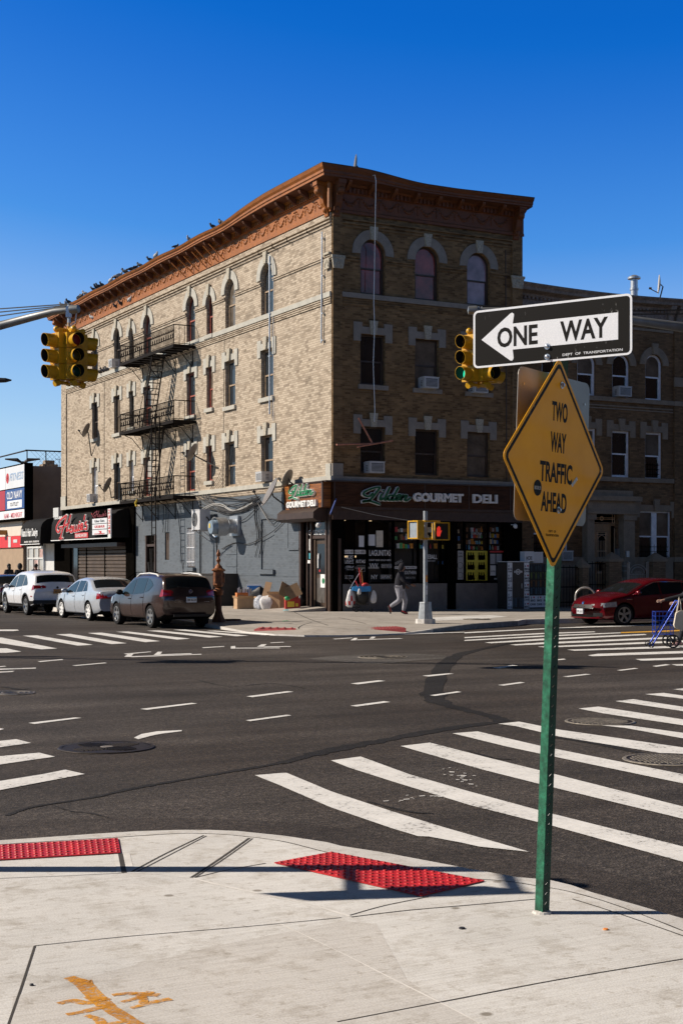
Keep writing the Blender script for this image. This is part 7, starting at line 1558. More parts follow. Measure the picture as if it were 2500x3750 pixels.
# ---- white SUV
PW=paint('paint_white',(.72,.73,.75),0,.25,.05)
r,c=hatch_suv('parked_car','white sport utility car with dark lower trim, farthest fully seen car of the parked row',4.66,1.88,1.66,PW,2.81,.86,.365,
  top=[(-2.33,.78),(-2.32,1.02),(-2.25,1.10),(-2.05,1.42),(-1.96,1.55),(-1.6,1.62),(-.6,1.665),(.1,1.64),(.5,1.56),(1.15,1.17),(1.35,1.09),(1.95,1.02),(2.2,.92),(2.31,.74),(2.33,.6)],
  belt=[(-2.33,1.0),(-1.9,1.12),(-1.4,1.10),(0,1.02),(1.1,.98),(2.33,.9)],bot=[(-2.33,.44),(-2.1,.36),(-1.7,.3),(1.7,.28),(2.33,.32)],tum=.30)
c.wheels(r,5,.26,M_rim,True)
for q in (1,-1):
    c.door(r,-.82,.12,.44,q,hx=-.66); c.door(r,.15,1.10,.44,q,hx=.30); zb=lambda x:c.B(x)+.012
    c.glass(r,.12,1.02,zb,lambda x:min(c.T(x)-.16,1.49-.5*max(0,x-.25)**1.2),q); c.glass(r,-.80,.05,zb,lambda x:min(1.50,c.T(x)-.13),q); c.glass(r,-1.42,-.86,lambda x:c.B(x)+.02,lambda x:1.49-.30*max(0,(-x-.86)/.56)**1.5,q)
    m2=c.strip(-2.05,2.0,lambda x:c.bt(x)-.0,lambda x:max(c.bt(x)+.12,(c.tr+math.sqrt(max(0,(c.tr+.115)**2-min(abs(x-c.xf),abs(x-c.xr))**2)) if min(abs(x-c.xf),abs(x-c.xr))<c.tr+.11 else 0)),q,.010,60,3); 
    # arch lining strips only above the wheel opening
    m3=MB()
    for xw in (c.xf,c.xr):
        n=16; b=len(m3.v)
        for i in range(n+1):
            a=PI*i/n
            for rr_ in (c.tr+.056,c.tr+.115): x=xw+rr_*math.cos(a); z=c.tr+rr_*math.sin(a); y=c.side(x,z)+.012; m3.v.append(V((c.shift(x,y),q*y,z)))
        for i in range(n): m3.f.append((b+2*i,b+2*i+1,b+2*i+3,b+2*i+2)); m3.m.append(0)
    c.strip(c.xr+c.tr+.08,c.xf-c.tr-.08,lambda x:c.bt(x),lambda x:c.bt(x)+.13,q,.012,8,2,m3); c.strip(-2.3,c.xr-c.tr-.1,lambda x:c.bt(x),lambda x:.55,q,.012,4,2,m3); m3.build('sill_trim',M_trimb,r,world=False,smooth=40)
mb=MB(); 
for j in range(10):
    pass
P0=[]
for k,(z) in enumerate((.44,.50,.58)):
    for j in range(11): y=-.88+1.76*j/10; P0.append(V((c.shift(-2.33,y)-.012,y,z)))
mb.add(P0,[(i*11+j,i*11+j+1,(i+1)*11+j+1,(i+1)*11+j) for i in range(2) for j in range(10)]); mb.build('bumper_trim',M_trimb,r,world=False)
c.topstrip(-2.16,-1.985,.90).build('rear_window',G_car,r,world=False,smooth=60); c.topstrip(.52,1.14,.92).build('windscreen',G_car,r,world=False,smooth=60)
c.corner(r,'tail_lamp',True,.93,1.14,.24,.50,M_tail,taper=(.09,-.02)); c.corner(r,'head_lamp',False,.78,.92,.4,.6,M_head); c.mirror(r,.98,1.04,PW); xr=c.rearx(.95); c.plate(r,xr-.02,.90,'GMD 2207',M_plateo,-1)
mb=MB(); mb.lathe([(.045,0),(.045,.012),(0,.012)],(c.rearx(1.04)-.02,0,1.04),16,(-1,0,0)); mb.build('badge',M_trimb,r,world=False); mb=MB(); mb.tube([(-2.36,.58,.40),(-2.25,.58,.40)],.06,10); mb.build('exhaust_pipe',M_trimb,r,world=False)
for q in (1,-1): mb=MB(); x=-2.1; m3=c.strip(-2.22,-2.0,lambda x:.70,lambda x:.735,q,.012,3,1); m3.build('reflector',M_tail,r,world=False)
placecar(r,-8.90,7.05,PI/2,1.02)
# ---- black car at the left edge
PK=paint('paint_black_dusty',(.030,.028,.027),0,.4,.6)
r,c=hatch_suv('parked_car','black car with dusty top, cut by the left edge ahead of the white one',4.80,1.82,1.48,PK,2.8,.95,.33,
  top=[(-2.4,.75),(-2.38,.98),(-1.95,1.06),(-1.8,1.09),(-1.2,1.40),(-.7,1.47),(0,1.48),(.6,1.36),(1.3,1.03),(2.1,.88),(2.4,.6)],belt=[(-2.4,.95),(-1.5,1.0),(1.2,.9),(2.4,.8)],bot=[(-2.4,.36),(-2,.24),(2,.2),(2.4,.25)],tum=.4)
c.wheels(r,6,.23)
for q in (1,-1): c.door(r,-1.0,-.02,.28,q); c.door(r,.01,1.05,.28,q); c.glass(r,-1.0,1.0,lambda x:c.B(x)+.015,lambda x:min(1.33,c.T(x)-.11),q)
c.topstrip(-1.7,-1.15,.88).build('rear_window',G_car,r,world=False,smooth=60); c.topstrip(.6,1.3,.88).build('windscreen',G_car,r,world=False,smooth=60); c.corner(r,'tail_lamp',True,.78,.95,.35,.55,M_taild); c.mirror(r,.9,.97,PK)
placecar(r,-8.65,12.7,PI/2)
# ---- red saloon on the street side, front towards us
PR=paint('paint_dark_red',(.125,.003,.008),.3,.2,.12)
r,c=hatch_suv('parked_car','dark red saloon car facing left, parked at the kerb before the row house',4.84,1.83,1.455,PR,2.80,.96,.335,
  top=[(-2.42,.75),(-2.40,.98),(-2.3,1.06),(-1.95,1.09),(-1.3,1.36),(-.7,1.45),(-.1,1.46),(.3,1.41),(.65,1.30),(1.28,1.02),(1.42,.985),(1.95,.90),(2.22,.80),(2.36,.68),(2.42,.52)],
  belt=[(-2.42,.98),(-1.5,1.02),(0,.95),(1.2,.90),(2.0,.80),(2.42,.62)],bot=[(-2.42,.34),(-2.2,.25),(-1.7,.20),(1.7,.17),(2.2,.18),(2.42,.22)],tum=.42,bul=(.16,.34))
c.wheels(r,5,.245,pm('alloy_shade',(.40,.37,.34),.3,.6,.1,8),True)
for q in (1,-1):
    c.door(r,-.98,.04,.26,q,hx=-.80); c.door(r,.07,1.12,.26,q,hx=.20); zb=lambda x:c.B(x)+.012
    c.glass(r,.06,1.08,zb,lambda x:min(c.T(x)-.11,1.32-.40*max(0,x-.12)**1.35),q); c.glass(r,-.85,-.02,zb,lambda x:min(1.33,c.T(x)-.10),q); c.glass(r,-1.35,-.90,lambda x:c.B(x)+.02,lambda x:1.315-.28*max(0,(-x-.90)/.45)**1.5,q)
    m3=c.strip(-1.4,1.12,lambda x:min(c.T(x)-.10,1.335-.40*max(0,x-.12)**1.35-.30*max(0,(-x-.90)/.5)**1.5),lambda x:min(c.T(x)-.085,1.352-.40*max(0,x-.12)**1.35-.30*max(0,(-x-.90)/.5)**1.5),q,.009,24,1); m3.build('window_trim',M_chr,r,world=False)
    m3=c.strip(1.17,1.38,lambda x:.80,lambda x:.815,q,.01,3,1); m3.build('side_vent',M_chr,r,world=False)
c.topstrip(.60,1.30,.92).build('windscreen',G_car,r,world=False,smooth=60); c.topstrip(-1.9,-1.25,.88).build('rear_window',G_car,r,world=False,smooth=60)
c.corner(r,'head_lamp',False,.585,.745,.60,.50,M_head,taper=(-.02,-.06)); c.corner(r,'tail_lamp',True,.85,1.0,.3,.6,M_tail); c.mirror(r,1.02,.98,PR)
# grille, plate, intake
fx=lambda y,z:c.shift(c.L/2,y)
def nosepatch(name,M,y0,y1,z0,z1,off,n=10,arch=0):
    mb=MB()
    for j in range(n+1):
        y=y0+(y1-y0)*j/n
        for z in (z0-arch*abs(y)/.5,z1-arch*.6*abs(y)/.5):
            x=c.L/2
            while c.T(x)<z+.012: x-=.005
            mb.v.append(V((c.shift(x,y)+off,y,z)))
    for j in range(n): mb.f.append((2*j,2*j+2,2*j+3,2*j+1)); mb.m.append(0)
    return mb.build(name,M,r,world=False,smooth=60)
M_gril=pm('grille_mesh',(.018,.017,.016),.5,.2,.5,40)
nosepatch('grille_surround',M_chr,-.50,.50,.525,.665,.010); nosepatch('grille',M_gril,-.465,.465,.545,.65,.016); nosepatch('air_intake',M_arch,-.62,.62,.27,.345,.012); nosepatch('bumper_lip',PR,-.72,.72,.225,.262,.035)
mb=MB()
for q in (1,-1):
    for z0 in (.30,):
        x=2.1; y=c.side(x,.36)
nosepatch('fog_lamp',M_trimb,.52,.78,.29,.40,.014); nosepatch('fog_lamp',M_trimb,-.78,-.52,.29,.40,.014)
c.plate(r,c.L/2+.035,.44,'KPK-3613',M_plate,1)
mb=MB(); 
x=c.L/2
while c.T(x)<.70: x-=.005
mb.lathe([(.05,0),(.05,.012),(0,.014)],(x+.01,0,.695),14,(1,0,.4)); mb.build('badge',M_chr,r,world=False)
RED=r
placecar(r,5.45,-10.95,PI,1.03)
# ================================================================ people (skin-modifier bodies)
M_skin=pm('skin',(.20,.10,.065),.55,0,.15,8); M_skinl=pm('skin_light',(.42,.25,.18),.55,0,.12,8); M_hair=pm('hair_black',(.008,.007,.006),.6,0,.2,9)
M_hood=pm('hoodie_navy',(.006,.0055,.011),.9,0,.35,7,.3); M_jog=pm('joggers_grey',(.27,.27,.30),.9,0,.25,9,.4); M_shoe=pm('shoe_black',(.012,.010,.010),.6,0,.2,9); M_shoer=pm('shoe_red',(.30,.01,.015),.5,0,.2,9); M_coat=pm('coat_dark',(.012,.012,.016),.85,0,.4,6,.3); M_coatb=pm('coat_blue',(.02,.035,.10),.85,0,.3,6,.3); M_jeans=pm('trousers_dark',(.014,.015,.022),.9,0,.4,6,.3); M_floral=pm('shoe_patterned',(.16,.09,.10),.7,0,.9,30)
def skin(name,nodes,edges,parent,M,sub=2,root=0,loc=None,world=True):
    off=wloc(parent) if parent is not None and world else V((0,0,0))
    me=bpy.data.meshes.new(name); me.from_pydata([tuple(V(n[0])-off) for n in nodes],edges,[]); o=bpy.data.objects.new(name,me); COL.objects.link(o)
    sk=o.modifiers.new('s','SKIN'); sk.use_smooth_shade=True; 
    if not me.skin_vertices: me.attributes.new if False else None
    L_=me.skin_vertices[0].data if me.skin_vertices else None
    for i,n in enumerate(nodes): r=n[1]; L_[i].radius=r if isinstance(r,tuple) else (r,r); L_[i].use_root=(i==root)
    if sub: sb=o.modifiers.new('u','SUBSURF'); sb.levels=sub; sb.render_levels=sub
    dg=bpy.context.evaluated_depsgraph_get(); dg.update(); m2=bpy.data.meshes.new_from_object(o.evaluated_get(dg)); o.modifiers.clear(); o.data=m2; bpy.data.meshes.remove(me); m2.materials.clear(); m2.materials.append(M); m2.name=name
    m2.polygons.foreach_set('use_smooth',[True]*len(m2.polygons)); o.parent=parent; return o
def person(label,base,face,J,mats,hood=True,group=None,hair=None,flip=1,shoes=(None,None),coat_len=None,bulk=1.0):
    """J: joints in local (forward, left, up) metres; face = heading"""
    fw=V(face).normalized(); lf_=V((-fw.y,fw.x,0)); g=lambda p:base+fw*p[0]+lf_*p[1]+V((0,0,p[2]))
    r=thing('person',label,'person',base,group); msk,mtop,mleg,mshoe=mats
    n=[];e=[]
    def add(p,rr,par=None): n.append((g(p),rr)); 
    # one continuous body: pelvis, spine, neck, head, arms, legs
    keys=['pelvis','waist','chest','neck','headb','headt','shL','elL','wrL','shR','elR','wrR','hipL','knL','anL','toL','hipR','knR','anR','toR']
    rad=dict(pelvis=.13,waist=.12,chest=.14,neck=.055,headb=.085,headt=.085,shL=.06,elL=.045,wrL=.03,shR=.06,elR=.045,wrR=.03,hipL=.09,knL=.06,anL=.042,toL=.035,hipR=.09,knR=.06,anR=.042,toR=.035)
    idx={k:i for i,k in enumerate(keys)}
    nodes=[(g(J[k]),rad[k]*.92) for k in keys]
    pr=[('pelvis','waist'),('waist','chest'),('chest','neck'),('neck','headb'),('headb','headt'),('chest','shL'),('shL','elL'),('elL','wrL'),('chest','shR'),('shR','elR'),('elR','wrR'),('pelvis','hipL'),('hipL','knL'),('knL','anL'),('anL','toL'),('pelvis','hipR'),('hipR','knR'),('knR','anR'),('anR','toR')]
    edges=[(idx[a],idx[b]) for a,b in pr]
    # hands: palm and five fingers on each wrist
    for s,curl in (('L',.5),('R',.5)):
        w=V(J['wr'+s]); el=V(J['el'+s]); d=(w-el).normalized(); side=V((1,0,0)) if abs(d.x)<.8 else V((0,0,1)); a=(side-d*side.dot(d)).normalized(); c=d.cross(a)
        pi=len(nodes); nodes.append((g(w+d*.055),.030)); edges.append((idx['wr'+s],pi))
        for k,(o_,l) in enumerate(((-.026,.075),(-.009,.085),(.009,.08),(.026,.062))):
            b_=len(nodes); nodes.append((g(w+d*.095+a*o_),.0095)); nodes.append((g(w+d*(.095+l*.55)+a*o_+c*.012),.0085)); nodes.append((g(w+d*(.095+l*.85)+a*o_+c*.035),.0075)); edges+= [(pi,b_),(b_,b_+1),(b_+1,b_+2)]
        b_=len(nodes); nodes.append((g(w+d*.05-a*.04+c*.01),.011)); nodes.append((g(w+d*.085-a*.052+c*.025),.009)); edges+=[(pi,b_),(b_,b_+1)]
    skin('body',nodes,edges,r,msk,1)
    # face
    hb,ht=V(J['headb']),V(J['headt']); hc=(hb+ht)/2; up=(ht-hb).normalized(); f_=V(J.get('look',(1,0,0))).normalized()
    sd_=up.cross(f_)
    mb=MB(); gm=lambda p:g(p); 
    mb.ell(gm(hc+up*.0),(.088,.078,.118),12); mb.ell(gm(hc+f_*.092-up*.015),(.022,.016,.03),6)
    for q in (-1,1): mb.ell(gm(hc+sd_*.078*q-up*.01),(.014,.012,.03),6)
    mb.build('head',msk,r,smooth=60)
    mb=MB()
    for q in (-1,1): mb.ell(gm(hc+f_*.080+sd_*.03*q+up*.01),(.012,.012,.008),6)
    mb.ell(gm(hc+f_*.082-up*.055),(.012,.02,.006),6); mb.build('facial_features',M_hair,r,smooth=60)
    # clothes follow the same joints
    sc_=lambda k,m:(g(J[k]),rad[k]*m*bulk)
    tk=['pelvis','waist','chest','neck','shL','elL','wrL','shR','elR','wrR']; ti={k:i for i,k in enumerate(tk)}
    tn=[(g(V(J['pelvis'])-V((0,0,coat_len or 0))),(.19 if coat_len else .185)*bulk),(g(J['waist']),.175*bulk),(g(J['chest']),.185*bulk),(g(V(J['neck'])-V((0,0,.03))),.09),sc_('shL',1.45),sc_('elL',1.55),sc_('wrL',1.45),sc_('shR',1.45),sc_('elR',1.55),sc_('wrR',1.45)]
    te=[(ti[a],ti[b]) for a,b in (('pelvis','waist'),('waist','chest'),('chest','neck'),('chest','shL'),('shL','elL'),('elL','wrL'),('chest','shR'),('shR','elR'),('elR','wrR'))]
    skin('hoodie' if hood else 'coat',tn,te,r,mtop,2)
    if hood:
        mb=MB(); q=Mx.Rotation(0,3,'X'); a0=len(mb.v); mb.ell((0,0,0),(.125,.115,.16),14)
        for i in range(a0,len(mb.v)):
            p=mb.v[i]; x=p.x
            if x>.06: x=.06+(x-.06)*.3
            mb.v[i]=gm(hc+f_*(x-.025)+sd_*p.y+up*(p.z+.012)-(f_*.03 if p.z<-.08 else V((0,0,0))))
        mb.build('hood',mtop,r,smooth=60)
    elif hair:
        mb=MB(); mb.ell(gm(hc+up*.045-f_*.015),(.098,.092,.10),12); 
        if hair=='long': mb.ell(gm(hc-f_*.05-up*.06),(.08,.09,.17),10)
        mb.build('hair' if hair!='cap' else 'cap',M_hair,r,smooth=60)
    lk=['pelvis','hipL','knL','anL','hipR','knR','anR']; li={k:i for i,k in enumerate(lk)}
    ln=[(g(V(J['pelvis'])-V((0,0,.02))),.12*bulk)]+[(g(J[k]),rad[k]*1.38*bulk) for k in lk[1:]]
    skin('trousers',ln,[(li[a],li[b]) for a,b in (('pelvis','hipL'),('hipL','knL'),('knL','anL'),('pelvis','hipR'),('hipR','knR'),('knR','anR'))],r,mleg,2)
    for s in ('L','R'):
        a=V(J['an'+s]); t=V(J['to'+s]); d=(t-a); d=d.normalized(); heel=a-V((d.x,d.y,0)).normalized()*.05 if abs(d.z)<.8 else a
        dn=V((0,0,-1)) if abs(d.z)<.8 else V((-1,0,0)); dn=(dn-d*dn.dot(d)).normalized()
        mb=MB(); b0=a+dn*.045-d*.06
        for f1,w1,h1 in ((0,.034,.10),(.3,.040,.12),(.55,.045,.085),(.8,.046,.06),(1.0,.030,.04)):
            for k in range(8):
                an=2*PI*k/8; y=math.cos(an)*w1; z=math.sin(an); hh=h1*.5*(1+z)
                sdv=d.cross(dn); mb.v.append(g(b0+d*(.30*f1)+sdv*y-dn*(hh-.0)+dn*.03))
        for i in range(4):
            for k in range(8): mb.f.append((i*8+k,i*8+(k+1)%8,(i+1)*8+(k+1)%8,(i+1)*8+k)); mb.m.append(1 if (k in (0,3,7) and i<3) else 0)
        mb.f.append(tuple(range(8))); mb.m.append(0); mb.f.append(tuple(range(32,40))); mb.m.append(0)
        mb.build('shoe',[mshoe[0],mshoe[1]],r,smooth=50)
    return r
# pedestrian walking to the right in front of the deli
base=gp(1463,2250,ZF); base.z=ZF
J=dict(pelvis=(0,0,.95),waist=(.01,0,1.12),chest=(.03,0,1.34),neck=(.06,0,1.50),headb=(.09,0,1.57),headt=(.11,0,1.70),look=(1,0,-.15),
  shL=(.02,.17,1.42),elL=(.02,.24,1.16),wrL=(.20,.20,.99),shR=(.02,-.17,1.42),elR=(.16,-.25,1.17),wrR=(.42,-.22,1.05),
  hipL=(.02,.09,.90),knL=(.20,.09,.50),anL=(.12,.09,.10),toL=(.28,.09,.035),hipR=(-.02,-.09,.90),knR=(.02,-.09,.50),anR=(-.34,-.09,.26),toR=(-.27,-.09,.07))
person('person in navy hoodie and grey joggers striding right past the deli windows',base,EX*.93-EY*.1,J,(M_skin,M_hood,M_jog,(M_shoe,M_shoer)),coat_len=.15,bulk=1.18)
# three people behind the parked cars at the left
ST=dict(pelvis=(0,0,.95),waist=(0,0,1.12),chest=(0,0,1.34),neck=(.01,0,1.50),headb=(.02,0,1.57),headt=(.02,0,1.70),look=(1,0,0),shL=(0,.18,1.42),elL=(.02,.25,1.15),wrL=(.10,.22,.95),shR=(0,-.18,1.42),elR=(.05,-.25,1.15),wrR=(.2,-.18,1.0),hipL=(0,.09,.9),knL=(.06,.1,.5),anL=(.0,.1,.09),toL=(.14,.1,.035),hipR=(0,-.09,.9),knR=(0,-.1,.5),anR=(-.05,-.1,.09),toR=(.09,-.1,.035))
def standing(px,topy,d,face,**k):
    c=dp(px,topy,d); b=V((c.x,c.y,c.z-1.79)); b.z=ZF; return b
for px,d,face,lab,top,hair,hd in ((33,69,(-.3,.9,0),'person in dark clothes with long dark hair, leftmost behind the parked cars',M_coat,'long',False),(73,66,(.2,.9,0),'person in a black hooded coat behind the parked cars at the left edge',M_coat,None,True),(132,70,(.1,.95,0),'person in a blue jacket and dark cap behind the white car',M_coatb,'cap',False)):
    c=dp(px,2100,d); person(lab,V((c.x,c.y,ZF)),face,ST,(M_skin,top,M_jeans,(M_shoe,M_shoe)),hood=hd,hair=hair)
# person with a blue cart at the right edge
cb0=gp(2450,2378,0); d_c=1.9*F/(2378-HY)
pbase=gp(2505,2345,0); 
J2=dict(pelvis=(-.10,0,.92),waist=(-.06,0,1.08),chest=(.02,0,1.28),neck=(.08,0,1.43),headb=(.11,0,1.50),headt=(.13,0,1.62),look=(1,0,-.2),shL=(.03,.18,1.35),elL=(.06,.22,1.12),wrL=(.42,.14,1.02),shR=(.03,-.18,1.35),elR=(.20,-.24,1.15),wrR=(.66,-.16,1.06),hipL=(-.08,.09,.88),knL=(.22,.1,.50),anL=(.36,.1,.10),toL=(.52,.1,.035),hipR=(-.08,-.09,.88),knR=(.05,-.1,.48),anR=(-.12,-.1,.11),toR=(.04,-.1,.04))
dP=V(EX*-1.0+EY*.05).normalized()
hx,hd_=(2437-CX)/F,33.4
pB=cw((2437-CX)/F*33.2+.60,33.0,0)
person('person in dark clothes and patterned shoes pushing a blue cart, cut by the right edge',pB,dP,J2,(M_skinl,M_coat,M_jeans,(M_floral,M_floral)),hood=False,hair='short')
M_blue=pm('cart_blue',(.015,.06,.42),.35,.2,.15,5); M_whl=pm('cart_wheel',(.010,.010,.010),.5,0,.2,9); M_can=pm('canvas_bag',(.62,.55,.44),.85,0,.12,6,.3)
def wire_cart(c,fwd,label,M,w=.42,l=.40,h=.52,z0=.30,handle=True):
    """two-wheel folding shopping cart: fwd = pushing direction"""
    f=V(fwd).normalized(); s=V((-f.y,f.x,0)); P=lambda a,b,z:c+f*a+s*b+V((0,0,z)); r=thing('shopping_cart',label,'shopping cart',c,'shopping carts'); mb=MB()
    for b in (-w/2,w/2):
        for a in (-l/2,l/2): mb.tube([P(a,b,z0),P(a,b,z0+h)],.008,6)
        for k in range(6): z=z0+h*k/5; mb.tube([P(-l/2,b,z),P(l/2,b,z)],.005,5)
        for k in range(1,5): a=-l/2+l*k/5; mb.tube([P(a,b,z0),P(a,b,z0+h)],.0025,4)
    for a in (-l/2,l/2):
        for k in range(6): z=z0+h*k/5; mb.tube([P(a,-w/2,z),P(a,w/2,z)],.005,5)
        for k in range(1,5): b=-w/2+w*k/5; mb.tube([P(a,b,z0),P(a,b,z0+h)],.0025,4)
    for k in range(1,6): a=-l/2+l*k/6; mb.tube([P(a,-w/2,z0),P(a,w/2,z0)],.004,4)
    mb.build('basket',M,r); mb=MB()
    if handle:
        for b in (-w/2-.015,w/2+.015): mb.tube([P(l/2+.08,b,.05),P(-l/2-.12,b,1.06)],.017,8)
        mb.tube([P(-l/2-.12,-w/2-.015,1.06),P(-l/2-.12,w/2+.015,1.06)],.017,8); mb.build('handle',M,r,smooth=60)
    for a,b,rr in ((-l/2+.02,-w/2-.05,.155),(-l/2+.02,w/2+.05,.155),(l/2+.10,-w/2-.02,.07),(l/2+.10,w/2+.02,.07)):
        mb=MB(); cc=P(a,b,rr); mb.lathe([(rr*.80,-.018),(rr,-.02),(rr,.02),(rr*.80,.018)],cc,22,s,cap=False); mb.lathe([(rr*.2,-.02),(rr*.2,.02)],cc,10,s)
        for k in range(6): an=2*PI*k/6; dv=f*math.cos(an)+V((0,0,math.sin(an))); mb.tube([cc+dv*rr*.15,cc+dv*rr*.84],.014 if rr>.1 else .008,5)
        mb.build('wheel',M_whl,r,smooth=40)
    mb=MB(); mb.tube([P(-l/2+.02,-w/2-.07,.155),P(-l/2+.02,w/2+.07,.155)],.012,6); mb.build('axle',M_whl,r); return r,P
cc=cw((2400-CX)/F*32.6+.12,32.4,0); wc,PP=wire_cart(cc,dP,'blue wire shopping cart with black wheels at the right edge',M_blue)
# canvas bag hanging from the handle
h0=PP(-.32,.12,1.05); mb=MB(); e1=-dP; e2=V((0,0,1)); e3=V((-e1.y,e1.x,0)); e3=e3 if e3.dot(EY)<0 else -e3
f=Fm(h0+e3*.06+V((0,0,-.22)),EX,(0,0,1),-EY)
out=[(-.11,-.36),(.07,-.44),(.19,-.06),(.17,.03),(.0,.02),(-.08,-.03),(-.13,-.30)]; n=len(out)
V0=[f.p(u,v,0) for u,v in out]; V1=[f.p(u*.95,v*.97-.01,.10) for u,v in out]; Vm=[f.p(u*1.05,v,.05) for u,v in out]
mb.add(V0+Vm+V1,[tuple(range(n)),tuple(range(3*n-1,2*n-1,-1))]+[(i,(i+1)%n,(i+1)%n+n,i+n) for i in range(n)]+[(i+n,(i+1)%n+n,(i+1)%n+2*n,i+2*n) for i in range(n)])
bag=thing('canvas_bag','off-white canvas bag hanging from the handle of the blue cart','bag',f.p(0,-.6,.05)); mb.build('bag_body',M_can,bag,smooth=50); mb=MB()
for q in (.01,.07): mb.tube([f.p(-.05,-.03,q),f.p(-.02,.18,q+.01),f.p(.0,.32,.04),f.p(.03,.18,q+.01),f.p(.05,-.01,q)],.012,6)
mb.build('bag_strap',M_can,bag,smooth=60)
# ================================================================ black cart with bags before the deli
M_bagw=pm('plastic_bag_white',(.58,.57,.56),.35,0,.15,12,.6); M_bagb=pm('bag_black',(.010,.010,.010),.5,0,.3,6,.4); M_bagc=pm('bag_clear',(.40,.42,.46),.2,0,.5,11,.8); M_bluec=pm('tarp_blue',(.03,.22,.50),.4,0,.2,6,.3)
c=gp(1325,2243,ZF); c=V((1.62,-.75,ZF))
gq=rf(1325,2200,.8); c=V((gq[0],-.8,ZF)); wc2,PQ=wire_cart(c,EX,'black loaded shopping cart with a blue cover standing before the deli windows',M_whl,.44,.46,.60,.26,False)
mb=MB(); a0=0; mb.ell((0,0,0),(.25,.24,.33),14)
for i in range(len(mb.v)): p=mb.v[i]; mb.v[i]=c+EX*p.x+EY*p.y+V((0,0,.58+max(-.31,min(.29,p.z*1.1))))
tag(mb.build('rubbish_bag',M_bagb,loc=c+V((0,0,.27)),smooth=60),'black bag filling the loaded cart before the deli','bag')
mb=MB(); f=Fm(c+V((0,0,.86)),EX,EY,(0,0,1)); pts=[(-.34,-.24),(-.1,-.27),(.30,-.25),(.34,0),(.28,.26),(-.25,.25),(-.36,0)]; n=len(pts); mb.add([f.p(u,v,.05+.02*((i*7)%3)) for i,(u,v) in enumerate(pts)]+[f.p(u*1.03,v*1.03,-.07-.03*((i*5)%3)) for i,(u,v) in enumerate(pts)]+[f.p(0,0,.07)],[(i,(i+1)%n,(i+1)%n+n,i+n) for i in range(n)]+[(i,(i+1)%n,2*n) for i in range(n)]); tag(mb.build('cart_cover',M_bluec,loc=f.p(0,0,0)),'crumpled blue cover on top of the black cart','cover')
def hangbag(c,w,h,M,label,red=False):
    mb=MB(); prof=((0,.18),(.12,.55),(.35,.8),(.65,1),(.88,.92),(1,.5)); n=12
    for f_,k in prof:
        for j in range(n): a=2*PI*j/n; wob=1+.13*math.sin(a*3+f_*5); mb.v.append(c+EX*w*.5*k*wob*math.cos(a)+EY*w*.28*k*wob*math.sin(a)+V((0,0,-h*f_)))
    for i in range(len(prof)-1):
        for j in range(n): mb.f.append((i*n+j,i*n+(j+1)%n,(i+1)*n+(j+1)%n,(i+1)*n+j)); mb.m.append(1 if red and j in (8,9,10,6) and i in (2,3) and (i+j)%2 else 0)
    mb.f.append(tuple(range((len(prof)-1)*n,len(prof)*n))); mb.m.append(0); tag(mb.build('plastic_bag',[M,M_sr],loc=c-V((0,0,h)),smooth=60),label,'bag','bags around the black cart')
hangbag(c-EX*.42-EY*.12+V((0,0,.83)),.36,.66,M_bagw,'big white plastic bag with red print on the left of the black cart',True); hangbag(c+EX*.42-EY*.1+V((0,0,.80)),.24,.48,M_bagw,'slim white plastic bag on the right of the black cart'); hangbag(c-EX*.1-EY*.28+V((0,0,.86)),.14,.22,M_bagw,'small white plastic bag dangling from the front of the black cart')
M_ud=pm('umbrella_dark',(.02,.015,.015),.6,0,.3,6)
for a,b_,rr,M,lab,cat in ((c+EX*-.02+EY*.02+V((0,0,.86)),c+EX*-.10+V((0,0,1.62)),.022,M_sr,'long red handle standing upright in the black cart','handle'),(c+EX*.05+V((0,0,.86)),c+EX*-.03+V((0,0,1.55)),.018,M_so,'long orange-red handle next to the upright red one','handle'),(c+EX*-.1+V((0,0,.86)),c+EX*-.24+V((0,0,1.14)),.03,M_sr,'short red handle leaning left in the black cart','handle'),
  (c+EX*-.2+V((0,0,.86)),c+EX*-.62+EY*.1+V((0,0,1.36)),.015,M_ud,'thin dark stick leaning far left from the black cart','stick'),(c+EX*-.45+V((0,0,.84)),c+EX*.0+EY*.05+V((0,0,1.58)),.013,M_galv,'pale metal stick crossing behind the red handles','stick'),(c+EX*.15+V((0,0,.86)),c+EX*.38+V((0,0,1.22)),.013,M_ud,'thin dark stick leaning right from the black cart','stick')):
    mb=MB(); mb.tube([a,b_],rr,6); tag(mb.build('stick',M,loc=a),lab,cat,'sticks in the black cart')
mb=MB(); mb.ell(c+EX*.13+V((0,0,.98)),(.15,.10,.09),8); tag(mb.build('red_bundle',M_sr,loc=c+EX*.13+V((0,0,.9)),smooth=40),'crumpled red bundle on the blue cover of the cart','bundle')
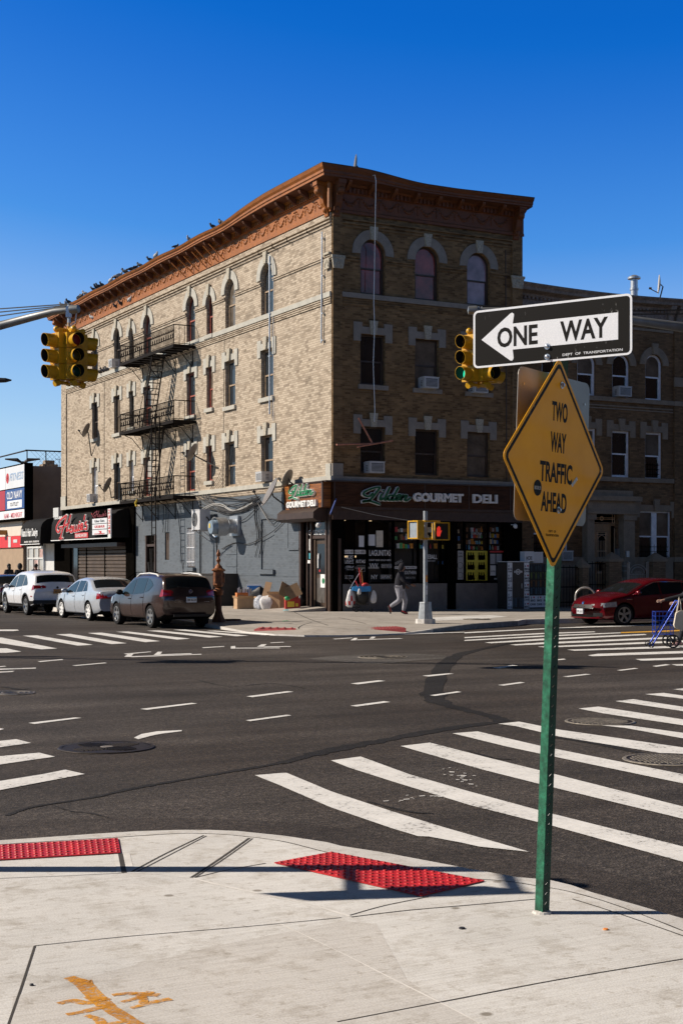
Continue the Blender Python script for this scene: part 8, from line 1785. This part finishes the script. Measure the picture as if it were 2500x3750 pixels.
# ================================================================ cardboard and rubbish by the grey wall
M_card=pm('cardboard',(.42,.27,.15),.8,0,.15,3,.1); M_card2=pm('cardboard_dark',(.30,.185,.10),.8,0,.15,3,.1); M_cardr=pm('carton_red',(.40,.03,.02),.6,0,.2,4); M_cardo=pm('carton_orange',(.60,.20,.05),.6,0,.2,4); M_gl=pm('green_plastic',(.02,.30,.10),.4,0,.3,8)
gb='cardboard boxes and rubbish by the grey wall'
def carton(px,py,w,d,h,rot,M,label,flaps=True,inner=None,tilt=0,z=ZF,mark=None):
    c=gp(px,py,ZF); c.z=z; r=thing('cardboard_box',label,'box',c,gb); Rm=Mx.Translation(c)@Mx.Rotation(rot,4,'Z')@Mx.Rotation(tilt,4,'Y'); t=.008
    mb=MB()
    for a,b in (((-w/2,-d/2,.001),(w/2,-d/2+t,h)),((-w/2,d/2-t,.001),(w/2,d/2,h)),((-w/2,-d/2+t,.001),(-w/2+t,d/2-t,h)),((w/2-t,-d/2+t,.001),(w/2,d/2-t,h)),((-w/2+t,-d/2+t,.001),(w/2-t,d/2-t,.012))): mb.box(a,b)
    mb.xf(Rm); mb.build('box_body',M,r)
    if flaps:
        for sx,sy,an in ((0,-1,.6),(0,1,1.2),(-1,0,.3),(1,0,.9)):
            mb=MB(); L_=d*.45
            if sx==0: y0=sy*d/2; mb.add([(-w/2,y0,h),(w/2,y0,h),(w/2,y0+sy*L_*math.sin(an),h+L_*math.cos(an)*.6),(-w/2,y0+sy*L_*math.sin(an),h+L_*math.cos(an)*.6)],[(0,1,2,3)])
            else: x0=sx*w/2; mb.add([(x0,-d/2,h),(x0,d/2,h),(x0+sx*L_*math.sin(an),d/2,h+L_*math.cos(an)*.5),(x0+sx*L_*math.sin(an),-d/2,h+L_*math.cos(an)*.5)],[(0,1,2,3)])
            a=len(mb.v); mb.add([p+V((0,0,.006)) for p in mb.v],[(3,2,1,0)]); mb.xf(Rm); mb.build('flap',M,r)
    if mark:
        mb=MB(); mb.box((-w*.38,-d/2-.006,h*.3),(w*.1,-d/2-.002,h*.75)); mb.box((w*.18,-d/2-.006,h*.35),(w*.36,-d/2-.002,h*.6)); mb.xf(Rm); mb.build('print',mark,r)
    return r,Rm
YW=-YAW
carton(892,2230,.66,.50,.40,YW+.35,M_card,'open cardboard box full of papers at the left end of the rubbish pile')
carton(1008,2233,.46,.42,.60,YW-.2,M_card,'tall cardboard box in the middle of the rubbish pile'); carton(1040,2233,.40,.42,.58,YW+.1,M_card,'pale cardboard box against the red carton'); carton(1070,2236,.56,.42,.46,YW+.15,M_cardr,'red carton with pale print at the right end of the rubbish pile',False,mark=M_sy)
carton(1066,2236,.50,.40,.42,YW+.2,M_cardr,'dark red carton stacked behind on the rubbish pile',False,z=ZF+.42,mark=M_card); carton(885,2228,.46,.30,.34,YW+.3,M_cardo,'orange printed carton standing in the open box at the left',False,z=ZF+.28,mark=M_card)
for (px,py),rot,tl,w,h,lab in (((1045,2237),.5,.5,.55,.36,'flattened cardboard sheet leaning at the top of the rubbish pile'),((975,2231),-.3,.15,.26,.40,'pointed cardboard flap sticking up in the rubbish pile'),((1072,2237),.2,-.4,.62,.30,'flattened cardboard sheet lying slanted against the wall')):
    c=gp(px,py,ZF); c=V((c.x,c.y,ZF+.68)); mb=MB(); mb.box((-w/2,-.006,-.2),(w/2,.006,h)); mb.xf(Mx.Translation(c)@Mx.Rotation(YW+rot,4,'Z')@Mx.Rotation(tl,4,'Y')@Mx.Rotation(-.35,4,'X')); tag(mb.build('cardboard_sheet',M_card2,loc=c),lab,'cardboard sheet',gb)
for k in range(9):
    c=gp(872+k*5.6,2226,ZF); c=V((c.x,c.y,ZF+.36)); h=.42+.05*math.sin(k*2); mb=MB(); mb.box((-.02,-.12,0),(.02,.12,h)); mb.xf(Mx.Translation(c)@Mx.Rotation(YW+.15*math.sin(k*3),4,'Z')@Mx.Rotation(.06*math.sin(k*5),4,'Y')); tag(mb.build('paper_stack',[M_p1,M_p1b,M_can][k%3],loc=c),['white','pale grey','cream'][k%3]+' wad of papers standing in the open box at the left','papers',gb)
c=gp(930,2225,ZF); c=V((c.x,c.y,ZF+.55)); mb=MB(); mb.box((-.30,-.01,0),(.30,.01,.40)); mb.xf(Mx.Translation(c)@Mx.Rotation(YW,4,'Z')@Mx.Rotation(-.15,4,'X')); mb.mat(1); a=len(mb.v); mb.box((-.27,-.016,.05),(.27,-.0102,.33)); mb.xf(Mx.Translation(c)@Mx.Rotation(YW,4,'Z')@Mx.Rotation(-.15,4,'X'),a); tag(mb.build('blue_board',[M_p1,M_sb],loc=c),'blue board with a white rim standing behind the papers','board',gb)
def blob(px,py,rx,ry,rz,M,label,name,seed,zoff=0):
    c=gp(px,py,ZF); q=random.Random(seed); mb=MB(); mb.ell((0,0,0),(rx,ry,rz),14); ph=[q.uniform(0,6) for _ in range(6)]
    for i,p in enumerate(mb.v): w_=1+.09*math.sin(p.x*17+ph[0])+.08*math.sin(p.y*19+ph[1])+.07*math.sin(p.z*15+ph[2])+q.uniform(-.02,.02); mb.v[i]=c+EX*p.x*w_+EY*p.y*w_+V((0,0,zoff+max(-rz*.8,p.z*w_)+rz*.8))
    tag(mb.build(name,M,loc=c,smooth=30),label,'bag' if 'bag' in name else 'rubbish',gb)
blob(950,2232,.26,.22,.30,M_bagc,'clear plastic rubbish bag beside the cardboard box','plastic_bag',1); blob(980,2233,.30,.22,.33,M_bagw,'white bulging rubbish bag in the middle of the pile','plastic_bag',2); blob(952,2227,.40,.25,.44,M_bagb,'black rubbish bag behind the white bags','rubbish_bag',3); blob(1101,2233,.30,.24,.48,M_bagb,'black rubbish bag at the right end by the deli door','rubbish_bag',4); blob(1052,2238,.12,.1,.09,M_gl,'green plastic packet on the red carton','packet',5,.40)
for px,py,M,lab in ((1050,2283,M_gl,'green scrap on the far pavement'),(862,2229,M_card,'flat brown cardboard scrap left of the open box'),(1045,2241,M_sc,'light blue scrap in front of the red carton'),(310,2266,M_p1,'white litter between the wheels of the silver car')):
    c=gp(px,py,ZF if px>500 else 0); mb=MB(); q=random.Random(px); mb.add([c+V((q.uniform(-.02,.02)+.14*math.cos(k*1.05),q.uniform(-.02,.02)+.10*math.sin(k*1.05),.02+q.uniform(0,.06))) for k in range(6)]+[c+V((0,0,.09))],[(k,(k+1)%6,6) for k in range(6)]); tag(mb.build('litter',M,loc=c),lab,'litter','scraps of litter on the ground')
# ================================================================ drinks cabinets at the end of the deli front
cab=thing('drinks_cabinet','tall dark drinks cabinet with big white lettering on its edges, beside the deli','drinks cabinet',(9.0,-.4,.152))
hh=rf(1885,2060,.7); x0=rf(1857,2150,.72)[0]; x1=rf(1918,2150,.72)[0]; x2=rf(1936,2150,.72)[0]; x3=rf(2010,2150,.72)[0]; top=1.98
KF=Fm((0,-.72,0),(1,0,0),(0,0,1),(0,-1,0),1); KL=Fm((x0,0,0),(0,1,0),(0,0,1),(-1,0,0),-1)
mb=MB(); mb.box((x0,-.72,.153),(x2,-.02,top)); mb.build('casing',pm('cabinet_dark',(.05,.036,.026),.5,0,.2,2),cab)
mb=MB(); mb.fbox(KF,x1,x2,.16,top-.02,.001,.02); mb.fbox(KF,x0,x0+.22,.16,top-.02,.001,.02); mb.fbox(KF,x0-.01,x2+.01,top,top+.03,-.6,.03); mb.build('side_strip',[M_p1],cab)
M_red_h=M_sr
mb=MB()
for k in range(5):
    z=top-.22-.37*k; cx=(x1+x2)/2
    for s,dz,h_ in (('I',0.06,.075),('BIG',-.05,.085),('CANS',-.15,.065)): mb.mat(0).ftext(KF,s,cx+(-.08 if s=='I' else 0),z+dz,{'I':.03,'BIG':.22,'CANS':.24}[s],h_,.021,.003,.03).cut()
    q=cx+.05; mb.mat(1).fpoly(KF,[(q,z+.02),(q+.045,z+.07),(q+.04,z+.095),(q+.02,z+.10),(q,z+.08),(q-.02,z+.10),(q-.04,z+.095),(q-.045,z+.07)],.021,.025).cut()
    cx=x0+.11
    for s,dz,h_ in (('I',.06,.075),('B G',-.05,.085),('CANS',-.15,.06)): mb.mat(0).ftext(KF,s,cx-(.06 if s=='I' else 0),z+dz,{'I':.03,'B G':.18,'CANS':.19}[s],h_,.021,.003,.03).cut()
mb.each('lettering',[M_dk,M_sr],cab)
mb=MB(); cx=(x0+.22+x1)/2; mb.mat(0).lathe([(.11,0),(.11,.006),(.08,.006),(.08,0)],KF.p(cx,top-.38,.001),18,(0,-1,0),cap=False); mb.fbox(KF,cx-.19,cx+.19,top-.42,top-.34,.007,.012); mb.mat(1).ftext(KF,'Ice Cold & Co',cx,top-.38,.32,.05,.012,.003,.005); mb.build('emblem',[M_decal,M_dk],cab)
mb=MB(); mb.fbox(KF,x1-.14,x1-.11,.95,1.15,.001,.04); mb.build('handle',M_galv,cab)
M_can1=pm('poster_cans',(.035,.06,.075),.4,0,.8,9)
def canposter(u0,u1,z0,z1,parent,cols):
    mb=MB(); n=int((u1-u0)/.10)
    for i in range(n):
        u=u0+(u1-u0)*(i+.5)/n; mb.mat(i%len(cols)).fbox(KF,u-.038,u+.038,z0+.02,z1-.06,.001,.010); mb.mat(0).fbox(KF,u-.025,u+.025,z1-.06,z1-.02,.001,.010)
    mb.build('can_picture',cols,parent)
canposter(x0+.24,x1,.2,.62,cab,[M_can1,pm('can_blue',(.05,.10,.14),.4,0,.3,9),M_dk])
cab2=thing('drinks_rack','shorter rack printed with rows of cans and big black letters, right of the tall cabinet','drinks cabinet',((x2+x3)/2,-.4,.152)); t2=1.90
mb=MB(); mb.box((x2+.03,-.70,.153),(x3,-.05,t2)); mb.build('casing',pm('rack_dark',(.02,.018,.016),.5,0,.2,2),cab2); mb=MB(); mb.fbox(KF,x2+.03,x3,.20,.66,-.019,.0); mb.build('side_strip',M_p1,cab2)
mb=MB(); w=(x3-x2-.03)
for k in range(3):
    cx=x2+.03+w*(k+.5)/3
    for s,z,ww in (('I',.585,.03),('BIG',.47,.22),('CANS',.32,.26)): mb.mat(0).ftext(KF,s,cx-(.07 if s=='I' else 0),z,ww,.085,.001,.003,.03).cut()
    q=cx+.05; mb.mat(1).fpoly(KF,[(q,.545),(q+.045,.60),(q+.04,.62),(q+.02,.63),(q,.61),(q-.02,.63),(q-.04,.62),(q-.045,.60)],.001,.004).cut()
mb.each('lettering',[M_dk,M_sr],cab2)
cc_=[M_can1,pm('can_green',(.10,.13,.03),.4,0,.6,9),pm('can_amber',(.14,.06,.02),.4,0,.6,9),pm('can_blue',(.05,.10,.14),.4,0,.3,9)]
for k in range(4): canposter(x2+.06,x3-.02,.70+.30*k,1.0+.30*k,cab2,[cc_[(3-k)%4],M_dk,cc_[(3-k)%4],M_can1])
bx=rf(1938,2035,.4); bt_=thing('ice_box','small white box lettered ICE on top of the drinks cabinets','box',(bx[0],-.4,2.02)); IF=Fm((0,-.62,0),(1,0,0),(0,0,1),(0,-1,0),1); u0=rf(1908,2035,.40)[0]; um=rf(1942,2035,.40)[0]; u1=rf(1976,2035,.40)[0]
mb=MB(); mb.fbox(IF,u0,um,2.012,2.40,-.3,0); mb.fbox(IF,um+.005,u1,1.95,2.38,-.3,-.01); mb.build('box_body',M_p1b,bt_); mb=MB(); mb.mat(0).ftext(IF,'ICE',(u0+um)/2,2.14,.27,.13,.001,.004,.03); mb.build('lettering',[M_dk],bt_)
mb=MB()
for i in range(7):
    for j in range(8): mb.fbox(IF,um+.03+i*.05,um+.055+i*.05,1.98+j*.048,2.002+j*.048,-.009,-.006)
mb.build('print',M_decalg,bt_)
# ================================================================ goods on the shelves behind the deli windows
M_shelf=pm('shelf_dark',(.03,.022,.016),.6,0,.2,3)
GC=[('white',(.50,.50,.48)),('red',(.38,.03,.03)),('orange',(.50,.20,.03)),('yellow',(.50,.38,.04)),('blue',(.05,.16,.40)),('light blue',(.16,.38,.52)),('green',(.05,.26,.08)),('cream',(.45,.37,.24)),('brown',(.18,.09,.04)),('pale grey',(.32,.32,.33))]
GC=[(n,tuple(min(.8,v*1.5) for v in c)) for n,c in GC]
GM=[pm('goods_'+n.replace(' ','_'),c,.5,0,.35,14) for n,c in GC]
box_me={}; 
def goods(kind,ci):
    if (kind,ci) in box_me:
        o=box_me[(kind,ci)].copy(); COL.objects.link(o); return o
    mb=MB()
    if kind=='carton': mb.box((-.05,-.05,0),(.05,.05,.16)); mb.box((-.04,-.052,.05),(.04,-.0505,.12))
    elif kind=='bottle': mb.lathe([(.038,0),(.04,.02),(.04,.11),(.016,.15),(.015,.18),(.02,.18),(.02,.20)],(0,0,0),10)
    else: mb.lathe([(.045,0),(.045,.10),(.03,.115),(.045,.118),(.045,.13)],(0,0,0),10)
    o=mb.build(kind if kind!='carton' else 'small_carton',GM[ci],loc=(0,0,0)); box_me[(kind,ci)]=o; return o
where={2:'third window from the left',3:'window behind the signal pole',4:'narrow window beside the dark pillar',5:'narrow window above the lawn decal',6:'window above the yellow poster',7:'rightmost deli window'}
q=random.Random(11)
for wi,u0,u1,zs in ((2,2.72,3.68,(2.50,2.82,3.12)),(3,3.82,4.68,(2.50,2.82,3.12)),(4,4.78,5.00,(2.5,2.82,1.9)),(5,5.53,5.80,(2.5,2.82,3.1)),(6,5.93,6.90,(2.46,2.68,2.92,3.16)),(7,7.02,7.66,(2.46,2.70,2.94,3.18))):
    sh=thing('goods_shelf','dark shelf unit behind the '+where[wi],'shelf',((u0+u1)/2,.3,.16),'shelf units behind the deli windows'); mb=MB()
    for z in zs: mb.box((u0-.03,.14,z-.02),(u1+.03,.40,z)).cut()
    mb.each('shelf',M_shelf,sh); mb=MB(); mb.box((u0-.03,.401,.16),(u1+.03,.42,3.5)); mb.build('back_panel',M_shelf,sh)
    for zi,z in enumerate(sorted(zs,reverse=True)):
        u=u0+.04
        while u<u1-.04:
            if q.random()<.14: u+=.1; continue
            kind=q.choice(['carton','carton','bottle','jar']); ci=q.randrange(len(GC)); o=goods(kind,ci); o.location=(u,.20+q.uniform(-.02,.03),z+.001); o.rotation_euler=(0,0,q.uniform(-.3,.3)); s=q.uniform(.85,1.15); o.scale=(s,s,s*q.uniform(.85,1.2)); u+=.115
            tag(o,'%s %s on the %s shelf behind the %s'%(GC[ci][0],kind,['top','second','third','lowest'][min(zi,3)],where[wi]),kind,'goods on the deli shelves')
for u,z,w,h,M,lab in ((1.28,2.75,.22,.42,M_p1b,'pale notice sheet inside the first deli window'),(1.72,2.80,.28,.42,M_p1b,'white notice sheet inside the second deli window'),(2.06,2.85,.30,.62,M_can,'tall cream menu sheet inside the second deli window')):
    mb=MB(); mb.box((u-w/2,.02,z-h/2),(u+w/2,.026,z+h/2)); tag(mb.build('notice_sheet',M,loc=(u,.02,z-h/2)),lab,'notice','notice sheets inside the deli windows')
mb=MB(); mb.box((.7,.5,.16),(2.4,1.2,1.7)); mb.mat(1).box((.72,.48,1.72),(2.3,1.15,1.80)); mb.mat(2).box((.8,.47,2.15),(1.3,.6,2.22)); tag(mb.build('deli_counter',[M_in,M_galv,M_lamp],loc=(1.5,.85,.16)),'dim deli counter with steel top inside the left windows','counter')

for (x,y),M,r_,lab in ((cD(553,567),M_dk,.016,'small dark bottle cap on the near pavement'),(cD(1213,572),M_so,.014,'tiny orange leaf on the near pavement right of the post'),(cC(145,828),M_dk,.009,'tiny black speck on the near slab at the left')):
    c=gp(x,y,ZN+.001); mb=MB(); mb.lathe([(r_,0),(r_*1.05,.003),(r_*.8,.007),(0,.006)],c,10); tag(mb.build('litter',M,loc=c),lab,'litter','scraps of litter on the ground')
